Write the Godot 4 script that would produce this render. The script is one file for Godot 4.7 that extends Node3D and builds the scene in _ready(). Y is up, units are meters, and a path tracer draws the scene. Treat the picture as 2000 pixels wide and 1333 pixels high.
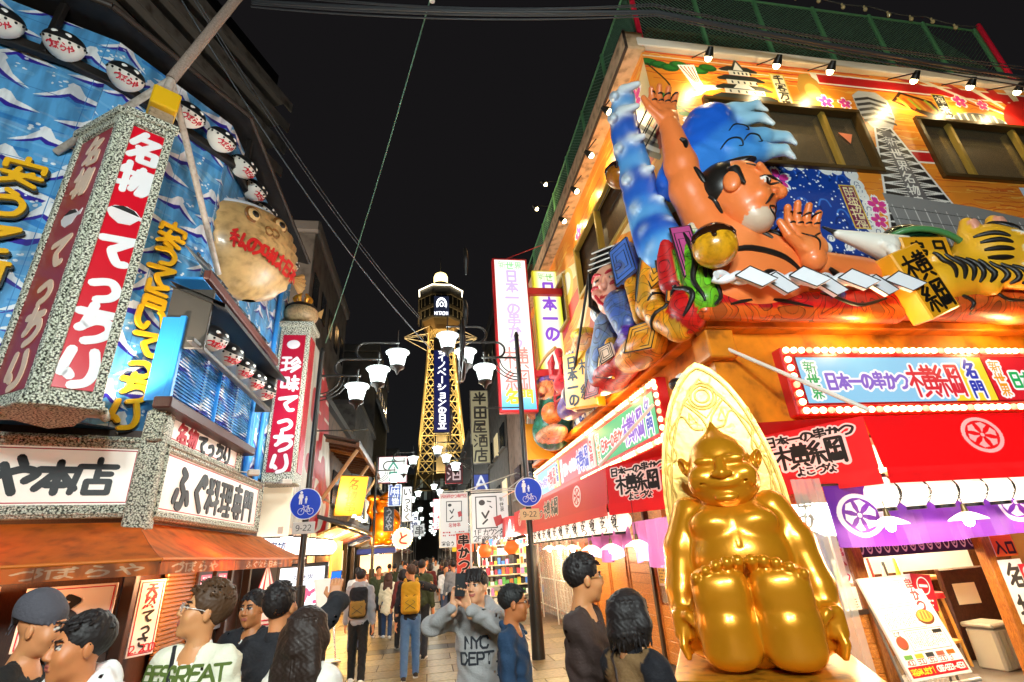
extends Node3D
# ------------------------------------------------------------------ helpers: meshes
class MB:
	var v := PackedVector3Array()
	var n := PackedVector3Array()
	var u := PackedVector2Array()
	var c := PackedColorArray()
	var col := Color.WHITE
	var xf := Transform3D()

	func tri(a: Vector3,b: Vector3,d: Vector3,na: Vector3,nb: Vector3,nd: Vector3,ua := Vector2.ZERO,ub := Vector2.ZERO,ud := Vector2.ZERO) -> void:
		a = xf * a; b = xf * b; d = xf * d
		na = (xf.basis * na).normalized(); nb = (xf.basis * nb).normalized(); nd = (xf.basis * nd).normalized()
		if (d - a).cross(b - a).dot(na + nb + nd) >= 0.0:
			v.append(a); v.append(b); v.append(d); n.append(na); n.append(nb); n.append(nd); u.append(ua); u.append(ub); u.append(ud)
		else:
			v.append(a); v.append(d); v.append(b); n.append(na); n.append(nd); n.append(nb); u.append(ua); u.append(ud); u.append(ub)
		c.append(col); c.append(col); c.append(col)

	# corners in order round the quad,uv: a top-left,b top-right,d bottom-right,e bottom-left
	func quad(a: Vector3,b: Vector3,d: Vector3,e: Vector3,nn := Vector3.ZERO,uv := Rect2(0,0,1,1)) -> void:
		if nn == Vector3.ZERO:
			nn = (d - a).cross(e - b).normalized()
			if nn == Vector3.ZERO: nn = Vector3.UP
		var p := uv.position
		var q := uv.end
		tri(a,b,d,nn,nn,nn,p,Vector2(q.x,p.y),q)
		tri(a,d,e,nn,nn,nn,p,q,Vector2(p.x,q.y))

	func box(at: Vector3,s: Vector3,b := Basis(),ch := 0.0) -> void:
		var h := s * 0.5
		var k := minf(ch,0.45 * minf(s.x,minf(s.y,s.z)))
		for ax in 3:
			var i := (ax + 1) % 3
			var j := (ax + 2) % 3
			for sg in [-1.0,1.0]:
				var q := []
				for m in [Vector2(-1,-1),Vector2(1,-1),Vector2(1,1),Vector2(-1,1)]:
					var p := Vector3.ZERO
					p[ax] = sg * h[ax]; p[i] = m.x * (h[i] - k); p[j] = m.y * (h[j] - k)
					q.append(at + b * p)
				var nn := Vector3.ZERO
				nn[ax] = sg
				quad(q[0],q[1],q[2],q[3],b * nn)
		if k > 0.0:
			for ax in 3:
				var i := (ax + 1) % 3
				var j := (ax + 2) % 3
				for si in [-1.0,1.0]:
					for sj in [-1.0,1.0]:
						var q := []
						for m in [[-1.0,0],[1.0,0],[1.0,1],[-1.0,1]]:
							var p := Vector3.ZERO
							p[ax] = m[0] * (h[ax] - k)
							p[i] = si * (h[i] - (k if m[1] == 1 else 0.0)); p[j] = sj * (h[j] - (k if m[1] == 0 else 0.0))
							q.append(at + b * p)
						var nn := Vector3.ZERO
						nn[i] = si; nn[j] = sj
						quad(q[0],q[1],q[2],q[3],(b * nn).normalized())
			for sx in [-1.0,1.0]:
				for sy in [-1.0,1.0]:
					for sz in [-1.0,1.0]:
						var g := Vector3(sx,sy,sz)
						var t := g * (h - Vector3(k,k,k))
						var nn: Vector3 = (b * g).normalized()
						tri(at + b * (t + Vector3(sx * k,0,0)),at + b * (t + Vector3(0,sy * k,0)),at + b * (t + Vector3(0,0,sz * k)),nn,nn,nn)

	func cyl(p0: Vector3,p1: Vector3,r0: float,r1 := -1.0,seg := 10,caps := true) -> void:
		if r1 < 0.0: r1 = r0
		var d := p1 - p0
		var ln := d.length()
		if ln < 1e-6: return
		d /= ln
		var x := d.cross(Vector3.RIGHT if absf(d.x) < 0.8 else Vector3.UP).normalized()
		var y := d.cross(x)
		var sl := (r0 - r1) / ln
		for i in seg:
			var a := TAU * i / seg
			var b := TAU * (i + 1) / seg
			var da := x * cos(a) + y * sin(a)
			var db := x * cos(b) + y * sin(b)
			var na := (da + d * sl).normalized()
			var nb := (db + d * sl).normalized()
			var ua := Vector2(float(i) / seg,1)
			var ub := Vector2(float(i + 1) / seg,1)
			if r1 > 0.0:
				tri(p0 + da * r0,p0 + db * r0,p1 + db * r1,na,nb,nb,ua,ub,Vector2(ub.x,0))
				tri(p0 + da * r0,p1 + db * r1,p1 + da * r1,na,nb,na,ua,Vector2(ub.x,0),Vector2(ua.x,0))
			else:
				tri(p0 + da * r0,p0 + db * r0,p1,na,nb,(na + nb).normalized(),ua,ub,Vector2(ua.x,0))
			if caps:
				tri(p0,p0 + da * r0,p0 + db * r0,-d,-d,-d)
				if r1 > 0.0: tri(p1,p1 + da * r1,p1 + db * r1,d,d,d)

	# tube along points,radius r or array of radii
	func tube(pts: Array,r,seg := 8,closed_ends := true) -> void:
		var m := pts.size()
		if m < 2: return
		var rings := []
		var dirs := []
		var x := Vector3.ZERO
		for i in m:
			var d: Vector3 = (pts[mini(i + 1,m - 1)] - pts[maxi(i - 1,0)]).normalized()
			if x == Vector3.ZERO:
				x = d.cross(Vector3.UP if absf(d.y) < 0.9 else Vector3.RIGHT).normalized()
			x = (x - d * x.dot(d)).normalized()
			dirs.append(d)
			rings.append([x,d.cross(x)])
		for i in m - 1:
			var ra: float = r[i] if r is Array else r
			var rb: float = r[i + 1] if r is Array else r
			for k in seg:
				var a := TAU * k / seg
				var b := TAU * (k + 1) / seg
				var d00: Vector3 = rings[i][0] * cos(a) + rings[i][1] * sin(a)
				var d01: Vector3 = rings[i][0] * cos(b) + rings[i][1] * sin(b)
				var d10: Vector3 = rings[i + 1][0] * cos(a) + rings[i + 1][1] * sin(a)
				var d11: Vector3 = rings[i + 1][0] * cos(b) + rings[i + 1][1] * sin(b)
				tri(pts[i] + d00 * ra,pts[i] + d01 * ra,pts[i + 1] + d11 * rb,d00,d01,d11)
				tri(pts[i] + d00 * ra,pts[i + 1] + d11 * rb,pts[i + 1] + d10 * rb,d00,d11,d10)
		if closed_ends:
			for e in [0,m - 1]:
				var re: float = r[e] if r is Array else r
				var nn: Vector3 = dirs[e] * (-1.0 if e == 0 else 1.0)
				for k in seg:
					var a := TAU * k / seg
					var b := TAU * (k + 1) / seg
					tri(pts[e],pts[e] + (rings[e][0] * cos(a) + rings[e][1] * sin(a)) * re,pts[e] + (rings[e][0] * cos(b) + rings[e][1] * sin(b)) * re,nn,nn,nn)

	# polygon in xy extruded from z0 to z1
	func prism(poly: PackedVector2Array,z0: float,z1: float,back := true,uvr := Rect2()) -> void:
		if Geometry2D.is_polygon_clockwise(poly): poly.reverse()
		var t := Geometry2D.triangulate_polygon(poly)
		var m := poly.size()
		for i in range(0,t.size(),3):
			var p := [poly[t[i]],poly[t[i + 1]],poly[t[i + 2]]]
			var q := []
			for w in p:
				q.append(Vector2((w.x - uvr.position.x) / uvr.size.x,1.0 - (w.y - uvr.position.y) / uvr.size.y) if uvr.size.x > 0 else Vector2.ZERO)
			tri(Vector3(p[0].x,p[0].y,z1),Vector3(p[1].x,p[1].y,z1),Vector3(p[2].x,p[2].y,z1),Vector3.BACK,Vector3.BACK,Vector3.BACK,q[0],q[1],q[2])
			if back: tri(Vector3(p[0].x,p[0].y,z0),Vector3(p[1].x,p[1].y,z0),Vector3(p[2].x,p[2].y,z0),Vector3.FORWARD,Vector3.FORWARD,Vector3.FORWARD)
		# Geometry2D "clockwise" is for y down; here y is up,so after the flip above the outline runs with its inside to the right
		var area := 0.0
		for i in m:
			area += poly[i].cross(poly[(i + 1) % m])
		for i in m:
			var a := poly[i]
			var b := poly[(i + 1) % m]
			var d := (b - a).normalized()
			var o := Vector3(d.y,-d.x,0) * signf(area)
			quad(Vector3(a.x,a.y,z0),Vector3(b.x,b.y,z0),Vector3(b.x,b.y,z1),Vector3(a.x,a.y,z1),o)

	func lathe(prof: Array,seg := 16,at := Vector3.ZERO,b := Basis()) -> void:   # prof: Vector2(r,y)
		var m := prof.size()
		var nr := []
		for i in m:
			var d: Vector2 = prof[mini(i + 1,m - 1)] - prof[maxi(i - 1,0)]
			nr.append(Vector2(d.y,-d.x).normalized())
		var area := 0.0
		for i in m - 1: area += (prof[i + 1].y - prof[i].y)
		var sg := 1.0 if area >= 0 else -1.0
		for i in m - 1:
			for k in seg:
				var a := TAU * k / seg
				var e := TAU * (k + 1) / seg
				var ca := Vector3(cos(a),0,sin(a))
				var ce := Vector3(cos(e),0,sin(e))
				var p0: Vector3 = ca * prof[i].x + Vector3.UP * prof[i].y
				var p1: Vector3 = ce * prof[i].x + Vector3.UP * prof[i].y
				var p2: Vector3 = ce * prof[i + 1].x + Vector3.UP * prof[i + 1].y
				var p3: Vector3 = ca * prof[i + 1].x + Vector3.UP * prof[i + 1].y
				var n0: Vector3 = (ca * nr[i].x + Vector3.UP * nr[i].y) * sg
				var n1: Vector3 = (ce * nr[i].x + Vector3.UP * nr[i].y) * sg
				var n2: Vector3 = (ce * nr[i + 1].x + Vector3.UP * nr[i + 1].y) * sg
				var n3: Vector3 = (ca * nr[i + 1].x + Vector3.UP * nr[i + 1].y) * sg
				var t0 := Vector2(float(k) / seg,1.0 - float(i) / (m - 1))
				var t2 := Vector2(float(k + 1) / seg,1.0 - float(i + 1) / (m - 1))
				if prof[i].x > 1e-5: tri(at + b * p0,at + b * p1,at + b * p2,b * n0,b * n1,b * n2,t0,Vector2(t2.x,t0.y),t2)
				if prof[i + 1].x > 1e-5: tri(at + b * p0,at + b * p2,at + b * p3,b * n0,b * n2,b * n3,t0,t2,Vector2(t0.x,t2.y))

	func ball(at: Vector3,r: Vector3,b := Basis(),seg := 14,rings := 9) -> void:
		for i in rings:
			for k in seg:
				var q := []
				for w in [[i,k],[i,k + 1],[i + 1,k + 1],[i + 1,k]]:
					var t: float = PI * w[0] / rings
					var p: float = TAU * w[1] / seg
					q.append(Vector3(sin(t) * cos(p),cos(t),sin(t) * sin(p)))
				var o := []
				var nn := []
				for w in q:
					o.append(at + b * (w * r))
					nn.append((b * Vector3(w.x / r.x,w.y / r.y,w.z / r.z)).normalized())
				var ta := Vector2(float(k) / seg,float(i) / rings)
				var tb := Vector2(float(k + 1) / seg,float(i + 1) / rings)
				if i > 0: tri(o[0],o[1],o[2],nn[0],nn[1],nn[2],ta,Vector2(tb.x,ta.y),tb)
				if i < rings - 1: tri(o[0],o[2],o[3],nn[0],nn[2],nn[3],ta,tb,Vector2(ta.x,tb.y))

	func mesh(m: Material) -> ArrayMesh:
		var a := []
		a.resize(Mesh.ARRAY_MAX)
		a[Mesh.ARRAY_VERTEX] = v
		a[Mesh.ARRAY_NORMAL] = n
		a[Mesh.ARRAY_TEX_UV] = u
		a[Mesh.ARRAY_COLOR] = c
		var o := ArrayMesh.new()
		if v.size() == 0: return o
		o.add_surface_from_arrays(Mesh.PRIMITIVE_TRIANGLES,a)
		o.surface_set_material(0,m)
		return o

const ORD := ["first","second","third","fourth","fifth","sixth","seventh","eighth","ninth","tenth","eleventh","twelfth","thirteenth"]
# ------------------------------------------------------------------ helpers: things,parts,labels
var taken := {}
func numbered(parent: Node,called: String) -> String:
	var key := "%d/%s" % [parent.get_instance_id(),called]
	taken[key] = taken.get(key,-1) + 1
	return called if taken[key] == 0 else "%s_%03d" % [called,taken[key]]

func tag(o: Node,label: String,category: String,group := "") -> void:
	if label: o.set_meta("label",label)
	if category: o.set_meta("category",category)
	if group: o.set_meta("group",group)

func thing(called: String,label: String,category: String,at := Vector3.ZERO,turn := 0.0,group := "") -> Node3D:
	var o := Node3D.new()
	o.name = numbered(self,called)
	add_child(o)
	o.position = at
	o.rotation.y = turn
	tag(o,label,category,group)
	return o

func part(parent: Node,called: String,mb,m: Material,label := "") -> MeshInstance3D:
	var o := MeshInstance3D.new()
	o.name = numbered(parent,called)
	o.mesh = mb.mesh(m) if mb is MB else mb
	if not mb is MB: o.material_override = m
	parent.add_child(o,true)
	if label: o.set_meta("label",label)
	return o

func one(called: String,label: String,category: String,mb,m: Material,at := Vector3.ZERO,turn := 0.0,group := "") -> MeshInstance3D:
	var o := part(self,called,mb,m)
	o.position = at
	o.rotation.y = turn
	tag(o,label,category,group)
	return o

func struct(called: String,mb,m: Material,parent: Node = self) -> MeshInstance3D:
	var o := part(parent,called,mb,m)
	if parent == self: o.set_meta("kind","structure")
	return o

func twin(src: Node3D,at: Vector3,turn: float,label: String,base_name: String) -> Node3D:
	var o: Node3D = src.duplicate()
	o.name = numbered(self,base_name)
	add_child(o)
	o.position = at
	o.rotation.y = turn
	o.set_meta("label",label)
	return o

func B(at := Vector3.ZERO,s := Vector3.ONE,ch := 0.0,b := Basis()) -> MB:
	var m := MB.new()
	m.box(at,s,b,ch)
	return m

func C(p0: Vector3,p1: Vector3,r0: float,r1 := -1.0,seg := 12) -> MB:
	var m := MB.new()
	m.cyl(p0,p1,r0,r1,seg)
	return m

func yaw(a: float) -> Basis:
	return Basis(Vector3.UP,a)

func arc3(ctr: Vector3,x: Vector3,y: Vector3,a0: float,a1: float,k: int) -> Array:
	var o := []
	for i in k + 1:
		var a := lerpf(a0,a1,float(i) / k)
		o.append(ctr + x * cos(a) + y * sin(a))
	return o

func spline(p: Array,k := 6) -> Array:
	var o := []
	var m := p.size()
	for i in m - 1:
		var a = p[maxi(i - 1,0)]
		var b = p[i]
		var c = p[i + 1]
		var d = p[mini(i + 2,m - 1)]
		for j in k:
			var t := float(j) / k
			o.append(0.5 * (2.0 * b + (c - a) * t + (2.0 * a - 5.0 * b + 4.0 * c - d) * t * t + (3.0 * b - a - 3.0 * c + d) * t * t * t))
	o.append(p[m - 1])
	return o

func V2(s: Array) -> PackedVector2Array:
	var o := PackedVector2Array()
	for i in range(0,s.size(),2): o.append(Vector2(s[i],s[i + 1]))
	return o

# ------------------------------------------------------------------ helpers: materials
var mats := {}
var rng := RandomNumberGenerator.new()

func hexc(h: String) -> Color:
	return Color.html(h)

func mat(h: String,rough := 0.6,metal := 0.0,opt := {}) -> StandardMaterial3D:
	var key := "%s/%s/%s/%s" % [h,rough,metal,opt]
	if mats.has(key): return mats[key]
	var m := StandardMaterial3D.new()
	m.albedo_color = Color.html(h)
	m.roughness = rough
	m.metallic = metal
	if opt.has("emit"):
		m.emission_enabled = true
		m.emission = Color.html(opt.get("ec",h))
		m.emission_energy_multiplier = opt.emit
	if opt.has("vc"): m.vertex_color_use_as_albedo = true
	if opt.has("coat"):
		m.clearcoat_enabled = true
		m.clearcoat = opt.coat
		m.clearcoat_roughness = 0.15
	if opt.has("bump"):
		m.heightmap_enabled = true
		m.heightmap_texture = noise_tex(opt.bump)
		m.heightmap_scale = opt.get("bs",0.4)
		m.uv1_triplanar = true
		m.uv1_scale = Vector3.ONE * opt.get("sc",1.0)
	if opt.has("grain"):
		m.albedo_texture = noise_tex(opt.grain)
		m.uv1_triplanar = true
		m.uv1_scale = Vector3.ONE * opt.get("sc",1.0) * opt.get("st",Vector3.ONE)
	if opt.has("back"):
		m.backlight_enabled = true
		m.backlight = Color.html(opt.back)
	if opt.has("alpha"):
		m.transparency = BaseMaterial3D.TRANSPARENCY_ALPHA
		m.albedo_color.a = opt.alpha
	mats[key] = m
	return m

var noises := {}
func noise_tex(kind: String) -> NoiseTexture2D:
	if noises.has(kind): return noises[kind]
	var t := NoiseTexture2D.new()
	var f := FastNoiseLite.new()
	t.width = 512
	t.height = 512
	t.seamless = true
	f.seed = hash(kind) % 1000
	var g := Gradient.new()
	match kind:
		"dirt":      # soft mottling,multiplies the colour
			f.frequency = 0.012; f.fractal_octaves = 5
			g.offsets = PackedFloat32Array([0.0,0.45,1.0]); g.colors = PackedColorArray([Color(0.55,0.52,0.48),Color(0.88,0.87,0.85),Color.WHITE])
		"concrete":
			f.frequency = 0.03; f.fractal_octaves = 6
			g.offsets = PackedFloat32Array([0.0,0.5,1.0]); g.colors = PackedColorArray([Color(0.6,0.59,0.57),Color(0.85,0.85,0.84),Color.WHITE])
		"wood":
			f.frequency = 0.02; f.fractal_octaves = 4; f.domain_warp_enabled = true; f.domain_warp_amplitude = 20
			g.offsets = PackedFloat32Array([0.0,0.35,0.5,0.65,1.0]); g.colors = PackedColorArray([Color(0.6,0.5,0.42),Color(0.95,0.92,0.88),Color(0.72,0.63,0.55),Color.WHITE,Color(0.8,0.72,0.65)])
		"stonework": # mottled grey and black,with worn gilding
			f.noise_type = FastNoiseLite.TYPE_CELLULAR; f.frequency = 0.07; f.fractal_octaves = 3; f.domain_warp_enabled = true; f.domain_warp_amplitude = 14; f.domain_warp_frequency = 0.03
			g.offsets = PackedFloat32Array([0.0,0.38,0.5,0.62,1.0]); g.colors = PackedColorArray([Color(1,1,0.96),Color(0.9,0.9,0.82),Color(0.6,0.6,0.5),Color(0.2,0.2,0.17),Color(0.05,0.05,0.05)])
		"inkwork":   # wandering brush lines and pale bands,as on painted paper robes
			f.frequency = 0.009; f.fractal_octaves = 1; f.domain_warp_enabled = true; f.domain_warp_amplitude = 40; f.domain_warp_frequency = 0.012; f.domain_warp_fractal_type = FastNoiseLite.DOMAIN_WARP_FRACTAL_NONE
			g.interpolation_mode = Gradient.GRADIENT_INTERPOLATE_CONSTANT
			g.offsets = PackedFloat32Array([0.0,0.26,0.285,0.4,0.5,0.525,0.63,0.72,0.745]); g.colors = PackedColorArray([Color(0.75,0.8,0.95),Color(0.08,0.06,0.06),Color(1,0.95,0.8),Color.WHITE,Color(0.08,0.06,0.06),Color(1,0.92,0.75),Color(0.95,0.75,0.7),Color(0.08,0.06,0.06),Color.WHITE])
		"cells":
			f.noise_type = FastNoiseLite.TYPE_CELLULAR; f.frequency = 0.05; f.fractal_octaves = 2
		"cloth":
			f.frequency = 0.018; f.fractal_octaves = 3
		_:
			f.frequency = 0.05; f.fractal_octaves = 4
	f.noise_type = f.noise_type
	if g.colors.size() > 2: t.color_ramp = g
	t.noise = f
	noises[kind] = t
	return t

func tex_mat(im: Image,rough := 0.6,emit := 0.0,opt := {}) -> StandardMaterial3D:
	var m := StandardMaterial3D.new()
	var t := ImageTexture.create_from_image(im)
	m.albedo_texture = t
	m.roughness = rough
	m.texture_repeat = opt.get("repeat",false)
	if emit > 0.0:
		m.albedo_color = Color(0.5,0.5,0.5)
		m.emission_enabled = true
		m.emission = Color.WHITE
		m.emission_operator = BaseMaterial3D.EMISSION_OP_MULTIPLY
		m.emission_texture = t
		m.emission_energy_multiplier = emit
	if opt.has("coat"):
		m.clearcoat_enabled = true
		m.clearcoat = opt.coat
	if opt.has("tri"):
		m.uv1_triplanar = true
		m.uv1_scale = Vector3.ONE * opt.tri
		m.texture_repeat = true
	if opt.has("back"):
		m.backlight_enabled = true
		m.backlight = Color.html(opt.back)
	return m

# ------------------------------------------------------------------ helpers: lights
func omni(at: Vector3,color: String,e: float,size := 0.1,parent: Node = self,reach := 14.0) -> OmniLight3D:
	var l := OmniLight3D.new()
	l.name = numbered(parent,"light")
	l.light_color = Color.html(color)
	l.light_energy = e
	l.light_size = size
	l.omni_range = reach
	l.omni_attenuation = 2.0
	l.shadow_enabled = true
	parent.add_child(l)
	l.position = at
	return l

func spot(at: Vector3,to: Vector3,color: String,e: float,ang: float,size := 0.05) -> SpotLight3D:
	var l := SpotLight3D.new()
	l.name = numbered(self,"spot_light")
	l.light_color = Color.html(color)
	l.light_energy = e
	l.light_size = size
	l.spot_range = 40
	l.spot_attenuation = 2.0
	l.spot_angle = ang
	l.spot_angle_attenuation = 0.6
	l.shadow_enabled = true
	add_child(l)
	var d := (to - at).normalized()
	l.look_at_from_position(at,to,Vector3.UP if absf(d.y) < 0.95 else Vector3.RIGHT)
	return l

func area(at: Vector3,facing: Vector3,w: float,h: float,color: String,e: float) -> void:
	var l := AreaLight3D.new()
	l.name = numbered(self,"sign_light")
	l.light_color = Color.html(color)
	l.light_energy = e
	l.area_size = Vector2(w,h)
	l.area_range = 30
	l.shadow_enabled = true
	add_child(l)
	l.look_at_from_position(at,at + facing,Vector3.UP if absf(facing.y) < 0.95 else Vector3.RIGHT)

static func V3(x: float,y: float,z: float) -> Vector3:
	return Vector3(x,y,z)
static func U2(x: float,y: float) -> Vector2:
	return Vector2(x,y)
static func PV(a: Array) -> PackedVector2Array:
	return PackedVector2Array(a)
static func HX(h: String) -> Color:
	return Color.html(h)
# ------------------------------------------------------------------ lettering: brush strokes on a 10 x 10 grid,two digits a point,y down; ~ marks curved strokes
const GLYPH := {
	"日": "2129 218189 2585 2989","本": "1393 5159 5318 5398 3777","一": "0595","の": "~524728153262948759","串": "2123 218183 2383 1517 159597 1797 5059","か": "~13637568 ~6849 413629 ~7295",
	"つ": "~1452947849","横": "0343 2129 2406 2446 5292 6163 8183 4393 549497 5457 5797 5595 7377 6849 8899","綱": "2103 0324 3205 0545 2529 1608 3648 5159 519199 6264 8273 6484 6668 8688 6888 7478",
	"名": "4014 328218 3556 4649 468689 4989","門": "1119 114145 1343 1545 6165 619199 6393 6595","新": "2021 0151 1223 4233 0353 0555 3339 3517 3657 9161 6158 6494 8489","世": "0494 5156 7176 5676 212989",
	"界": "2125 218185 2585 2383 5155 5518 5598 4739 6769","安": "5052 1214 129294 443789 753819 1696","う": "~4162 ~2463857849","て": "1392 ~9255466989","旨": "8133 202484 2629 268689 2989 2787",
	"い": "~12173947 ~728397","ち": "1292 ~4035265484967849","り": "~21162637 ~71857849","っ": "~2564867849","物": "2103 0343 2029 0746 6145 52928879 7248 8369","珍": "0141 0444 0847 2128 7144 7194 8355 8557 9659",
	"味": "1217 124247 1747 6393 5595 7179 7558 7598","何": "3004 2329 4292 4447 447477 4777 828879","料": "1123 4133 0444 2129 2508 2547 6172 6374 5796 8189","理": "0141 0444 0847 2128 5155 519195 5595 5393 7179 5797 4999",
	"専": "2181 5056 2326 238386 2686 2484 1797 777969 3849","ふ": "~4162 ~6244665939 ~2618 ~8698","ぐ": "713579 7283 8192","ら": "4061 3326 ~265485876939","や": "~15639476 2259 5062","店": "5051 1292 1209 5356 5484 3639 368689 3989",
	"ぼ": "1219 4282 4484 6167 ~675849385789 8091 9102","ば": "1219 4383 6167 ~675849385789 8091 9102","づ": "~1452947849 7182 8091","よ": "5057 5284 ~57483928475889","こ": "~2272 ~26285988","な": "1242 4016 7294 6467 ~675849385789",
	"さ": "1383 4075 ~263879","は": "1219 4393 6167 ~675849385789","私": "3011 0343 2129 2406 2446 715897 7699","天": "2181 1494 515419 5499","然": "2014 214115 2333 5292 707246 7296 8091 1709 3738 5767 7889",
	"入": "4153 5319 5399","口": "2229 228289 2989","社": "2122 034307 2529 3546 5494 7179 4999","会": "5004 5094 3464 1696 462989 7789","イ": "8115 5359","ノ": "~816519","ベ": "063398 7182 8091","｜": "5159","ー": "1595",
	"シ": "1132 0434 ~185793","ョ": "338389 3686 3989","ン": "1143 ~195693","立": "5052 1292 3447 7467 0898","カ": "13838869 404319","ウ": "5052 1214 12928559","タ": "4014 328219 3566","席": "5051 1292 1209 2494 4345 7375 4575 3638 369698 6569",
	"座": "5051 1292 1209 4326 4355 7356 7395 6469 3797 2999","敷": "0141 2029 0444 1246 4246 0646 1709 4849 6144 5394 8349 6499","あ": "1272 4048 ~73572917549579","ま": "1282 1484 5057 ~57483928475889","す": "1292 ~50543644565839",
	"と": "3044 ~82353889","く": "713579","半": "2133 8163 1494 0696 5059","田": "1119 119199 1999 1595 5159","屋": "118183 1383 1109 2484 542777 3787 5659 1999","酒": "1122 0415 0927 4191 4349 439399 4999 6156 7176 4696",
	"麻": "5051 1191 1109 2555 4349 4527 4557 6595 8389 8568 8598","雀": "5054 3025 8075 3439 3595 3797 3999 6469","元": "2181 1494 4419 646898","祖": "2122 034307 2529 3546 5158 519198 5494 5696 4999",
	"開": "1119 114144 1242 1444 6164 619199 6292 6494 3575 2777 4549 6569","運": "1122 133507 079899 3133 319193 4484 4447 448487 4787 6169","招": "0343 2129 0746 519175 6154 5659 569699 5999","福": "2122 034307 2529 3546 5191 5355 538385 5585 5659 569699 5999 5797 7669",
	"千": "7122 1494 5159","客": "5051 1113 119193 4326 337317 4497 3639 367679 3979","万": "1292 424419 44848869","来": "1282 2334 8363 0595 5059 5519 5599","宴": "5051 1113 119193 3336 337376 3676 3575 0797 46398979","承": "317153 5359 3555 3767 144418 8367 6498",
	"A": "1950 5099 2676","B": "2029 207082837424 748586887929","C": "8270301217397987","D": "2029 206083866929","E": "2029 2080 2474 2989","F": "2029 2080 2474","G": "82703012173979878555","H": "2029 8089 2484","I": "5059","K": "2029 8024 4589",
	"L": "2029 2989","M": "1910 1055 5590 9099","N": "2920 2089 8980","O": "703012173979979270","P": "2029 207082847525","R": "2029 207082847525 5589","S": "827030121334748587792917","T": "1090 5059","U": "202739698780","V": "1059 5990",
	"W": "1029 2952 5279 7990","X": "2089 8029","Y": "1054 9054 5459","Z": "20802989","0": "703012173979979270","1": "3250 5059","2": "12307082842989","3": "123070828454 548587792917","4": "6017 1787 6069","5": "802024648587792917",
	"6": "8270301217397987856415","8": "5482703012548779391754","9": "84351312307082877939",".": "4959","-": "2575","!": "5056 5859",",": "4948",
}
var glyphs := {}
# strokes of one character in a unit square,y down
func strokes(ch: String) -> Array:
	if glyphs.has(ch): return glyphs[ch]
	var o := []
	for w in GLYPH.get(ch,"").split(" ",false):
		var curved: bool = w.begins_with("~")
		if curved: w = w.substr(1)
		var p := []
		for i in range(0,w.length() - 1,2):
			p.append(Vector2(float(w[i]),float(w[i + 1])) / 9.0)
		o.append(spline(p,5) if curved else p)
	glyphs[ch] = o
	return o

func stroke_width(ch: String) -> float:
	return clampf(0.175 - 0.0075 * strokes(ch).size(),0.075,0.15)

# one outline polygon for a brush stroke: round head,slightly swelling body
func brush(p: Array,w: float) -> PackedVector2Array:
	var left := PackedVector2Array()
	var right := PackedVector2Array()
	var m := p.size()
	for i in m:
		var d0: Vector2 = (p[i] - p[i - 1]).normalized() if i > 0 else (p[1] - p[0]).normalized()
		var d1: Vector2 = (p[i + 1] - p[i]).normalized() if i < m - 1 else d0
		var d := (d0 + d1).normalized() if (d0 + d1).length() > 0.1 else d0
		var k := w * 0.5 / maxf(0.6,absf(d.dot(d1)))
		var t := float(i) / (m - 1)
		k *= lerpf(1.08,0.92,t)
		var q := Vector2(-d.y,d.x) * k
		var c: Vector2 = p[i]
		if i == 0:
			for a in [-0.5,-0.25,0.0,0.25,0.5]:
				var e := Vector2(-d.x,-d.y).rotated(-a * PI)
				left.append(c + e * k)
		elif i == m - 1:
			left.append(c + q * 1.0)
			for a in [0.3,0.0,-0.3]:
				left.append(c + d.rotated(a * PI) * k)
		if i > 0 and i < m - 1: left.append(c + q)
		right.append(c - q)
	right.reverse()
	left.append_array(right)
	return left

# raised lettering: one mesh,upright in the xy plane,y up,z out. vertical = true writes downwards
func letters(text: String,size: float,step: float,vertical := true,depth := 0.012,bold := 1.0,stretch := Vector2.ONE) -> MB:
	var m := MB.new()
	var at := Vector2.ZERO
	var k := 0
	for ch in text:
		for s in strokes(ch):
			var q := []
			for p in s: q.append(Vector2((p.x - 0.5) * stretch.x,(0.5 - p.y) * stretch.y) * size + at)
			var w := stroke_width(ch) * size * bold
			var z := depth + 0.0006 * (k % 9)
			for i in q.size() - 1:   # a flat round-ended bar per segment,sides included
				var a: Vector2 = q[i]
				var b: Vector2 = q[i + 1]
				var d := (b - a).normalized() * w * 0.5
				if a.distance_to(b) < 1e-5: continue
				var o := Vector2(-d.y,d.x)
				var zz := z + 0.00015 * (i % 7)
				var pl := PackedVector2Array()
				for e in [0.5,0.25,0.0,-0.25,-0.5]: pl.append(b + d.rotated(-e * PI))
				for e in [0.5,0.25,0.0,-0.25,-0.5]: pl.append(a - d.rotated(-e * PI))
				var c := (a + b) * 0.5
				for j in pl.size():
					var p0 := pl[j]
					var p1 := pl[(j + 1) % pl.size()]
					m.tri(Vector3(c.x,c.y,zz),Vector3(p0.x,p0.y,zz),Vector3(p1.x,p1.y,zz),Vector3.BACK,Vector3.BACK,Vector3.BACK)
					var nn := ((p0 + p1) * 0.5 - c).normalized()
					m.quad(Vector3(p0.x,p0.y,0),Vector3(p1.x,p1.y,0),Vector3(p1.x,p1.y,zz),Vector3(p0.x,p0.y,zz),Vector3(nn.x,nn.y,0))
			k += 1
		at += Vector2(0,-step) if vertical else Vector2(step,0)
	return m

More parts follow.
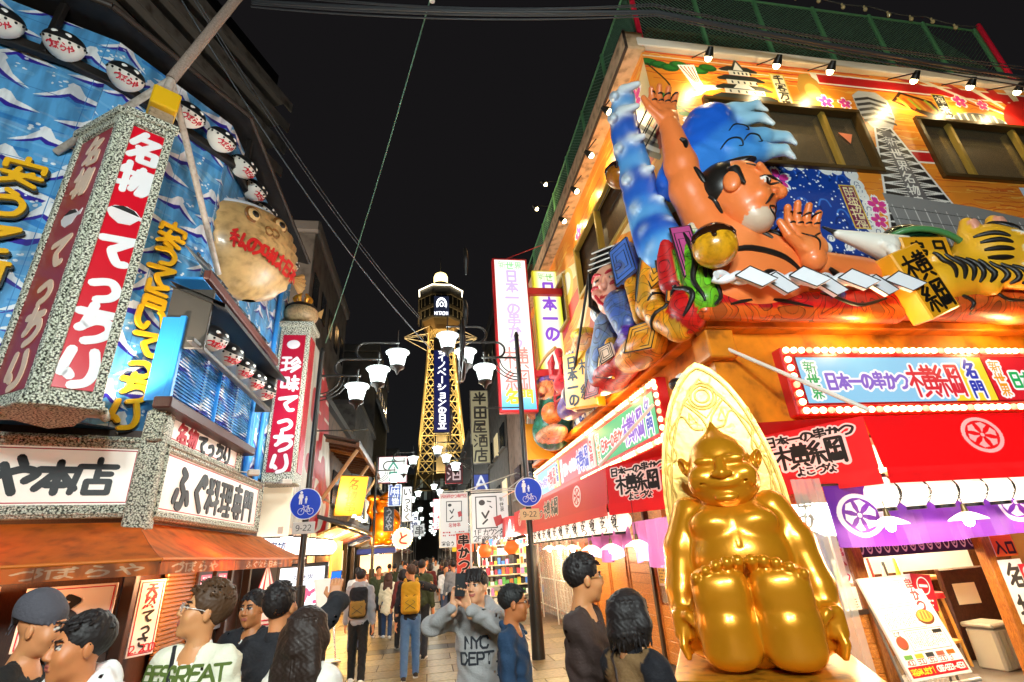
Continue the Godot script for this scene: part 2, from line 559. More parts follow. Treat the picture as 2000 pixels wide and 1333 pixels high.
# ------------------------------------------------------------------ painting flat print into an Image
class Paint:
	var im: Image
	var w: int
	var h: int
	var host
	func _init(hst,pw: int,ph: int,bg: Color) -> void:
		host = hst
		w = pw
		h = ph
		im = Image.create_empty(pw,ph,false,Image.FORMAT_RGB8)
		im.fill(bg)
	func rect(x: float,y: float,rw: float,rh: float,c: Color) -> void:
		im.fill_rect(Rect2i(roundi(x),roundi(y),maxi(1,roundi(rw)),maxi(1,roundi(rh))).intersection(Rect2i(0,0,w,h)),c)
	func poly(p: PackedVector2Array,c: Color) -> void:
		var m := p.size()
		var lo := INF
		var hi := -INF
		for q in p:
			lo = minf(lo,q.y)
			hi = maxf(hi,q.y)
		for y in range(maxi(0,floori(lo)),mini(h - 1,ceili(hi)) + 1):
			var fy := y + 0.5
			var xs := []
			for i in m:
				var a := p[i]
				var b := p[(i + 1) % m]
				if (a.y <= fy) != (b.y <= fy): xs.append(a.x + (fy - a.y) / (b.y - a.y) * (b.x - a.x))
			xs.sort()
			for i in range(0,xs.size() - 1,2):
				var x0 := maxi(0,roundi(xs[i]))
				var x1 := mini(w,roundi(xs[i + 1]))
				if x1 > x0: im.fill_rect(Rect2i(x0,y,x1 - x0,1),c)
	func disc(at: Vector2,r: float,c: Color,ry := -1.0) -> void:
		if ry < 0: ry = r
		for y in range(maxi(0,floori(at.y - ry)),mini(h - 1,ceili(at.y + ry)) + 1):
			var t := (y + 0.5 - at.y) / ry
			if absf(t) >= 1.0: continue
			var e := r * sqrt(1.0 - t * t)
			var x0 := maxi(0,roundi(at.x - e))
			var x1 := mini(w,roundi(at.x + e))
			if x1 > x0: im.fill_rect(Rect2i(x0,y,x1 - x0,1),c)
	func line(p: Array,t: float,c: Color) -> void:
		for i in p.size() - 1:
			var a: Vector2 = p[i]
			var b: Vector2 = p[i + 1]
			var d := (b - a).normalized() * t * 0.5
			var o := Vector2(-d.y,d.x)
			poly(PackedVector2Array([a + o,b + o,b - o,a - o]),c)
			disc(a,t * 0.5,c)
		disc(p[p.size() - 1],t * 0.5,c)
	func text(s: String,x: float,y: float,size: float,step: float,c: Color,vertical := false,bold := 1.0,edge := 0.0,ec := Color.WHITE,sx := 1.0) -> void:
		var at := Vector2(x,y)     # centre of the first character
		for ps in ([0,1] if edge > 0.0 else [1]):
			at = Vector2(x,y)
			for ch in s:
				for st in host.strokes(ch):
					var q := []
					for p in st: q.append(at + Vector2((p.x - 0.5) * sx,p.y - 0.5) * size)
					var t: float = host.stroke_width(ch) * size * bold
					line(q,t + (edge * 2.0 if ps == 0 else 0.0),ec if ps == 0 else c)
				at += Vector2(0,step) if vertical else Vector2(step,0)
	func scribble(r: Rect2,rows: int,c: Color,seed_: int,vertical := false) -> void:    # rows of small print too fine to read
		var g := RandomNumberGenerator.new()
		g.seed = seed_
		for i in rows:
			var along := 0.0
			var total := r.size.y if vertical else r.size.x
			var t := (r.size.x if vertical else r.size.y) / rows
			while along < total - t * 0.4:
				var l := g.randf_range(0.25,0.9) * t
				if g.randf() < 0.8:
					if vertical: rect(r.position.x + i * t + t * 0.2,r.position.y + along,t * g.randf_range(0.3,0.55),l * 0.8,c)
					else: rect(r.position.x + along,r.position.y + i * t + t * 0.2,l * 0.8,t * g.randf_range(0.3,0.55),c)
				along += l + t * 0.12
	func grime(amount: float,seed_: int,streaks := true) -> void:     # stains with a shape of their own
		var g := RandomNumberGenerator.new()
		g.seed = seed_
		var f := FastNoiseLite.new()
		f.seed = seed_
		f.frequency = 6.0 / w
		f.fractal_octaves = 4
		for y in h:
			for x in w:
				var k := f.get_noise_2d(x * (3.0 if streaks else 1.0),y * (0.6 if streaks else 1.0))
				var c := im.get_pixel(x,y)
				var t := 1.0 - amount * clampf(k * 1.6 + 0.35,0.0,1.0)
				im.set_pixel(x,y,Color(c.r * t,c.g * t,c.b * lerpf(1.0,t,0.95)))
# ------------------------------------------------------------------ smooth solids: distances on a grid,meshed as surface nets
class Field:
	var cell := 0.02
	var lo := Vector3.ZERO
	var nx := 0
	var ny := 0
	var nz := 0
	var d := PackedFloat32Array()
	var who := PackedByteArray()
	var prims := []            # [type,a,b,ra,rb,k,colour index,minus,basis]
	var tints := []
	var ripple := 0.0          # height of soft folds
	var ripple_len := 0.12
	var soft := 0             # rounds of colour blending
	var uv_scale := 0.0        # > 0: lay the print on from the front (x,y),this many per metre
	var uv_off := Vector2.ZERO
	var v := PackedVector3Array()
	var n := PackedVector3Array()
	var c := PackedColorArray()
	var t := PackedVector2Array()
	var ix := PackedInt32Array()
	var box_lo := Vector3.ONE * 1e9
	var box_hi := Vector3.ONE * -1e9
	var xf := Transform3D()     # applied to what is added from now on
	var clip_lo := Vector3.ONE * -1e9
	var clip_hi := Vector3.ONE * 1e9

	func tint(h: String) -> int:
		var q := Color.html(h).srgb_to_linear()
		var i := tints.find(q)
		if i < 0:
			tints.append(q)
			return tints.size() - 1
		return i

	# tapered capsule
	func cap(a: Vector3,b: Vector3,ra: float,rb: float,h := "ffffff",k := 0.02,minus := false) -> void:
		a = xf * a
		b = xf * b
		prims.append([0,a,b,ra,rb,k,tint(h),minus,Basis()])
		if not minus: grow(a,b,maxf(ra,rb))

	func ell(a: Vector3,r: Vector3,h := "ffffff",k := 0.02,bs := Basis(),minus := false) -> void:
		prims.append([1,xf * a,r,0.0,0.0,k,tint(h),minus,xf.basis * bs])
		if not minus:
			var e := maxf(r.x,maxf(r.y,r.z))
			if bs == Basis() and xf.basis.is_equal_approx(Basis()): grow(a + xf.origin - r,a + xf.origin + r,0.0)
			else: grow(xf * a,xf * a,e)

	# rounded box: half sizes r,rounding ra
	func block(a: Vector3,r: Vector3,rnd: float,h := "ffffff",k := 0.01,bs := Basis(),minus := false) -> void:
		prims.append([2,xf * a,r,rnd,0.0,k,tint(h),minus,xf.basis * bs])
		if not minus: grow(xf * a,xf * a,r.length())

	func chain(pts: Array,rs: Array,h := "ffffff",k := 0.02) -> void:
		for i in pts.size() - 1: cap(pts[i],pts[i + 1],rs[i],rs[i + 1],h,k)

	func grow(a: Vector3,b: Vector3,r: float) -> void:
		var e := Vector3.ONE * r
		box_lo = box_lo.min(a.min(b) - e)
		box_hi = box_hi.max(a.max(b) + e)

	func run() -> void:
		lo = box_lo.max(clip_lo) - Vector3.ONE * cell * 2.5
		var sz := (box_hi.min(clip_hi) + Vector3.ONE * cell * 2.5 - lo) / cell
		nx = int(sz.x) + 2
		ny = int(sz.y) + 2
		nz = int(sz.z) + 2
		d.resize(nx * ny * nz)
		d.fill(1.0)
		who.resize(nx * ny * nz)
		for p in prims: lay(p)
		net()
		for r in soft:
			var acc := PackedColorArray()
			var cnt := PackedInt32Array()
			acc.resize(c.size())
			cnt.resize(c.size())
			for i in c.size():
				acc[i] = c[i]
				cnt[i] = 1
			for i in range(0,ix.size(),3):
				for e in 3:
					var p := ix[i + e]
					var q := ix[i + (e + 1) % 3]
					acc[p] += c[q]
					cnt[p] += 1
			for i in c.size(): c[i] = acc[i] / float(cnt[i])
		d.clear()
		who.clear()

	func lay(p: Array) -> void:
		var kind: int = p[0]
		var a: Vector3 = p[1]
		var b: Vector3 = p[2]
		var ra: float = p[3]
		var rb: float = p[4]
		var k: float = maxf(p[5],1e-4)
		var id: int = p[6]
		var minus: bool = p[7]
		var bs: Basis = p[8]
		var inv := bs.transposed()
		var pad := k + cell * 2.5
		var l := a
		var hgh := a
		if kind == 0:
			var e := Vector3.ONE * (maxf(ra,rb) + pad)
			l = a.min(b) - e
			hgh = a.max(b) + e
		else:
			var e := Vector3.ZERO
			for i in 3:
				e[i] = absf(inv[0][i] if false else bs.x[i]) * b.x + absf(bs.y[i]) * b.y + absf(bs.z[i]) * b.z + pad
			l = a - e
			hgh = a + e
		var x0 := maxi(0,int((l.x - lo.x) / cell))
		var y0 := maxi(0,int((l.y - lo.y) / cell))
		var z0 := maxi(0,int((l.z - lo.z) / cell))
		var x1 := mini(nx - 1,int((hgh.x - lo.x) / cell) + 1)
		var y1 := mini(ny - 1,int((hgh.y - lo.y) / cell) + 1)
		var z1 := mini(nz - 1,int((hgh.z - lo.z) / cell) + 1)
		var ab := b - a
		var ll := maxf(ab.length_squared(),1e-9)
		var ik := 1.0 / k
		for z in range(z0,z1 + 1):
			for y in range(y0,y1 + 1):
				var i := (z * ny + y) * nx + x0
				var q := lo + Vector3(x0,y,z) * cell - a
				for x in range(x0,x1 + 1):
					var s: float
					if kind == 0:
						var tt := clampf(q.dot(ab) / ll,0.0,1.0)
						s = (q - ab * tt).length() - lerpf(ra,rb,tt)
					elif kind == 1:
						var w := inv * q
						var e0 := w / b
						var k0 := e0.length()
						var k1 := (e0 / b).length()
						s = k0 * (k0 - 1.0) / k1 if k1 > 1e-9 else -minf(b.x,minf(b.y,b.z))
					else:
						var w := (inv * q).abs() - b + Vector3.ONE * ra
						s = w.max(Vector3.ZERO).length() + minf(maxf(w.x,maxf(w.y,w.z)),0.0) - ra
					var o := d[i]
					if minus:
						s = -s
						var g := maxf(k - absf(o - s),0.0) * ik
						if s > o - k:
							d[i] = maxf(o,s) + g * g * k * 0.25
					elif s < o + k:
						var g := maxf(k - absf(o - s),0.0) * ik
						d[i] = minf(o,s) - g * g * k * 0.25
						if s < o: who[i] = id
					i += 1
					q.x += cell

	func net() -> void:
		var cellmap := {}
		var sx := 1
		var sy := nx
		var sz := nx * ny
		var off := [0,1,sy,sy + 1,sz,sz + 1,sz + sy,sz + sy + 1]
		var lim := cell * 1.9
		if ripple > 0.0:
			var f := TAU / ripple_len
			for z in nz:
				for y in ny:
					var i := (z * ny + y) * nx
					for x in nx:
						if absf(d[i]) < ripple * 3.0 + cell * 2.0:
							var q := lo + Vector3(x,y,z) * cell
							d[i] += ripple * (sin(q.x * f + sin(q.y * f * 0.6) * 1.7) * sin(q.y * f * 0.8 + q.z * f * 0.7 + 1.3) + 0.5 * sin(q.z * f * 1.7 + q.y * f * 0.5))
						i += 1
		for z in nz - 1:
			for y in ny - 1:
				var i := (z * ny + y) * nx
				for x in nx - 1:
					var d0 := d[i]
					if absf(d0) < lim:
						var inside := 0
						for k in 8:
							if d[i + off[k]] < 0.0: inside += 1
						if inside > 0 and inside < 8:
							var sum := Vector3.ZERO
							var cnt := 0
							for ax in 3:
								var st: int = [1,2,4][ax]
								for k in 8:
									if k & st: continue
									var a := d[i + off[k]]
									var b := d[i + off[k + st]]
									if (a < 0.0) != (b < 0.0):
										var p := Vector3(k & 1,(k >> 1) & 1,k >> 2)
										p[ax] += a / (a - b)
										sum += p
										cnt += 1
							var fp := sum / cnt
							cellmap[i] = v.size()
							var pos := lo + (Vector3(x,y,z) + fp) * cell
							v.append(pos)
							var g := Vector3.ZERO
							var c00 := lerpf(d[i + 1] - d[i],d[i + off[3]] - d[i + off[2]],fp.y)
							var c01 := lerpf(d[i + off[5]] - d[i + off[4]],d[i + off[7]] - d[i + off[6]],fp.y)
							g.x = lerpf(c00,c01,fp.z)
							c00 = lerpf(d[i + off[2]] - d[i],d[i + off[3]] - d[i + 1],fp.x)
							c01 = lerpf(d[i + off[6]] - d[i + off[4]],d[i + off[7]] - d[i + off[5]],fp.x)
							g.y = lerpf(c00,c01,fp.z)
							c00 = lerpf(d[i + off[4]] - d[i],d[i + off[5]] - d[i + 1],fp.x)
							c01 = lerpf(d[i + off[6]] - d[i + off[2]],d[i + off[7]] - d[i + off[3]],fp.x)
							g.z = lerpf(c00,c01,fp.y)
							n.append(g.normalized() if g.length_squared() > 1e-12 else Vector3.UP)
							var best := i
							for k in 8:
								if absf(d[i + off[k]]) < absf(d[best]): best = i + off[k]
							c.append(tints[who[best]])
							if uv_scale > 0.0: t.append(Vector2(pos.x,-pos.y) * uv_scale + uv_off)
					i += 1
		for z in range(1,nz - 1):
			for y in range(1,ny - 1):
				var i := (z * ny + y) * nx + 1
				for x in range(1,nx - 1):
					var a := d[i]
					if absf(a) < lim:
						for ax in 3:
							var s1: int = [1,sy,sz][ax]
							var b := d[i + s1]
							if (a < 0.0) == (b < 0.0): continue
							var u1: int = [sy,sz,1][ax]
							var w1: int = [sz,1,sy][ax]
							var q0: int = cellmap.get(i - u1 - w1,-1)
							var q1: int = cellmap.get(i - w1,-1)
							var q2: int = cellmap.get(i,-1)
							var q3: int = cellmap.get(i - u1,-1)
							if q0 < 0 or q1 < 0 or q2 < 0 or q3 < 0: continue
							if a < 0.0:
								ix.append(q0); ix.append(q2); ix.append(q1)
								ix.append(q0); ix.append(q3); ix.append(q2)
							else:
								ix.append(q0); ix.append(q1); ix.append(q2)
								ix.append(q0); ix.append(q2); ix.append(q3)
					i += 1

	func mesh_into(o: ArrayMesh,m: Material) -> void:
		if v.size() == 0: return
		var a := []
		a.resize(Mesh.ARRAY_MAX)
		a[Mesh.ARRAY_VERTEX] = v
		a[Mesh.ARRAY_NORMAL] = n
		a[Mesh.ARRAY_COLOR] = c
		if t.size() == v.size(): a[Mesh.ARRAY_TEX_UV] = t
		a[Mesh.ARRAY_INDEX] = ix
		o.add_surface_from_arrays(Mesh.PRIMITIVE_TRIANGLES,a)
		o.surface_set_material(o.get_surface_count() - 1,m)

var jobs := []      # every Field that is to be run,several at a time
var uses := []      # [ArrayMesh,Field,Material]
func field(cell := 0.02) -> Field:
	var f := Field.new()
	f.cell = cell
	jobs.append(f)
	return f
func solid(parent: Node,called: String,fields: Array,m: Material) -> MeshInstance3D:
	var o := MeshInstance3D.new()
	o.name = numbered(parent,called)
	o.mesh = ArrayMesh.new()
	parent.add_child(o,true)
	for f in fields: uses.append([o.mesh,f,m])
	return o
func run_some(first: int) -> void:
	for i in range(first,jobs.size(),4): jobs[i].run()
func run_all() -> void:
	jobs.sort_custom(func(p,q): return p.prims.size() > q.prims.size())
	var th := []
	for k in 4:
		var t := Thread.new()
		t.start(run_some.bind(k))
		th.append(t)
	for t in th: t.wait_to_finish()
	for u in uses: u[1].mesh_into(u[0],u[2])
	jobs.clear()
	uses.clear()
# the same solid,asked at one point; and things laid on its surface
func solid_at(f: Field,p: Vector3) -> float:
	var o := 1.0
	for q in f.prims:
		var a: Vector3 = q[1]
		var b: Vector3 = q[2]
		var s: float
		var k: float = maxf(q[5],1e-4)
		if q[0] == 0:
			var ab := b - a
			var t := clampf((p - a).dot(ab) / maxf(ab.length_squared(),1e-9),0.0,1.0)
			s = (p - a - ab * t).length() - lerpf(q[3],q[4],t)
		elif q[0] == 1:
			var w: Vector3 = (q[8] as Basis).transposed() * (p - a)
			var e := w / b
			var k0 := e.length()
			s = k0 * (k0 - 1.0) / maxf((e / b).length(),1e-6)
		else:
			var w: Vector3 = ((q[8] as Basis).transposed() * (p - a)).abs() - b + Vector3.ONE * float(q[3])
			s = w.max(Vector3.ZERO).length() + minf(maxf(w.x,maxf(w.y,w.z)),0.0) - q[3]
		if q[7]:
			s = -s
			var g := maxf(k - absf(o - s),0.0) / k
			o = maxf(o,s) + g * g * k * 0.25
		else:
			var g := maxf(k - absf(o - s),0.0) / k
			o = minf(o,s) - g * g * k * 0.25
	if f.ripple > 0.0:
		var w := TAU / f.ripple_len
		o += f.ripple * (sin(p.x * w + sin(p.y * w * 0.6) * 1.7) * sin(p.y * w * 0.8 + p.z * w * 0.7 + 1.3) + 0.5 * sin(p.z * w * 1.7 + p.y * w * 0.5))
	return o

func onto(f: Field,p: Vector3,dir: Vector3,up := 0.0) -> Vector3:
	var t := 0.0
	for i in 40:
		var d := solid_at(f,p + dir * t)
		if d < 0.002: break
		t += d * 0.9
		if t > 3.0: break
	return p + dir * (t - up)

# brush lines laid on a solid: pts in the plane z = z0,seen along dir
func painted(f: Field,lines: Array,z0: float,dir: Vector3,r: float,xf := Transform3D()) -> MB:
	var m := MB.new()
	for l in lines:
		var p := []
		for q in l: p.append(Vector2(q[0],q[1]))
		var o := []
		var rr := []
		var s := spline(p,5)
		for i in s.size():
			o.append(onto(f,xf * Vector3(s[i].x,s[i].y,z0),xf.basis * dir))
			var t := float(i) / (s.size() - 1)
			rr.append(r * (0.35 + 1.1 * sin(PI * clampf(t * 0.85 + 0.1,0,1))))
		m.tube(o,rr,6)
	return m

func lay_letters(f: Field,src: MB,xf: Transform3D,dir: Vector3) -> MB:      # flat letters bent onto a solid
	var o := MB.new()
	for i in range(0,src.v.size(),3):
		var w := []
		var ok := true
		for k in 3:
			var q := src.v[i + k]
			var p := onto(f,xf * Vector3(q.x,q.y,0),dir)
			ok = ok and solid_at(f,p) < 0.05
			w.append(p - dir * (0.001 + q.z * 0.6))
		if ok: o.tri(w[0],w[1],w[2],-dir,-dir,-dir)
	return o
# ------------------------------------------------------------------ the scene
func _ready():
	rng.seed = 7
	# camera,night sky,exposure
	var cam := Camera3D.new()
	cam.name = "camera"
	add_child(cam)
	cam.fov = 69.32
	cam.near = 0.05
	cam.far = 600.0
	cam.transform = Transform3D(Basis(Vector3(0.986,-0.060,0.155),Vector3(-0.007,0.919,0.395),Vector3(-0.166,-0.391,0.905)).orthonormalized(),Vector3(0,1.85,0))
	var we := WorldEnvironment.new()
	we.name = "world_environment"
	var e := Environment.new()
	e.background_mode = Environment.BG_SKY
	var sm := ProceduralSkyMaterial.new()
	sm.sky_top_color = Color("0d0c0d")
	sm.sky_horizon_color = Color("0f1112")
	sm.ground_bottom_color = Color("101010")
	sm.ground_horizon_color = Color("181818")
	var sky := Sky.new()
	sky.sky_material = sm
	e.sky = sky
	e.tonemap_mode = Environment.TONE_MAPPER_LINEAR
	e.tonemap_exposure = 2.0
	e.sdfgi_enabled = true
	e.ssao_enabled = true
	e.ssil_enabled = true
	we.environment = e
	add_child(we)
	street_ground()
	left_building()
	right_building()
	relief_figures()
	right_shop()
	far_street()
	tower()
	statue()
	street_lamps()
	street_furniture()
	wires()
	people()
	run_all()

func street_ground() -> void:
	var g := MB.new()
	g.quad(Vector3(-300,-0.03,-500),Vector3(300,-0.03,-500),Vector3(300,-0.03,60),Vector3(-300,-0.03,60),Vector3.UP)
	struct("ground",g,mat("6b665c",0.8,0,{"grain": "concrete","sc": 0.3}))
	var p := Node3D.new()
	p.name = "pavement"
	add_child(p)
	p.set_meta("kind","structure")
	var bed := MB.new()
	bed.box(Vector3(0,-0.018,-60),Vector3(14,0.016,160))
	part(p,"joint_bed",bed,mat("2d2a26",0.9))
	var shade := ["8f7a4e","7f6c45","988457","75643f"]
	var meshes := []
	for h in shade:
		meshes.append(B(Vector3.ZERO,Vector3(0.888,0.03,0.588),0.006).mesh(mat(h,0.42,0,{"grain": "concrete","sc": 0.7})))
	var dark := B(Vector3.ZERO,Vector3(0.888,0.03,0.588),0.006).mesh(mat("33322f",0.42,0,{"grain": "concrete","sc": 0.7}))
	for j in 32:
		var z := -5.0 - j * 0.6
		for i in 9:
			var x := -3.15 + i * 0.9 + (0.45 if j % 2 else 0.0)
			var o := MeshInstance3D.new()
			o.name = numbered(p,"paving_slab")
			o.mesh = dark if (j % 7 == 6 and i > 1 and i < 5) or (i == 8 and j % 2 == 0) else meshes[rng.randi() % 4]
			o.position = Vector3(x,-0.0145 + rng.randf_range(-0.0015,0.0015),z)
			p.add_child(o,true)
	# farther off the joints run together
	var far := MB.new()
	far.box(Vector3(0.45,-0.012,-92),Vector3(9,0.02,135))
	part(p,"far_paving",far,mat("7d6b46",0.45,0,{"grain": "concrete","sc": 0.4}))
	var near := MB.new()
	near.box(Vector3(0,-0.012,5),Vector3(30,0.02,19))
	part(p,"near_paving",near,mat("85724a",0.5,0,{"grain": "concrete","sc": 0.4}))
func wave_print(seed_: int) -> Image:
	var p := Paint.new(self,1024,1024,HX("5aa4da"))
	var g := RandomNumberGenerator.new()
	g.seed = seed_
	for i in 260:
		var y := g.randf_range(0,1024)
		var x := g.randf_range(-100,1024)
		var l := g.randf_range(60,260)
		var t := g.randf_range(3,20)
		var c := HX(["3f8fd2","6cb0e0","5aa4db","82bbe2","3484cb","74a9d8"][g.randi() % 6])
		p.line(spline([U2(x,y),U2(x+l*0.4,y+g.randf_range(-20,20)),U2(x+l,y+g.randf_range(-14,30))],5),t,c)
	for row in 11:
		for colm in 6:
			var c := U2(colm*180+(90 if row % 2 else 0)+g.randf_range(-36,36),row*96+g.randf_range(-24,24)+20)
			var s := g.randf_range(66,104)
			var fl := -1.0 if g.randf() < 0.35 else 1.0
			var lift := g.randf_range(0.3,0.62)
			var cap_ := [U2(-1.1,0.16),U2(-0.7,-0.02),U2(-0.35,-0.12),U2(-0.12,-lift),U2(0.08,-lift - 0.06),U2(0.2,-lift+0.1),U2(0.16,-lift+0.2),U2(0.45,0.12),U2(0.95,0.52),U2(0.62,0.42),U2(0.3,0.2),U2(0.05,-0.02),U2(-0.2,0.1),U2(-0.62,0.16)]
			var under := [U2(-1.0,0.2),U2(-0.6,0.14),U2(-0.2,0.1),U2(0.05,-0.04),U2(0.3,0.18),U2(0.62,0.42),U2(0.9,0.6),U2(0.5,0.45),U2(0.22,0.3),U2(0.06,0.14),U2(-0.14,0.3),U2(-0.55,0.28)]
			for k in 2:
				var pl := PackedVector2Array()
				for q in (under if k == 0 else cap_): pl.append(c+U2(q.x*fl,q.y)*s)
				p.poly(pl,HX("33259a") if k == 0 else HX("f1f2f4"))
			for k in g.randi_range(3,7):
				p.disc(c+U2(fl*g.randf_range(0.25,0.75),g.randf_range(-0.75,-0.2))*s,g.randf_range(2.5,6.5),HX("eef3f8"),g.randf_range(2.0,5.0))
	for y in [250,520,790]: p.rect(0,y,1024,2,HX("2c6fae"))
	for x in [330,700]: p.rect(x,0,2,1024,HX("3a80bd"))
	p.grime(0.22,seed_+5)
	return p.im
func upright(a: Vector2,b: Vector2,y0: float,y1: float,thick: float,uv := Rect2(0,0,1,1),face_out := Vector3.ZERO) -> MB:
	var m := MB.new()
	var o := face_out.normalized()
	var d := V3(b.x - a.x,0,b.y - a.y)
	var A := V3(a.x,0,a.y)
	var E := A+d
	m.quad(A+Vector3.UP*y1,E+Vector3.UP*y1,E+Vector3.UP*y0,A+Vector3.UP*y0,o,uv)
	var k := -o*thick
	m.quad(A+Vector3.UP*y1+k,E+Vector3.UP*y1+k,E+Vector3.UP*y0+k,A+Vector3.UP*y0+k,-o)
	m.quad(A+Vector3.UP*y1,E+Vector3.UP*y1,E+Vector3.UP*y1+k,A+Vector3.UP*y1+k,Vector3.UP)
	m.quad(A+Vector3.UP*y0,E+Vector3.UP*y0,E+Vector3.UP*y0+k,A+Vector3.UP*y0+k,Vector3.DOWN)
	m.quad(A+Vector3.UP*y1,A+Vector3.UP*y0,A+Vector3.UP*y0+k,A+Vector3.UP*y1+k,-d.normalized())
	m.quad(E+Vector3.UP*y1,E+Vector3.UP*y0,E+Vector3.UP*y0+k,E+Vector3.UP*y1+k,d.normalized())
	return m
func hang(at: Vector3,out: Vector3) -> Transform3D:
	var z := out.normalized()
	var x := Vector3.UP.cross(z).normalized()
	return Transform3D(Basis(x,z.cross(x),z),at)
func framed(parent: Node,w: float,h: float,t: float,xf: Transform3D,m: Material) -> void:
	var q := MB.new()
	q.xf = xf
	for s in [-1.0,1.0]:
		q.box(V3(0,s*(h - t)*0.5,0),V3(w,t,0.16),Basis(),0.02)
		q.box(V3(s*(w - t)*0.5,0,0),V3(t,h - 2.0*t,0.156),Basis(),0.02)
		q.box(V3(0,s*(h - t*0.7)*0.5,0.085),V3(w - t*0.2,t*0.28,0.05),Basis(),0.012)
		q.box(V3(s*(w - t*0.7)*0.5,0,0.084),V3(t*0.28,h - t*1.0,0.048),Basis(),0.012)
	part(parent,"frame",q,m)
func puffer_mesh_parts(o: Node3D,r: float) -> void:
	var body := MB.new()
	var prof := []
	for i in 13:
		var t := PI*i/12.0
		prof.append(U2(sin(t)*r*(1.0 if t < PI*0.5 else 1.0 - 0.25*pow((t - PI*0.5)/(PI*0.5),2.0)),cos(t)*r*(0.62 if t < PI*0.5 else 1.0)))
	body.lathe(prof,20,Vector3.ZERO)
	var paper := mat("e9e4da",0.5,0,{"back": "776655"})
	part(o,"body",body,paper)
	var back := MB.new()
	prof = []
	for i in 8:
		var t := PI*0.47*i/7.0
		prof.append(U2(sin(t)*r*1.02,cos(t)*r*0.66+0.004))
	back.lathe(prof,20,Vector3.ZERO)
	part(o,"back",back,mat("1d1c1d",0.4))
	var sp := MB.new()
	for i in 14:
		var a := TAU*i/14.0
		sp.ball(V3(sin(a)*r*1.0,-0.03*r,cos(a)*r*1.0),Vector3.ONE*r*0.075,Basis(),8,5)
	part(o,"spots",sp,mat("121212",0.5)).set_meta("kind","stuff")
	for s in [-1.0,1.0]:
		var ey := MB.new()
		ey.ball(V3(s*r*0.3,r*0.36,r*0.78),V3(r*0.17,r*0.12,r*0.07),Basis(Vector3.RIGHT,-0.5),10,6)
		part(o,"eye",ey,mat("f2f0ea",0.4))
	var fin := MB.new()
	fin.prism(V2([0,-0.1*r,0.42*r,0.3*r,0.3*r,0.02,0.42*r,-0.3*r,0,-0.02*r]),-0.01,0.01)
	var fm := part(o,"tail",fin,mat("3a3733",0.5))
	fm.transform = Transform3D(yaw(PI*0.5),V3(0,r*0.2,-r*0.9))
	var tx := letters("づぼらや",r*0.36,r*0.36,false,0.006,1.15)
	for i in tx.v.size():
		var q := tx.v[i] - V3(r*0.54,r*0.36,0)
		var a := q.x/r
		var fall := r*(1.0 - 0.25*pow(clampf(-q.y/r,0,1),2.0))*sqrt(maxf(0.05,1.0 - pow(q.y/r,2.0)))
		tx.v[i] = V3(sin(a)*(fall+q.z+0.006),q.y,cos(a)*(fall+q.z+0.006))
		var w := tx.n[i]
		tx.n[i] = V3(w.x*cos(a)+w.z*sin(a),w.y,w.z*cos(a) - w.x*sin(a))
	part(o,"lettering",tx,mat("c8102a",0.5))
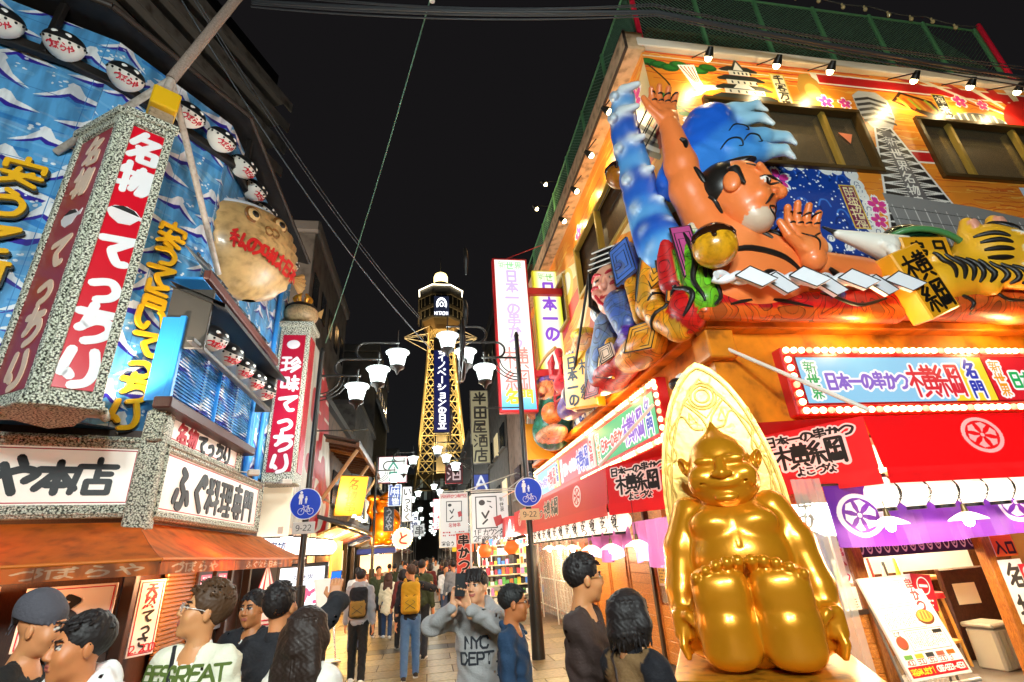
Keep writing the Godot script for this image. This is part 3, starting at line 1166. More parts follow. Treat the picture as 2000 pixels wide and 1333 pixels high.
func left_building() -> void:
	var w := thing("restaurant_building","three storey restaurant clad in blue panels painted with white breaking waves","building")
	var im := wave_print(3)
	var wm := tex_mat(im,0.38,0.0,{"repeat": true})
	var side := V3(1,0,0)
	var ch := V3(0.809,0,0.588)
	var fr := V3(0.407,0,0.914)
	for k in 3:
		var z0 := -8.2 - 1.7*k
		var p := upright(U2(-3.95,z0),U2(-3.95,z0 - 1.69),3.78,10.1,0.12,Rect2(0.15+0.33*k,0.0,0.33,1.35),side)
		part(w,"wall_panel",p,wm)
	for k in 2:
		var a := U2(-5.15,-6.55).lerp(U2(-3.95,-8.2),0.5*k)
		var b := U2(-5.15,-6.55).lerp(U2(-3.95,-8.2),0.5*k+0.496)
		part(w,"wall_panel",upright(a,b,3.78,10.1,0.12,Rect2(0.05+0.22*k,0.1,0.22,1.3),ch),wm)
	for k in 3:
		var a := U2(-9.25,-4.72).lerp(U2(-5.15,-6.55),k/3.0)
		var b := U2(-9.25,-4.72).lerp(U2(-5.15,-6.55),(k+0.995)/3.0)
		part(w,"wall_panel",upright(a,b,3.78,10.1,0.12,Rect2(0.45+0.3*k,0.2,0.3,1.3),fr),wm)
	var core := MB.new()
	core.xf = Transform3D(Basis(Vector3.RIGHT,PI*0.5),Vector3.ZERO)
	core.prism(V2([-4.1,-13.28,-4.1,-8.2,-5.25,-6.75,-9.25,-4.95,-12,-6,-12,-13.28]),-10.05,-3.78)
	part(w,"core",core,mat("3a6d9c",0.8))
	var base := MB.new()
	base.xf = Transform3D(Basis(Vector3.RIGHT,PI*0.5),Vector3.ZERO)
	base.prism(V2([-3.95,-13.2,-3.95,-7.9,-9.2,-5.9,-12,-6.5,-12,-13.2]),-3.77,0.0)
	part(w,"ground_floor",base,mat("4a2c18",0.55,0,{"grain": "wood","sc": 0.8,"st": V3(6,0.6,6)}))
	var roofm := mat("241f1d",0.5,0.1,{"grain": "dirt","sc": 0.6})
	var eave := [V3(-9.2,10.3,-4.2),V3(-5.05,10.3,-6.05),V3(-3.62,10.3,-8.1),V3(-3.62,10.3,-13.6)]
	var inner := [V3(-9.6,10.75,-5.4),V3(-5.9,10.75,-7.1),V3(-4.6,10.75,-8.9),V3(-4.6,10.75,-13.6)]
	var rf := MB.new()
	for i in 3:
		rf.quad(eave[i],eave[i+1],inner[i+1],inner[i])
		rf.quad(eave[i] - V3(0,0.1,0),eave[i+1] - V3(0,0.1,0),eave[i+1],eave[i])
		rf.quad(eave[i] - V3(0,0.1,0),eave[i+1] - V3(0,0.1,0),inner[i+1] - V3(0,0.3,0),inner[i] - V3(0,0.3,0),Vector3.DOWN)
	var rn := part(w,"roof",rf,roofm)
	for i in 3:
		part(rn,"eaves_gutter",C(eave[i]+V3(0,-0.03,0),eave[i+1]+V3(0,-0.03,0),0.055,-1,8),mat("3a2f29",0.5))
	var beam := MB.new()
	var bl := [V3(-9.1,9.2,-4.6),V3(-5.5,9.2,-6.25),V3(-4.95,9.2,-6.68),V3(-3.82,9.2,-8.3),V3(-3.82,9.2,-12.9)]
	for i in 4:
		var d: Vector3 = (bl[i+1] - bl[i])
		beam.box((bl[i]+bl[i+1])*0.5,V3(d.length()+0.02,0.16,0.12),Basis(d.normalized(),Vector3.UP,d.normalized().cross(Vector3.UP)),0.01)
	part(rn,"lantern_rail",beam,roofm)
	for q in [[V3(-5.75,9.7,-6.1),1.0],[V3(-3.8,9.7,-8.75),1.0]]:
		part(rn,"bracket",B(q[0],V3(0.1,1.1,0.1),0.01),roofm)
	part(w,"drain_pipe",C(V3(-3.88,2.6,-12.3),V3(-3.88,9.9,-12.3),0.06),mat("2e86cf",0.35))
	part(w,"drain_pipe",C(V3(-3.86,2.6,-11.55),V3(-3.86,5.1,-11.55),0.075),mat("2e86cf",0.35))
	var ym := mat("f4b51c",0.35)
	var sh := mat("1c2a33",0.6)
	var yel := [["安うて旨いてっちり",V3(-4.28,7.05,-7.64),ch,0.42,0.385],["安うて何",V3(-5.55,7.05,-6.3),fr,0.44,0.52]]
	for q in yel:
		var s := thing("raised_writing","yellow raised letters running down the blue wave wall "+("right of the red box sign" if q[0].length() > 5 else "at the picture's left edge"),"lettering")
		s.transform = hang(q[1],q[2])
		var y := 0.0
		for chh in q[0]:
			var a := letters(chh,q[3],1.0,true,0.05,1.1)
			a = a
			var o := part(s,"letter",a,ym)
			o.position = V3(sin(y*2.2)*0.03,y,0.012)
			var a2 := letters(chh,q[3],1.0,true,0.012,1.4)  # dark copy set right and down: painted shadow of the raised letter
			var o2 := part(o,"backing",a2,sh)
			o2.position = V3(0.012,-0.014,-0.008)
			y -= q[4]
	var proto := thing("puffer_lantern","white puffer fish lantern under the eaves nearest the left edge of the picture","lantern",V3(-6.08,9.3,-5.72),0.42,"puffer fish lanterns hanging under the eaves")
	puffer_mesh_parts(proto,0.255)
	var spots := [[-5.46,-6.02,0.42,"second puffer fish lantern under the eaves from the left edge"],[-4.86,-6.5,0.75,"puffer fish lantern under the eaves just left of the rusty mast joint"],[-4.2,-7.2,0.95,"puffer fish lantern half hidden behind the white strut of the mast"],[-3.86,-7.75,1.1,"puffer fish lantern right of the mast, last on the chamfered corner"],[-3.7,-8.45,1.4,"first puffer fish lantern on the street side of the eaves"],[-3.7,-9.15,1.45,"second puffer fish lantern on the street side of the eaves"],[-3.7,-9.9,1.45,"puffer fish lantern under the eaves beside the top of the giant puffer fish"],[-3.7,-10.65,1.45,"puffer fish lantern under the eaves right of the giant fish's eyes"],[-3.7,-11.4,1.45,"last but one puffer fish lantern on the street side of the eaves"],[-3.7,-12.1,1.45,"puffer fish lantern farthest down the street under the eaves"]]
	for q in spots: twin(proto,V3(q[0],9.3,q[1]),q[2],q[3],"puffer_lantern").basis = Basis(Vector3.UP,q[2])*Basis(Vector3.RIGHT,0.6)
	proto.basis = Basis(Vector3.UP,0.42)*Basis(Vector3.RIGHT,0.6)
	var words := ["leftmost","second","middle","fourth","rightmost"]
	for i in 5:
		var o := twin(proto,V3(-3.38,5.25,-7.75 - 0.68*i),1.1,words[i]+" puffer fish lantern in the row over the blue shutter","puffer_lantern")
		o.basis = Basis(Vector3.UP,1.1)*Basis(Vector3.RIGHT,0.5)
		o.set_meta("group","puffer fish lanterns over the shutter")
	var bf := thing("giant_puffer_fish","giant tan puffer fish balloon with big eyes bulging from the wave wall","sculpture",V3(-3.8,7.95,-9.4))
	bf.basis = Basis(Vector3.UP,-0.5)*Basis().scaled(V3(0.9,0.74,0.76))
	var ball := MB.new()
	var bm := mat("dcb377",0.4,0,{"grain": "dirt","sc": 0.5,"coat": 0.3})
	var prof := []
	var yy := 1.35
	for i in 9:
		var t := float(i)/8.0
		var y0 := lerpf(0.95,-1.5,t)
		prof.append(U2(maxf(1.6*sqrt(maxf(0.0,1.0 - pow(y0/1.52,2.0))) - 0.07,0.02),y0))
		if i < 8:
			var y2 := lerpf(0.95,-1.5,(i+0.5)/8.0)
			prof.append(U2(1.64*sqrt(maxf(0.02,1.0 - pow(y2/1.52,2.0))),y2))
	prof.reverse()
	ball.lathe(prof,30,Vector3.ZERO)
	for i in ball.v.size():
		ball.v[i].x = ball.v[i].x*0.55
		ball.n[i] = (ball.n[i]/V3(0.55,1,1)).normalized()
	part(bf,"body",ball,bm).rotation.x = 0.28
	var top := MB.new()
	top.ball(V3(0,0.95,0.0),V3(0.62,0.3,1.18),Basis(),20,10)
	part(bf,"crown",top,mat("dfe3ea",0.35)).rotation.x = 0.28
	for s in [-1.0,1.0]:
		for k in 3:
			var q := MB.new()
			q.ball(V3(0.75+0.03*k,0.58,s*0.46+0.05),V3(0.06,[0.24,0.17,0.1][k],[0.27,0.2,0.12][k]),Basis(),14,8)
			part(bf,["eye_socket","eye_ring","pupil"][k],q,[mat("7d4f22",0.4),mat("d9b47a",0.4),mat("1b120c",0.3)][k]).rotation.x = 0.28
	var mouth := MB.new()
	for s in [-1.0,1.0]: mouth.tube(arc3(V3(0.87,0.2,s*0.11+0.05),V3(0,0.12,0),V3(0,0,0.12),0,TAU,12),0.025,6)
	part(bf,"mouth",mouth,mat("8a5a26",0.5)).rotation.x = 0.28
	for s in [-1.0,1.0]:
		var f := MB.new()
		for k in 5:
			var a := -0.6+0.3*k
			f.tube([Vector3.ZERO,V3(0,sin(a)*0.5,s*cos(a)*0.52)],[0.03,0.09],6)
		part(bf,"fin",f,mat("b88d52",0.5)).position = V3(0.12,-0.1,s*1.62)
	var bt := letters("私の味は日本一",0.42,0.42,false,0.01,1.3)
	for i in bt.v.size():
		var q := bt.v[i]
		var a := (q.x - 1.0)/1.62
		var rr := 1.66
		var y := -0.5+q.y
		rr = 1.64*sqrt(maxf(0.1,1.0 - pow(y/1.52,2.0)))
		bt.v[i] = V3(cos(a)*(rr*0.56+q.z+0.03),y,-sin(a)*(rr+0.03))
		bt.n[i] = V3(cos(a)/0.56,0,-sin(a)).normalized()
	part(bf,"lettering",bt,mat("cf1f1f",0.5))
	var ld := thing("tiled_ledge","sloping white tiled ledge with a brown edge below the giant puffer fish","ledge")
	var ls := MB.new()
	ls.quad(V3(-3.94,6.75,-7.45),V3(-3.94,6.75,-11.3),V3(-3.45,6.25,-11.3),V3(-3.45,6.25,-7.45),V3(0.7,0.7,0))
	part(ld,"slope",ls,mat("dcdcd8",0.4,0,{"grain": "dirt","sc": 0.7}))
	part(ld,"edge_board",B(V3(-3.47,6.16,-9.37),V3(0.1,0.16,3.95),0.015),mat("5b302a",0.5))
	part(ld,"soffit",B(V3(-3.72,6.1,-9.37),V3(0.44,0.05,3.9),0.01),mat("2d8cd6",0.4))
	for i in 11:
		part(ld,"batten",B(V3(-3.69,6.51,-7.5 - 0.37*i),V3(0.03,0.68,0.02),0.0,Basis(Vector3.BACK,0.78)),mat("6f7173",0.5))
	for i in 6:
		var o := letters("づぼらや本店"[i],0.34,1,true,0.03,1.2)
		var n := part(ld,"letter",o,mat("3a3a40",0.5))
		n.transform = hang(V3(-3.66,6.52,-7.55 - 0.62*i),V3(0.72,0.7,0))
	var ev := thing("small_eaves","dark eaves sheltering the row of puffer fish lanterns over the shutter","eaves")
	var es := MB.new()
	es.quad(V3(-3.95,6.0,-7.35),V3(-3.95,6.0,-11.0),V3(-3.1,5.62,-11.0),V3(-3.1,5.62,-7.35),V3(0.4,0.9,0))
	es.quad(V3(-3.95,5.93,-7.35),V3(-3.95,5.93,-11.0),V3(-3.1,5.55,-11.0),V3(-3.1,5.55,-7.35),V3(-0.4,-0.9,0))
	es.quad(V3(-3.1,5.62,-7.35),V3(-3.1,5.62,-11.0),V3(-3.1,5.55,-11.0),V3(-3.1,5.55,-7.35),Vector3.RIGHT)
	part(ev,"roof_sheet",es,mat("26221f",0.5))
	part(ev,"lantern_rail",B(V3(-3.4,4.94,-9.1),V3(0.1,0.07,3.9),0.01),mat("4a443e",0.5))
	for z in [-7.45,-11.0]: part(ev,"bracket",B(V3(-3.62,5.4,z),V3(0.6,1.0,0.06),0.01),mat("4a443e",0.5))
	var bay := thing("shuttered_bay","blue corrugated window shutter painted with waves over a brown sill","shutter")
	var slm := tex_mat(wave_print(11),0.45,0.0,{"repeat": true})
	for i in 22:
		var y := 4.17+i*0.052
		var s := MB.new()
		var a := 4.06 - 0.0
		s.quad(V3(-3.69,y+0.05,-7.45),V3(-3.69,y+0.05,-10.75),V3(-3.655,y,-10.75),V3(-3.655,y,-7.45),V3(0.8,0.5,0),Rect2(0.1,0.7 - i*0.0125,0.5,0.0125))
		s.quad(V3(-3.655,y,-7.45),V3(-3.655,y,-10.75),V3(-3.69,y - 0.002,-10.75),V3(-3.69,y - 0.002,-7.45),Vector3.DOWN,Rect2(0.1,0.9,0.75,0.01))
		part(bay,"slat",s,slm)
	var bb := mat("2f8fdc",0.38)
	part(bay,"backing",B(V3(-3.83,4.75,-9.1),V3(0.24,1.3,3.4),0.0),bb)
	for z in [-7.42,-8.98,-10.8]: part(bay,"mullion",B(V3(-3.66,4.75,z),V3(0.09,1.34,0.09 if z != -8.98 else 0.04),0.01),bb)
	part(bay,"sill",B(V3(-3.66,4.05,-9.15),V3(0.24,0.17,3.7),0.02),mat("4d2721",0.45))
	var stone := mat("ffffff",0.5,0,{"grain": "stonework","sc": 1.1,"bump": "stonework","bs": 1.2})
	var white := mat("efe9df",0.35,0,{"emit": 0.16,"ec": "ffe6cc"})
	var black := mat("1a1a1c",0.5)
	var red := mat("c01226",0.45)
	var f2 := V3(0.358,0,0.934)
	for q in [["name_board","wide white board with black brush letters in a mottled frame, left of the corner",V3(-6.6,3.1,-6.72),f2,5.9,1.06,"づぼらや本店",0.43,0.4,0.32,0.16],
			["name_board","white board with six black brush letters in a mottled frame on the street side",V3(-3.75,3.06,-10.0),V3(1,0,0),4.55,1.06,"ふぐ料理専門",0.58,0.6,-1.5,0.13],
			["name_board","small white board with two red and four black letters above the six letter board",V3(-3.78,3.83,-9.1),V3(1,0,0),3.25,0.56,"名物てっちり",0.3,0.37,-0.85,0.1]]:
		var o := thing(q[0],q[1],"sign")
		o.transform = hang(q[2],q[3])
		part(o,"panel",B(V3(0,0,-0.02),V3(q[4] - 0.1,q[5] - 0.1,0.1)),white)
		framed(o,q[4],q[5],q[10],Transform3D(),stone)
		var ln := MB.new()
		var iw: float = q[4] - 2*q[10] - 0.06
		var ih: float = q[5] - 2*q[10] - 0.06
		for s in [-1.0,1.0]:
			ln.box(V3(0,s*ih*0.5,0.032),V3(iw,0.014,0.004))
			ln.box(V3(s*iw*0.5,0,0.0325),V3(0.014,ih,0.004))
		part(o,"red_line",ln,red)
		var x: float = q[9]
		var xx := x
		var i := 0
		for chh in q[6]:
			var lt := part(o,"letter",letters(chh,q[7],1,true,0.014,1.45,U2(0.86 if q[6].begins_with("ふ") else 1.0,1)),red if q[6].begins_with("名") and i < 2 else black)
			lt.position = V3((-1.72+i*q[8]) if q[6].begins_with("づ") else xx,0,0.032)
			if q[6].begins_with("づ"): lt.position.x = 2.36 - (5 - i)*q[8]
			xx += q[8]
			i += 1
		area(q[2]+q[3]*0.3,q[3],q[4]*0.8,q[5]*0.6,"ffe6cc",0.05)
	var co := B(V3(-3.83,3.2,-7.72),V3(0.3,1.62,0.3),0.03,yaw(0.19))
	one("corner_post","mottled black and white corner post between the two white name boards","post",co,stone)
	var bx := thing("box_sign","tall red box sign with white letters in mottled frames, on struts at the corner","sign")
	var F := V3(-4.08,0,-5.69)
	var R := V3(-3.62,0,-6.0)
	var L := V3(-4.9,0,-6.21)
	var lot := MB.new()
	lot.xf = Transform3D(Basis(Vector3.RIGHT,PI*0.5),Vector3.ZERO)
	lot.prism(V2([F.x,F.z,R.x,R.z,-4.4,-6.9,-4.75,-7.0,L.x,L.z]),-7.62,-3.62)
	part(bx,"housing",lot,stone)
	for q in [[F,R,"right",0],[L,F,"left",1]]:
		var d: Vector3 = (q[1] - q[0])
		var ln := d.length()
		var out := V3(-d.z,0,d.x).normalized()
		if out.z < 0: out = -out
		var mid: Vector3 = (q[0]+q[1])*0.5+V3(0,5.62,0)
		var xf := hang(mid+out*0.01,out)
		var fr_ := Node3D.new()
		fr_.name = "sign_face" if q[3] == 0 else "sign_face_001"
		bx.add_child(fr_)
		fr_.transform = xf
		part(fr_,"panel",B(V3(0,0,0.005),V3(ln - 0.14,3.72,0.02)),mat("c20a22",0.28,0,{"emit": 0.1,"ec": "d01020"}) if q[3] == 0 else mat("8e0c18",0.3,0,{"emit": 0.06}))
		var fm := MB.new()
		for s in [-1.0,1.0]:
			fm.box(V3(s*(ln - 0.1)*0.5,0,0.02),V3(0.1,4.0,0.07),Basis(),0.012)
			fm.box(V3(0,s*1.95,0.0195),V3(ln - 0.2,0.12,0.066),Basis(),0.012)
			fm.box(V3(0,s*2.03,0.05),V3(ln+0.06,0.1,0.12),Basis(),0.012)
		part(fr_,"frame",fm,stone)
		var i := 0
		for chh in "名物 てっちり":
			if chh != " ":
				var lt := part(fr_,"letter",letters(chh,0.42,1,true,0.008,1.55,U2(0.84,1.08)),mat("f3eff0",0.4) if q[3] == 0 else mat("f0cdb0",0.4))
				lt.position = V3(0,1.56 - i*0.525,0.018)
			else:
				var fi := MB.new()
				fi.prism(V2([-0.19,0.02,-0.12,0.1,0.0,0.13,0.1,0.1,0.16,0.03,0.24,0.07,0.22,-0.02,0.15,-0.02,0.08,-0.12,-0.04,-0.14,-0.14,-0.07]),0,0.008)
				part(fr_,"fish_emblem",fi,mat("ece4e4",0.4)).position = V3(0,1.5 - i*0.525,0.018)
				var fb := MB.new()
				fb.prism(V2([-0.15,0.07,-0.04,0.125,0.08,0.1,0.15,0.03,0.02,0.05,-0.06,0.06]),0,0.004)
				part(fr_,"fish_back",fb,mat("16100f",0.5)).position = V3(0,1.5 - i*0.525,0.0265)
			i += 1
	for q in [[V3(-4.1,3.6,-5.8),V3(-4.75,3.82,-7.2)],[V3(-3.68,3.6,-6.15),V3(-4.3,3.82,-7.3)],[V3(-4.8,3.6,-6.25),V3(-5.1,3.82,-7.1)]]:
		part(bx,"strut",C(q[0],q[1],0.055,-1,6),stone)
	var ms := thing("mast","rusty white mast leaning out from the roof with two struts","mast")
	var pale := mat("c9bdb4",0.5,0.1,{"grain": "dirt","sc": 1.4})
	var J := V3(-3.81,8.6,-5.9)
	part(ms,"boom",C(J,V3(-2.86,12.3,-6.1),0.075),mat("bda79a",0.6,0.1,{"grain": "concrete","sc": 2.0}))
	part(ms,"strut",C(J,V3(-5.35,7.55,-6.42),0.05),pale)
	part(ms,"strut",C(J,V3(-3.75,6.75,-8.4),0.05),pale)
	part(ms,"stem",C(J,V3(-4.0,7.6,-6.15),0.06),pale)
	part(ms,"cap",B(V3(-3.86,8.17,-5.98),V3(0.34,0.34,0.34),0.02,yaw(0.6)),mat("e8b416",0.4))
	part(ms,"foot_box",B(V3(-3.9,7.8,-6.05),V3(0.3,0.42,0.3),0.02,yaw(0.6)),mat("b9a184",0.5,0.1,{"grain": "dirt","sc": 2.0}))
	var s2 := thing("pillar_sign","narrow crimson pillar sign with white letters, a puffer fish wearing a crown on top","sign",V3(-3.55,0,-12.85))
	part(s2,"housing",B(V3(0,5.75,-0.36),V3(0.76,4.2,0.7),0.02),stone)
	part(s2,"panel",B(V3(0,5.72,0.0),V3(0.56,3.6,0.03)),mat("a30c2c",0.3,0,{"emit": 0.14,"ec": "b00c2c"}))
	part(s2,"panel",B(V3(0.385,5.72,-0.36),V3(0.03,3.6,0.46)),mat("a30c2c",0.3,0,{"emit": 0.14,"ec": "b00c2c"}))
	part(s2,"cornice",B(V3(0,7.85,-0.36),V3(0.92,0.16,0.86),0.03),stone)
	var i2 := 0
	for chh in " 珍味てっちり":
		if chh != " ":
			part(s2,"letter",letters(chh,0.44,1,true,0.008,1.4),mat("f2e6e8",0.4)).position = V3(0,7.2 - i2*0.51,0.02)
		i2 += 1
	var fi2 := MB.new()
	fi2.ball(V3(0,7.24,0.03),V3(0.17,0.13,0.012),Basis(),14,8)
	fi2.prism(V2([0.14,0,0.25,0.07,0.25,-0.05]),0.02,0.03)
	part(s2,"fish_emblem",fi2,mat("ece4e4",0.4))
	var pf := thing("crowned_puffer_fish","puffer fish figure with a small gold crown standing on the crimson pillar sign","sculpture",V3(-3.55,8.3,-13.2),0.3)
	var bo := MB.new()
	bo.ball(V3(0,0,0),V3(0.46,0.34,0.42),Basis(),18,10)
	part(pf,"body",bo,mat("d8b98a",0.45,0,{"grain": "dirt","sc": 2.0}))
	var bk := MB.new()
	bk.ball(V3(0,0.16,-0.02),V3(0.43,0.2,0.39),Basis(),18,8)
	part(pf,"back",bk,mat("2a2019",0.5))
	for s in [-1.0,1.0]:
		var fn := MB.new()
		fn.prism(V2([0,0,0.2,0.2,0.16,-0.12]),-0.02,0.02)
		part(pf,"fin",fn,mat("b98f56",0.5)).transform = Transform3D(yaw(0.0 if s > 0 else PI),V3(s*0.38,0.08,0))
	var cr := MB.new()
	for k in 6:
		var a := TAU*k/6.0
		cr.tube(spline([V3(cos(a)*0.15,0.34,sin(a)*0.15),V3(cos(a)*0.22,0.48,sin(a)*0.22),V3(cos(a)*0.12,0.62,sin(a)*0.12)],4),[0.05,0.05,0.05,0.055,0.055,0.055,0.05,0.04,0.03],8)
	part(pf,"crown",cr,mat("e9a63a",0.3,0.6))
	var aw := thing("orange_awning","faded orange canvas awning running round the corner over the pavement","awning")
	var am := mat("e07a1c",0.6,0,{"grain": "dirt","sc": 0.5,"back": "b3540f"})
	var wl := [V3(-9.4,2.55,-5.65),V3(-3.83,2.5,-7.72),V3(-3.83,2.5,-13.1)]
	var ol := [V3(-9.0,2.02,-4.4),V3(-3.0,2.0,-6.72),V3(-2.95,1.98,-13.9)]
	var sheet := MB.new()
	for i in 2:
		for k in 8:
			var p := []
			for j in 5:
				var row := []
				for kk in [k,k+1]:
					var t: float = kk/8.0
					var q: Vector3 = (wl[i].lerp(wl[i+1],t)).lerp(ol[i].lerp(ol[i+1],t),j/4.0)
					q.y -= 0.03*sin(PI*j/4.0)*(1.0+0.8*sin(kk*2.4))
					row.append(q)
				p.append(row)
			for j in 4: sheet.quad(p[j][0],p[j][1],p[j+1][1],p[j+1][0])
	part(aw,"canvas",sheet,am)
	var vp := Paint.new(self,1024,64,HX("c4681c"))
	vp.text("ふぐなら日本一",430,34,38,44,HX("e7c49a"),false,1.1)
	vp.text("づぼらや",60,34,44,52,HX("e7c49a"),false,1.2)
	vp.text("づぼらや",840,34,40,46,HX("d9b288"),false,1.1)
	vp.grime(0.4,21)
	var vm := tex_mat(vp.im,0.7,0,{"back": "7a3c10"})
	for i in 2:
		for k in 6:
			var a: Vector3 = ol[i].lerp(ol[i+1],k/6.0)
			var b: Vector3 = ol[i].lerp(ol[i+1],(k+0.985)/6.0)
			var q := MB.new()
			q.quad(a,b,b - V3(0,0.16,0),a - V3(0,0.16,0),Vector3.ZERO,Rect2((k % 6)/6.0,0,0.985/6.0,1))
			part(aw,"valance",q,vm)
	for i in 2: part(aw,"rod",C(ol[i],ol[i+1],0.018),mat("e07a1e",0.5))
	for q in [[V3(-3.9,1.95,-7.75),V3(-3.05,1.98,-6.8)],[V3(-3.85,1.95,-10.2),V3(-2.98,1.98,-10.3)],[V3(-6.2,1.95,-6.9),V3(-5.9,2.0,-5.7)]]:
		part(aw,"arm",C(q[0],q[1],0.022),mat("5a5651",0.5,0.4))
	omni(V3(-3.2,1.85,-8.6),"ffc088",1.6,0.1)
	omni(V3(-5.2,1.85,-6.4),"ffc088",1.6,0.1)
	spot(V3(-4.15,3.9,-6.75),V3(-4.45,6.0,-7.5),"fff2dc",5.0,55)
	spot(V3(-3.05,3.65,-11.8),V3(-3.7,5.6,-11.5),"fff2dc",2.5,55)
	var paperm := mat("e9e4dc",0.5)
	var sg := [["shop_sign","red bordered white sign with one black brush letter behind the man in white",V3(-4.22,1.45,-7.42),f2,0.86,0.66,"ふ",false,0.4],["shop_sign","white sign with red letters at the left edge under the awning",V3(-5.25,1.5,-7.0),f2,0.9,0.64,"ふ",true,0.36],["price_sign","narrow white price sign with two red and three black letters and a price",V3(-3.78,1.32,-8.35),V3(0.85,0,0.5),0.36,0.92,"天然てっさ",false,0.15]]
	for q in sg:
		var o := thing(q[0],q[1],"sign")
		o.transform = hang(q[2],q[3])
		part(o,"panel",B(Vector3.ZERO,V3(q[4],q[5],0.03),0.004),paperm)
		var ln := MB.new()
		for s in [-1.0,1.0]:
			ln.box(V3(0,s*(q[5]*0.5 - 0.03),0.017),V3(q[4] - 0.05,0.012,0.004))
			ln.box(V3(s*(q[4]*0.5 - 0.03),0,0.0175),V3(0.012,q[5] - 0.07,0.004))
		part(o,"red_line",ln,red)
		var k := 0
		for chh in q[6]:
			part(o,"letter",letters(chh,q[8],1,true,0.004,1.2),red if q[7] or (k < 2 and q[6].length() > 2) else black).position = V3(0,(q[5]*0.5 - 0.12 - k*0.155) if q[6].length() > 2 else 0.05,0.017)
			k += 1
		if q[6].length() > 2:
			var d := letters("2,200",0.085,0.065,false,0.004,1.0)
			part(o,"price",d,red).position = V3(-0.125,-0.37,0.017)
	var rs := thing("roller_shutter","brown ribbed roller shutter under the awning beside the narrow price sign","shutter")
	for i in 30: part(rs,"slat",B(V3(-3.86,0.2+i*0.06,-9.4),V3(0.06,0.056,1.0),0.012),mat("9a6a35",0.4,0.2))
	for z in [-10.3,-11.05]:
		var o := thing("menu_lightbox","lit food poster case under the awning, "+("nearer the shutter" if z > -10.5 else "second from the shutter"),"sign")
		var pp := Paint.new(self,96,192,HX("f7efdc"))
		pp.rect(0,0,96,40,HX("d23a4a"))
		pp.disc(U2(50,110),30,HX("e0b060"))
		pp.disc(U2(50,104),20,HX("e8dcc0"))
		pp.scribble(Rect2(8,6,80,30),3,HX("fff4e0"),5)
		pp.scribble(Rect2(6,150,84,36),4,HX("8c5a30"),9)
		part(o,"frame",B(V3(-3.86,1.35,z),V3(0.06,1.0,0.6),0.01),mat("3b2415",0.5))
		var q := MB.new()
		q.quad(V3(-3.825,1.78,z+0.24),V3(-3.825,1.78,z - 0.24),V3(-3.825,0.92,z - 0.24),V3(-3.825,0.92,z+0.24),Vector3.RIGHT)
		part(o,"poster_light",q,tex_mat(pp.im,0.4,1.0))
		area(V3(-3.78,1.35,z),Vector3.RIGHT,0.4,0.8,"fff0d8",0.5)
	for z in [-7.95,-9.95,-10.72,-11.5,-12.6]: one("shop_front_post","dark brown timber post of the shop front, "+{-7.95: "at the corner beside the price sign",-9.95: "right of the ribbed shutter",-10.72: "between the two lit food posters",-11.5: "right of the lit food posters",-12.6: "at the far end under the awning"}[z],"post",B(V3(-3.86,1.1,z),V3(0.14,2.2,0.12),0.01),mat("3b2112",0.5))
	for q in [[V3(-4.55,3.75,-7.2),V3(-4.2,3.78,-6.85),"white box lamp on an arm over the corner, below the yellow letters"],[V3(-3.8,3.6,-12.2),V3(-3.1,3.55,-11.9),"white box lamp on a long arm below the crimson pillar sign"],[V3(-3.78,3.62,-10.7),V3(-3.5,3.62,-10.95),"white box lamp at the end of the small red lettered board"]]:
		var o := thing("sign_lamp",q[2],"lamp")
		part(o,"arm",C(q[0],q[1],0.014,-1,6),pale)
		part(o,"head",B(q[1],V3(0.22,0.12,0.14),0.02,yaw(0.5)),mat("cbbfb0",0.4))
	var ap := thing("apartment_block","tall pale grey block of flats with stacked balconies rising into the dark","building",V3(-23.2,0,-27.5),-0.42)
	part(ap,"core",B(V3(-8,26,-8),V3(16,52,16)),mat("26282a",0.8))
	omni(V3(-13.5,9.0,-14.0),"fff0dc",90,0.4,self,80)  # added light with no lamp of its own, brightens the balconies
	var pm := mat("c6c1ba",0.7,0,{"grain": "dirt","sc": 0.1})
	for i in 15:
		var y := 6.0+i*3.0
		part(ap,"balcony_front",B(V3(-8,y,1.2),V3(16.6,1.15,0.16),0.0),pm)
		part(ap,"balcony_front",B(V3(1.2,y,-8),V3(0.16,1.15,18.6),0.0),pm)
		part(ap,"balcony_floor",B(V3(-7.4,y - 0.62,-7.4),V3(17.3,0.14,17.3),0.0),mat("8f8b85",0.8))
	for i in 4: part(ap,"party_wall",B(V3(-0.6 - 5*i,27,0.65),V3(0.16,48,1.1)),pm)
func flower(p: Paint,at: Vector2,r: float,c: Color) -> void:
	for k in 2:
		for i in 5:
			var d := Vector2.UP.rotated(TAU*i/5.0)
			var pl := PackedVector2Array()
			var e := r*(1.25 if k == 0 else 1.0)
			for q in [U2(0,0.05),U2(0.3,0.45),U2(0.28,0.8),U2(0.1,1.0),U2(0.0,0.86),U2(-0.1,1.0),U2(-0.28,0.8),U2(-0.3,0.45)]:
				pl.append(at+(d*q.y+d.orthogonal()*q.x)*e)
			p.poly(pl,Color.WHITE if k == 0 else c)
	p.disc(at,r*0.16,Color.WHITE)
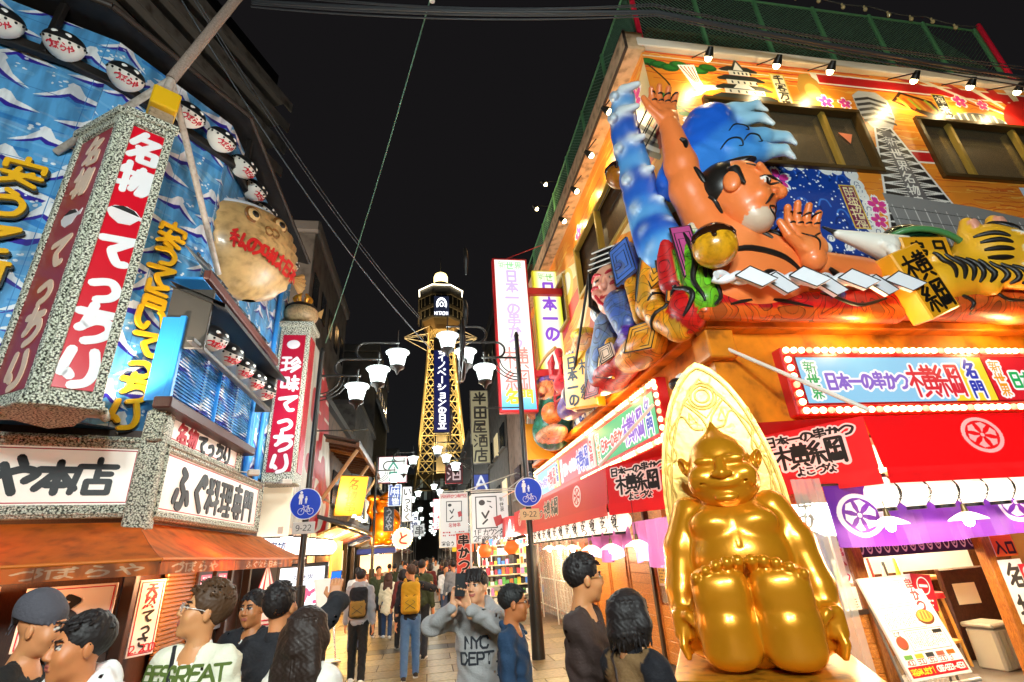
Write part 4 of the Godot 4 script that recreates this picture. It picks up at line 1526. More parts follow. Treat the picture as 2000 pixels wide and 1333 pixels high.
func wheel(p: Paint,at: Vector2,r: float,bg: Color,sx := 1.0) -> void:
	p.disc(at,r*sx,Color("f6f2ee"),r)
	p.disc(at,r*0.8*sx,bg,r*0.8)
	for i in 6:
		var d := Vector2.UP.rotated(TAU*i/6.0+0.26)
		var o := d.orthogonal()
		var pl := PackedVector2Array()
		for q in [U2(0,0.1),U2(0.09,0.4),U2(0.26,0.62),U2(0,0.74),U2(-0.26,0.62),U2(-0.09,0.4)]:
			var w: Vector2 = (d*q.y+o*q.x)*r
			pl.append(at+U2(w.x*sx,w.y))
		p.poly(pl,Color("f6f2ee"))
	p.disc(at,r*0.16*sx,bg,r*0.16)
	p.disc(at,r*0.11*sx,Color("f6f2ee"),r*0.11)
func wood_print(p: Paint,r: Rect2,seed_: int) -> void:
	var g := RandomNumberGenerator.new()
	g.seed = seed_
	p.rect(r.position.x,r.position.y,r.size.x,r.size.y,HX("f2912e"))
	for i in int(r.size.x*r.size.y/1500.0):
		var y := g.randf_range(r.position.y,r.end.y)
		var x := g.randf_range(r.position.x,r.end.x)
		var l := minf(g.randf_range(40,180),r.end.x - x)
		p.line(spline([U2(x,y),U2(x+l*0.35,y+g.randf_range(-7,7)),U2(x+l*0.7,y+g.randf_range(-7,7)),U2(x+l,y)],4),g.randf_range(1.5,4.0),HX(["e0702a","f8b04a","d96423","fbc060"][g.randi() % 4]))
func scales(p: Paint,pl: PackedVector2Array,seed_: int) -> void:
	var g := RandomNumberGenerator.new()
	g.seed = seed_
	p.poly(pl,HX("16409c"))
	var lo := U2(INF,INF)
	var hi := -lo
	for q in pl:
		lo = lo.min(q)
		hi = hi.max(q)
	for i in 70:
		var c := U2(g.randf_range(lo.x,hi.x),g.randf_range(lo.y,hi.y))
		if Geometry2D.is_point_in_polygon(c,pl): p.line(spline([c+U2(-16,8),c+U2(-6,-9),c+U2(10,-8),c+U2(16,10)],4),5,HX(["2b62c8","0f2f78","3a78d8"][g.randi() % 3]))
	for i in 420:
		var c := U2(g.randf_range(lo.x,hi.x),g.randf_range(lo.y,hi.y))
		if Geometry2D.is_point_in_polygon(c,pl): p.disc(c,g.randf_range(1.2,3.4),HX("f0f4fb"))
	for i in 60:
		var t: int = g.randi() % pl.size()
		var c := pl[t].lerp(pl[(t+1) % pl.size()],g.randf())
		p.disc(c,g.randf_range(9,20),HX("f4f4f2"))
		p.line(spline([c+U2(-8,3),c+U2(-4,-7),c+U2(5,-5),c+U2(3,3)],4),1.6,HX("31407a"))
	for i in 70:
		var c := U2(g.randf_range(lo.x,hi.x),g.randf_range(hi.y - (hi.y - lo.y)*0.35,hi.y))
		p.disc(c,g.randf_range(8,16),HX("f4f4f2"))
		p.line(spline([c+U2(-8,4),c+U2(-3,-6),c+U2(5,-4),c+U2(3,3)],4),1.6,HX("27336a"))
func front_mural() -> Image:
	var p := Paint.new(self,1274,812,HX("f2912e"))
	wood_print(p,Rect2(0,0,1274,812),4)
	var P := func(x: float,y: float) -> Vector2: return U2((x - 3.95)*140.0,(10.45 - y)*140.0)
	var red := HX("c81e22")
	for i in 5: p.rect(0,2+i*14,700+i*60,4,HX("f7e0c0") if i % 2 else HX("d8402a"))
	p.rect(500,14,774,44,HX("fbf1e4"))
	p.rect(520,20,760,32,red)
	for i in 7: p.poly(PV([P.call(12.6,9.4),P.call(9.6+i*0.55,10.45),P.call(9.85+i*0.55,10.45)]),HX("fbf1e4") if i % 2 else red)
	p.disc(P.call(12.7,9.3),120,HX("d92a24"))
	p.rect(560,280,714,44,HX("fbf1e4"))
	p.rect(560,286,714,32,red)
	for i in 7:
		var c: Vector2 = P.call(4.05+0.2*i,10.15 - 0.05*(i % 3))
		p.disc(c,26,HX("1e5a24"),14)
		p.disc(c+U2(2,-3),19,HX("2f7d33"),8)
	p.line(spline([P.call(4.0,10.1),P.call(4.35,9.6),P.call(4.3,9.2),P.call(4.6,8.9)],5),5,HX("3a2a12"))
	for i in 5: p.disc(P.call(4.2+0.1*i,9.3 - 0.14*i),15,HX("2f7d33"),8)
	var cr := [[4.62,10.15],[4.98,10.2],[5.0,9.85],[5.05,9.66],[5.55,9.72],[5.62,9.68],[5.08,9.52],[4.95,9.4],[4.68,9.3],[4.62,9.34],[4.88,9.5],[4.8,9.68]]
	var cp := PackedVector2Array()
	for q in cr: cp.append(P.call(q[0],q[1]))
	p.poly(cp,HX("fbfaf6"))
	for k in 4: p.line([P.call(4.68+0.08*k,10.12),P.call(4.9+0.03*k,9.72)],3,HX("a01a20"))
	p.line([P.call(5.35,9.71),P.call(5.66,9.67)],4,HX("a01a20"))
	p.line([P.call(4.66,9.3),P.call(4.86,9.44)],2,HX("60151a"))
	for k in 5:
		var y := 9.15+0.25*k
		var w := 0.62 - 0.1*k
		p.poly(PV([P.call(5.9 - w - 0.2,y+0.02),P.call(5.9 - w,y+0.12),P.call(5.9+w,y+0.12),P.call(5.9+w+0.2,y+0.02),P.call(5.9+w+0.16,y - 0.02),P.call(5.9 - w - 0.16,y - 0.02)]),HX("2c302c"))
		p.poly(PV([P.call(5.9 - w,y - 0.12),P.call(5.9 - w,y),P.call(5.9+w,y),P.call(5.9+w,y - 0.12)]),HX("e9e4d6"))
		for j in 5: p.rect(P.call(5.9 - w+0.1+j*w*0.4,0).x,P.call(0,y - 0.03).y,5,9,HX("3a3c38"))
		if k % 2 == 0: p.poly(PV([P.call(5.9 - w*0.6,y+0.02),P.call(5.9,y+0.3),P.call(5.9+w*0.6,y+0.02)]),HX("f2eee4"))
		if k % 2 == 0: p.line([P.call(5.9 - w*0.6,y+0.02),P.call(5.9,y+0.3),P.call(5.9+w*0.6,y+0.02)],6,HX("2c302c"))
	for q in [[6.72,9.72,"千客万来","f4e6c0","2a2420"],[7.3,7.0,"開運招福","7a2350","f6e9b4"],[10.45,9.62,"福来千","20242c","f2efe6"]]:
		var a: Vector2 = P.call(q[0],q[1])
		p.rect(a.x - 23,a.y - 66,46,132,HX("e6c24a"))
		p.rect(a.x - 19,a.y - 62,38,124,HX(q[3]))
		p.text(q[2],a.x,a.y - 46,30,31 if q[2].length() > 3 else 38,HX(q[4]),true,1.1)
	p.poly(PV([P.call(7.1,9.2),P.call(7.1,9.9),P.call(7.25,10.25),P.call(7.45,10.3),P.call(7.62,10.1),P.call(7.75,9.2)]),HX("b98a3c"))
	p.disc(P.call(7.42,9.8),24,HX("dcae58"),30)
	p.disc(P.call(7.42,9.35),36,HX("cf9c44"),28)
	p.poly(PV([P.call(9.2,9.75),P.call(9.5,10.05),P.call(10.2,9.85),P.call(10.35,9.45),P.call(10.15,9.3)]),HX("3a1e10"))
	p.poly(PV([P.call(9.3,9.75),P.call(9.52,9.98),P.call(10.15,9.8),P.call(10.25,9.45)]),HX("d07a20"))
	for k in 6: p.line([P.call(9.4+0.13*k,9.85),P.call(9.55+0.13*k,9.6)],9,HX(["e8a83a","c2541c","a3b83a"][k % 3]))
	p.disc(P.call(11.2,9.4),95,HX("e8e6df"),34)
	p.disc(P.call(11.2,9.45),88,HX("5b5f60"),26)
	for k in 6: p.rect(P.call(10.7+0.18*k,0).x,P.call(0,9.6).y,8,30,HX("d8d4c8"))
	p.poly(PV([P.call(8.28,9.3),P.call(8.3,9.8),P.call(8.5,9.95),P.call(8.9,9.95),P.call(9.1,9.75),P.call(9.08,9.25),P.call(8.9,8.95),P.call(8.45,8.95)]),HX("c8c6c4"))
	for k in 5: p.poly(PV([P.call(8.32,9.72 - k*0.14),P.call(8.66,9.8 - k*0.14),P.call(9.05,9.68 - k*0.14),P.call(9.05,9.62 - k*0.14),P.call(8.66,9.73 - k*0.14),P.call(8.32,9.65 - k*0.14)]),HX("3c3a3d"))
	p.poly(PV([P.call(8.5,8.98),P.call(8.86,8.98),P.call(9.75,6.2),P.call(7.75,6.2)]),HX("232226"))
	for k in 16:
		var t0 := k/16.0
		var t1 := (k+1)/16.0
		var L0: Vector2 = (P.call(8.5,8.98) as Vector2).lerp(P.call(7.75,6.2),t0)
		var R0: Vector2 = (P.call(8.86,8.98) as Vector2).lerp(P.call(9.75,6.2),t0)
		var L1: Vector2 = (P.call(8.5,8.98) as Vector2).lerp(P.call(7.75,6.2),t1)
		var R1: Vector2 = (P.call(8.86,8.98) as Vector2).lerp(P.call(9.75,6.2),t1)
		p.line([L0,R1],3.5,HX("e4e2de"))
		p.line([R0,L1],3.5,HX("e4e2de"))
		p.line([L0,R0],4,HX("f0eeea"))
		p.line([L0,L1],7,HX("f0eeea"))
		p.line([R0,R1],7,HX("f0eeea"))
	p.poly(PV([P.call(8.6,8.9),P.call(8.8,8.9),P.call(8.98,6.8),P.call(8.55,6.8)]),HX("6a686c"))
	p.text("新世界名物串",P.call(8.72,8.7).x,P.call(0,8.62).y,34,40,HX("f4f2ee"),true,1.0)
	p.poly(PV([P.call(8.0,7.35),P.call(9.9,7.15),P.call(11.2,6.9),P.call(11.2,5.6),P.call(8.0,5.6)]),HX("8b8c8e"))
	for k in 14: p.line([P.call(8.1+k*0.22,7.1 - k*0.02),P.call(8.1+k*0.22,5.7)],2.5,HX("d9dadb"))
	for k in 6: p.line([P.call(8.05,7.05 - k*0.25),P.call(11.15,6.75 - k*0.22)],2.5,HX("55575a"))
	p.rect(P.call(11.2,0).x,P.call(0,7.7).y,300,500,HX("d8e4f4"))
	wood_print(p,Rect2(P.call(11.3,0).x,P.call(0,7.6).y,246,200),9)
	scales(p,PV([P.call(5.1,7.85),P.call(7.5,7.8),P.call(7.6,7.0),P.call(7.45,6.6),P.call(7.9,6.2),P.call(8.0,5.5),P.call(4.9,5.5)]),12)
	for q in [[4.72,8.66,0.24],[5.95,7.5,0.24],[7.78,7.05,0.2],[7.68,6.72,0.16],[8.05,9.55,0.14],[10.95,9.95,0.17],[11.5,9.9,0.14],[11.8,7.1,0.2],[7.62,9.55,0.16]]:
		flower(p,P.call(q[0],q[1]),q[2]*140.0,HX("e0389a"))
	var pl: Vector2 = P.call(7.3,7.0)
	p.rect(pl.x - 23,pl.y - 66,46,132,HX("e6c24a"))
	p.rect(pl.x - 19,pl.y - 62,38,124,HX("7a2350"))
	p.text("開運招福",pl.x,pl.y - 46,30,31,HX("f6e9b4"),true,1.1)
	return p.im
func side_mural() -> Image:
	var p := Paint.new(self,1062,522,HX("c81e22"))
	wood_print(p,Rect2(0,0,1062,522),14)
	for i in 11:
		var a := -0.5+i*0.38
		p.poly(PV([U2(760,190),U2(760,190)+Vector2.RIGHT.rotated(a)*620,U2(760,190)+Vector2.RIGHT.rotated(a+0.19)*620]),HX("c81e22") if i % 2 else HX("f6d9a4"))
	p.disc(U2(760,190),92,HX("d3121c"))
	for i in 9: p.line(spline([U2(30+i*26,40),U2(60+i*22,170),U2(20+i*28,300),U2(50+i*24,500)],6),12,HX(["5c6a52","2f3a30","8d9a78","c9cbb4"][i % 4]))
	for i in 6: p.line(spline([U2(960,10+i*12),U2(1000,90+i*14),U2(1045,170+i*10)],5),9,HX("55565a") if i % 2 else HX("d8d6d0"))
	scales(p,PV([U2(250,330),U2(600,320),U2(620,520),U2(240,520)]),15)
	for q in [U2(1010,60),U2(640,80),U2(420,120),U2(880,300)]: flower(p,q,24,HX("e0389a"))
	p.disc(U2(500,150),60,HX("e9c04a"),50)
	p.disc(U2(500,140),40,HX("f4efe2"),30)
	return p.im
func bulbs_line(o: Node3D,a: Vector3,b: Vector3,step: float,shared: ArrayMesh,dim: ArrayMesh) -> void:
	var n := int((b - a).length()/step)
	for i in n+1:
		var m := MeshInstance3D.new()
		m.name = numbered(o,"sign_bulb")
		m.mesh = dim if (i*7+3) % 6 == 0 else shared
		m.position = a.lerp(b,float(i)/n)
		o.add_child(m,true)
func sign_panel(bg: String,ink: Array,w: int,h: int) -> Image:
	var p := Paint.new(self,w,h,HX(bg))
	var H := float(h)
	p.poly(PV([U2(w,0),U2(w - H*0.5,0),U2(w - H*1.1,H),U2(w,H)]),HX(ink[4]))
	var e := H*0.045
	var wht := Color.WHITE
	p.text("新世界",H*0.27,H*0.23,H*0.27,H*0.27,HX(ink[0]),true,1.15,e,wht)
	p.text("日本一の串かつ",H*0.68,H*0.52,H*0.36,H*0.29,HX(ink[1]),false,1.25,e,wht,0.78)
	p.text("横綱",w - H*1.78,H*0.5,H*0.76,H*0.68,HX(ink[2]),false,1.25,e,wht,0.86)
	p.text("名門",w - H*0.42,H*0.27,H*0.4,H*0.46,HX(ink[3]),true,1.3,e,wht,0.8)
	return p.im
func right_building() -> void:
	var b := thing("skewer_restaurant","corner restaurant building with bright printed murals, an orange band and two dark upper windows","building")
	var mural := tex_mat(front_mural(),0.4)
	var sm := tex_mat(side_mural(),0.4)
	var xs := [3.95,4.93,8.21,9.5,12.9,13.05]
	var ys := [4.65,7.8,9.3,10.45]
	for i in 5:
		for j in 3:
			if j == 1 and (i == 1 or i == 3): continue
			var q := MB.new()
			var x0: float = xs[i]
			var x1: float = xs[i+1]
			q.quad(V3(x0,ys[j+1],-5.93),V3(x1,ys[j+1],-5.93),V3(x1,ys[j],-5.93),V3(x0,ys[j],-5.93),Vector3.BACK,Rect2((x0 - 3.95)/9.1,(10.45 - ys[j+1])/5.8,(x1 - x0)/9.1,(ys[j+1] - ys[j])/5.8))
			part(b,"mural_panel",q,mural)
	var zs := [-17.7,-15.6,-12.2,-11.0,-7.4,-5.93]
	for i in 5:
		for j in 3:
			if j == 1 and (i == 1 or i == 3): continue
			var q := MB.new()
			var z0: float = zs[i]
			var z1: float = zs[i+1]
			q.quad(V3(3.95,ys[j+1],z0),V3(3.95,ys[j+1],z1),V3(3.95,ys[j],z1),V3(3.95,ys[j],z0),Vector3.LEFT,Rect2((z0+17.7)/11.77,(10.45 - ys[j+1])/5.8,(z1 - z0)/11.77,(ys[j+1] - ys[j])/5.8))
			part(b,"mural_panel",q,sm)
	part(b,"core",B(V3(9.1,6.8,-12.05),V3(9.9,7.2,11.3)),mat("2c2118",0.8))
	var brown := mat("4c3718",0.35,0.3)
	var gold := mat("a98a3c",0.35,0.4)
	var blind := mat("4c3014",0.55,0,{"grain": "wood","sc": 0.6})
	for w in [[4.93,8.21,[6.2,7.41]],[9.5,12.9,[10.31,11.88]]]:
		var o := Node3D.new()
		o.name = numbered(b,"window")
		b.add_child(o)
		var x0: float = w[0]
		var x1: float = w[1]
		part(o,"blind",B(V3((x0+x1)*0.5,8.55,-6.1),V3(x1 - x0,1.5,0.03)),blind)
		var fr := MB.new()
		for y in [7.83,9.27]: fr.box(V3((x0+x1)*0.5,y,-5.93),V3(x1 - x0,0.09,0.16),Basis(),0.01)
		for x in [x0+0.04,x1 - 0.04]: fr.box(V3(x,8.55,-5.931),V3(0.09,1.36,0.15),Basis(),0.01)
		part(o,"frame",fr,brown)
		for x in w[2]: part(o,"mullion",B(V3(x,8.55,-5.95),V3(0.085,1.36,0.1),0.01),gold if x != 6.2 else brown)
		part(o,"pane",B(V3((x0+x1)*0.5,8.55,-6.02),V3(x1 - x0 - 0.1,1.4,0.008)),mat("c8b890",0.06,0,{"alpha": 0.07}))
	for w in [[-15.6,-12.2],[-11.0,-7.4]]:
		var o := Node3D.new()
		o.name = numbered(b,"window")
		b.add_child(o)
		var z0: float = w[0]
		var z1: float = w[1]
		part(o,"blind",B(V3(4.1,8.55,(z0+z1)*0.5),V3(0.03,1.5,z1 - z0)),blind)
		var fr := MB.new()
		for y in [7.83,9.27]: fr.box(V3(3.95,y,(z0+z1)*0.5),V3(0.16,0.09,z1 - z0),Basis(),0.01)
		for z in [z0+0.04,z1 - 0.04,(z0+z1)*0.5]: fr.box(V3(3.951,8.55,z),V3(0.15,1.36,0.09),Basis(),0.01)
		part(o,"frame",fr,gold)
	var tri := MB.new()
	tri.prism(V2([-0.14,0.1,0.16,0.08,0.04,-0.16]),0,0.004)
	part(b,"paper_sticker",tri,mat("f08a60",0.6)).position = V3(7.83,8.72,-6.0)
	part(b,"parapet_trim",B(V3(3.8,10.62,-11.8),V3(0.42,0.46,11.9),0.03),mat("e2bd96",0.6,0,{"grain": "dirt","sc": 0.5}))
	part(b,"parapet_trim",B(V3(8.6,10.58,-5.9),V3(9.5,0.22,0.14),0.02),mat("e8dccb",0.6))
	part(b,"parapet_cap",B(V3(3.62,10.62,-11.8),V3(0.05,0.5,11.92),0.01),mat("3a2a22",0.6))
	var orange := mat("ee8f14",0.5,0,{"grain": "dirt","sc": 0.35})
	part(b,"orange_band",B(V3(8.97,3.85,-11.8),V3(10.1,1.62,11.8),0.0),orange)
	part(b,"orange_ledge",B(V3(8.9,4.6,-5.86),V3(10.2,0.14,0.34),0.02),orange)
	part(b,"orange_ledge",B(V3(3.86,4.601,-11.9),V3(0.34,0.137,11.7),0.02),orange)
	part(b,"corner_box",B(V3(4.0,4.32,-5.95),V3(0.42,0.42,0.42),0.02),orange)
	var fn := thing("roof_fence","green chain link fence on posts round the edge of the flat roof on the right","fence")
	var green := mat("5a8f5e",0.5,0.2)
	for i in 7: part(fn,"post",B(V3(4.0+i*1.45,11.6,-5.98),V3(0.07,1.9,0.07),0.008),green)
	for i in 7: part(fn,"post",B(V3(4.0,11.6,-7.6 - i*1.65),V3(0.07,1.9,0.07),0.008),green)
	for y in [10.8,12.5]:
		part(fn,"rail",C(V3(4.0,y,-5.98),V3(12.8,y,-5.98),0.025),green)
		part(fn,"rail",C(V3(4.0,y,-5.98),V3(4.0,y,-17.6),0.025),green)
	var net := MB.new()
	for i in 88:
		for s in [-1.0,1.0]:
			var x := 4.0+i*0.1
			var x2 := clampf(x+s*1.7,4.0,12.8)
			net.cyl(V3(x,10.8,-5.98),V3(x2,10.8+absf(x2 - x),-5.98),0.0055,-1,3,false)
	for i in 116:
		for s in [-1.0,1.0]:
			var z := -5.98 - i*0.1
			var z2 := clampf(z+s*1.7,-17.6,-5.98)
			net.cyl(V3(4.0,10.8,z),V3(4.0,10.8+absf(z2 - z),z2),0.0055,-1,3,false)
	part(fn,"chain_link",net,mat("4d7a55",0.5,0.2)).set_meta("kind","stuff")
	var lv := thing("roof_louvre","row of dark brown louvre slats standing behind the roof fence","louvre screen")
	for i in 60: part(lv,"slat",B(V3(4.6+i*0.14,11.25,-6.5),V3(0.03,1.0,0.22)),mat("3d2a1c",0.6))
	part(lv,"rail",B(V3(8.8,11.8,-6.5),V3(8.6,0.1,0.26),0.01),mat("4d3522",0.6))
	for q in [[V3(3.98,10.6,-5.9),V3(3.98,13.2,-5.9),"red pole at the street corner of the roof"],[V3(12.75,10.5,-5.9),V3(12.75,12.6,-5.9),"red pole at the far right of the roof"]]:
		one("red_pole",q[2],"pole",C(q[0],q[1],0.05),mat("d01c34",0.4))
	var sl := thing("bulb_string","string of small unlit bulbs swinging over the roof between the red poles","string lights")
	var sp := []
	for i in 61:
		var t := i/60.0
		sp.append(V3(lerpf(4.0,12.75,t),lerpf(13.15,12.55,t) - 0.1*absf(sin(t*PI*6.0)),-5.9))
	var sw := MB.new()
	sw.tube(sp,0.012,5)
	part(sl,"cord",sw,mat("55524a",0.6))
	for i in 14:
		var q := MB.new()
		var a: Vector3 = sp[3+i*4]
		q.cyl(a,a - V3(0,0.07,0),0.022,0.022,8)
		q.ball(a - V3(0,0.11,0),V3(0.045,0.055,0.045),Basis(),8,6)
		part(sl,"unlit_bulb",q,mat("c9b27e",0.15))
	var hood := mat("2a2724",0.4,0.5)
	var bulbm := mat("fff4cf",0.3,0,{"emit": 14.0,"ec": "ffe9a8"})
	var nth := ["first","second","third","fourth","fifth","sixth"]
	var places := []
	for x in [4.96,6.34,7.47,9.34,10.66,11.82]: places.append([V3(x,9.85,-5.5),V3(x,10.35,-5.9),V3(0,-0.35,-0.43),nth[places.size()]+" flood lamp from the corner along the front mural"])
	for z in [-6.9,-8.1,-9.3,-10.5]: places.append([V3(3.55,9.9,z),V3(3.75,10.4,z),V3(0.4,-0.35,0),nth[places.size() - 6]+" flood lamp from the corner along the street side mural"])
	for q in [[V3(3.6,12.46,-12.03),V3(4.1,12.6,-12.03)],[V3(3.6,12.56,-13.37),V3(4.1,12.7,-13.37)],[V3(3.6,9.9,-14.5),V3(3.75,10.4,-14.5)]]: places.append([q[0],q[1],V3(0.4,-0.4,0),"flood lamp at the brick end of the building, "+nth[places.size() - 10]+" of three"])
	for q in places:
		var o := thing("flood_lamp",q[3],"lamp",q[0],0.0,"flood lamps over the murals")
		var d: Vector3 = q[2].normalized()
		part(o,"arm",C(q[1] - q[0],-d*0.12,0.013,-1,6),hood)
		part(o,"hood",C(-d*0.16,Vector3.ZERO,0.045,0.085,12),hood)
		var bm := MB.new()
		bm.ball(d*0.02,Vector3.ONE*0.062,Basis(),12,8)
		part(o,"bulb",bm,bulbm)
		omni(d*0.02,"ffd88a",0.2,0.06,o)
		spot(q[0]+d*0.1,q[0]+d*2.0+V3(0,-1.0,0),"ffe2a8",0.6,62)
	var bk := thing("brick_end_wall","narrow brick and picture covered end wall beyond the street side mural","building",V3(3.95,0,-19.2))
	part(bk,"wall",B(V3(2.0,6.6,0),V3(3.9,13.2,2.6),0.02),mat("8a4a34",0.8,0,{"grain": "concrete","sc": 0.5}))
	part(bk,"drain_pipe",C(V3(-0.1,6.0,1.35),V3(-0.1,13.0,1.35),0.06),mat("b9b6b0",0.5))
	var pb := Paint.new(self,128,384,HX("707a58"))
	for i in 30: pb.line(spline([U2(rng.randf()*128,rng.randf()*384),U2(rng.randf()*128,rng.randf()*384),U2(rng.randf()*128,rng.randf()*384)],6),7,HX(["2b3326","c8cdb0","9a3a24","e0b04a","46543a"][i % 5]))
	var pq := MB.new()
	pq.quad(V3(-0.01,12.6,-1.25),V3(-0.01,12.6,1.25),V3(-0.01,5.0,1.25),V3(-0.01,5.0,-1.25),Vector3.LEFT)
	part(bk,"picture_panel",pq,tex_mat(pb.im,0.5))
	var ts := thing("vertical_sign","very tall glowing white sign in a red frame, pale violet and red letters running down","sign",V3(2.45,7.75,-13.0))
	var tp := Paint.new(self,220,1024,HX("fffaf0"))
	for y in 200: tp.rect(0,824+y,220,1,HX("fffaf0").lerp(HX("58b8f0"),y/200.0))
	tp.text("新世界",52,38,54,56,HX("8fd89a"),false,1.0)
	tp.text("日本一の串かつ",110,118,84,80,HX("c9b2e8"),true,1.3)
	tp.text("横綱",110,690,150,152,HX("f08d84"),true,1.1)
	tp.text("名門",66,940,84,88,HX("f6c63a"),false,1.4)
	var tq := MB.new()
	tq.quad(V3(-0.48,2.38,0.13),V3(0.48,2.38,0.13),V3(0.48,-2.38,0.13),V3(-0.48,-2.38,0.13),Vector3.BACK)
	part(ts,"sign_light",tq,tex_mat(tp.im,0.4,0.62))
	part(ts,"frame",B(Vector3.ZERO,V3(1.08,4.9,0.24),0.02),mat("b81c22",0.4))
	for y in [1.35,-1.3]: part(ts,"bracket",B(V3(1.05,y,0),V3(1.1,0.22,0.16),0.01),mat("b81c22",0.4))
	part(ts,"stay",C(V3(-0.2,2.45,0),V3(1.6,3.3,0),0.012,-1,6),mat("b81c22",0.5))
	area(V3(2.45,7.75,-12.8),Vector3.BACK,0.9,4.6,"fff4e4",1.0)
	area(V3(2.45,7.75,-13.2),Vector3.FORWARD,0.9,4.6,"fff4e4",0.6)
	var t2 := thing("vertical_sign","second tall glowing yellow and white sign, half hidden behind the painted warrior","sign",V3(3.62,8.1,-13.2),0.0)
	var tp2 := Paint.new(self,128,512,HX("fffbe2"))
	for x in 26:
		tp2.rect(x,0,1,512,HX("e8f03a").lerp(HX("fffbe2"),x/26.0))
		tp2.rect(127 - x,0,1,512,HX("e8f03a").lerp(HX("fffbe2"),x/26.0))
	tp2.text("新世",40,26,36,40,HX("6ac060"),false,1.0)
	tp2.text("日本一の",66,86,66,72,HX("8a4ad0"),true,1.3)
	var tq2 := MB.new()
	tq2.quad(V3(-0.4,1.8,0.09),V3(0.4,1.8,0.09),V3(0.4,-1.8,0.09),V3(-0.4,-1.8,0.09),Vector3.BACK)
	part(t2,"sign_light",tq2,tex_mat(tp2.im,0.4,0.55))
	part(t2,"frame",B(Vector3.ZERO,V3(0.86,3.7,0.16),0.01),mat("d8d23a",0.4))
	area(V3(3.5,8.2,-12.15),Vector3.BACK,0.7,3.4,"f8f4b0",0.7)
	var redm := mat("d3141c",0.35,0,{"coat": 0.4})
	var bm0 := MB.new()
	bm0.ball(Vector3.ZERO,Vector3.ONE*0.046,Basis(),8,5)
	var bright := bm0.mesh(mat("fff3d0",0.3,0,{"emit": 3.2,"ec": "ffd890"}))
	var bm1 := MB.new()
	bm1.ball(Vector3.ZERO,Vector3.ONE*0.046,Basis(),8,5)
	var dim := bm1.mesh(mat("f2b49a",0.3,0,{"emit": 0.9,"ec": "ff9a70"}))
	var fs := thing("marquee_sign","long lit sign edged with bulbs on the front, pale blue and red panels","sign")
	part(fs,"red_box",B(V3(9.2,3.76,-5.83),V3(8.7,0.98,0.2),0.02),redm)
	bulbs_line(fs,V3(4.93,4.2,-5.71),V3(9.6,4.2,-5.71),0.122,bright,dim)
	bulbs_line(fs,V3(4.97,3.33,-5.71),V3(9.6,3.33,-5.71),0.122,bright,dim)
	bulbs_line(fs,V3(4.92,4.06,-5.71),V3(4.95,3.45,-5.71),0.12,bright,dim)
	part(fs,"inner_rim",B(V3(9.2,3.755,-5.725),V3(8.4,0.72,0.02),0.005),mat("8e0d16",0.4))
	var im0 := sign_panel("8fd0f4",["34b05a","8a6ad0","e0283a","2438b8","f8e23a"],900,190)
	var q0 := MB.new()
	q0.quad(V3(5.04,4.09,-5.71),V3(8.14,4.09,-5.71),V3(8.14,3.43,-5.71),V3(5.04,3.43,-5.71),Vector3.BACK)
	part(fs,"sign_light",q0,tex_mat(im0,0.4,0.42))
	var im1 := sign_panel("d8202e",["f0a020","1fae5a","2a3ac0","f4f0ea","f08a20"],900,190)
	var q1 := MB.new()
	q1.quad(V3(8.16,4.09,-5.71),V3(11.3,4.09,-5.71),V3(11.3,3.43,-5.71),V3(8.16,3.43,-5.71),Vector3.BACK)
	part(fs,"sign_light",q1,tex_mat(im1,0.4,0.42))
	area(V3(6.9,3.76,-5.6),V3(0,-0.25,1),4.0,0.7,"ffe0d8",1.6)
	area(V3(10.5,3.76,-5.6),V3(0,-0.25,1),3.0,0.7,"ffd0c4",1.4)
	omni(V3(6.0,4.35,-5.35),"ffcf88",0.4,0.1)
	omni(V3(8.5,4.35,-5.35),"ffcf88",0.4,0.1)
	var ss := thing("marquee_sign","long lit sign edged with bulbs along the street side, green, red and blue panels","sign")
	part(ss,"red_box",B(V3(3.85,3.84,-12.5),V3(0.2,1.1,10.3),0.02),redm)
	bulbs_line(ss,V3(3.73,4.32,-7.42),V3(3.73,4.32,-17.55),0.122,bright,dim)
	bulbs_line(ss,V3(3.73,3.36,-7.42),V3(3.73,3.36,-12.0),0.122,bright,dim)
	bulbs_line(ss,V3(3.73,4.22,-17.58),V3(3.73,3.4,-17.58),0.12,bright,dim)
	bulbs_line(ss,V3(3.73,4.22,-7.4),V3(3.73,3.4,-7.4),0.12,bright,dim)
	for q in [[-7.55,-10.8,"34b878",["f0a020","d8342a","7a3ac8","2438b8","3cc07a"]],[-10.85,-14.1,"e85a6a",["f4f0ea","f4f0ea","2a3ac0","d8202e","f6d0c0"]],[-14.15,-17.45,"8fd0f4",["34b05a","8a6ad0","e0283a","2438b8","f8e23a"]]]:
		var w := MB.new()
		w.quad(V3(3.735,4.2,q[1]),V3(3.735,4.2,q[0]),V3(3.735,3.48,q[0]),V3(3.735,3.48,q[1]),Vector3.LEFT)
		part(ss,"sign_light",w,tex_mat(sign_panel(q[2],q[3],860,190),0.4,0.45))
		area(V3(3.6,3.84,(q[0]+q[1])*0.5),V3(-1,-0.2,0),3.0,0.7,"ffe2d4",1.5)
	for z in [-9.0,-12.0,-15.0]: omni(V3(3.45,4.5,z),"ffcf88",0.35,0.1)
	var cm := thing("security_camera","small black camera dome on the orange corner above the gold plate","camera",V3(3.75,4.0,-6.6))
	part(cm,"bracket",B(V3(0.05,0.12,0),V3(0.16,0.08,0.16),0.02),mat("d9d6d0",0.5))
	var cb := MB.new()
	cb.ball(V3(-0.06,0,0),V3(0.13,0.1,0.11),Basis(),12,8)
	part(cm,"housing",cb,mat("1c1a19",0.35))
	var ln := MB.new()
	ln.ball(V3(-0.15,-0.02,0.05),V3(0.045,0.045,0.045),Basis(),10,6)
	part(cm,"lens",ln,mat("3d3a38",0.1))
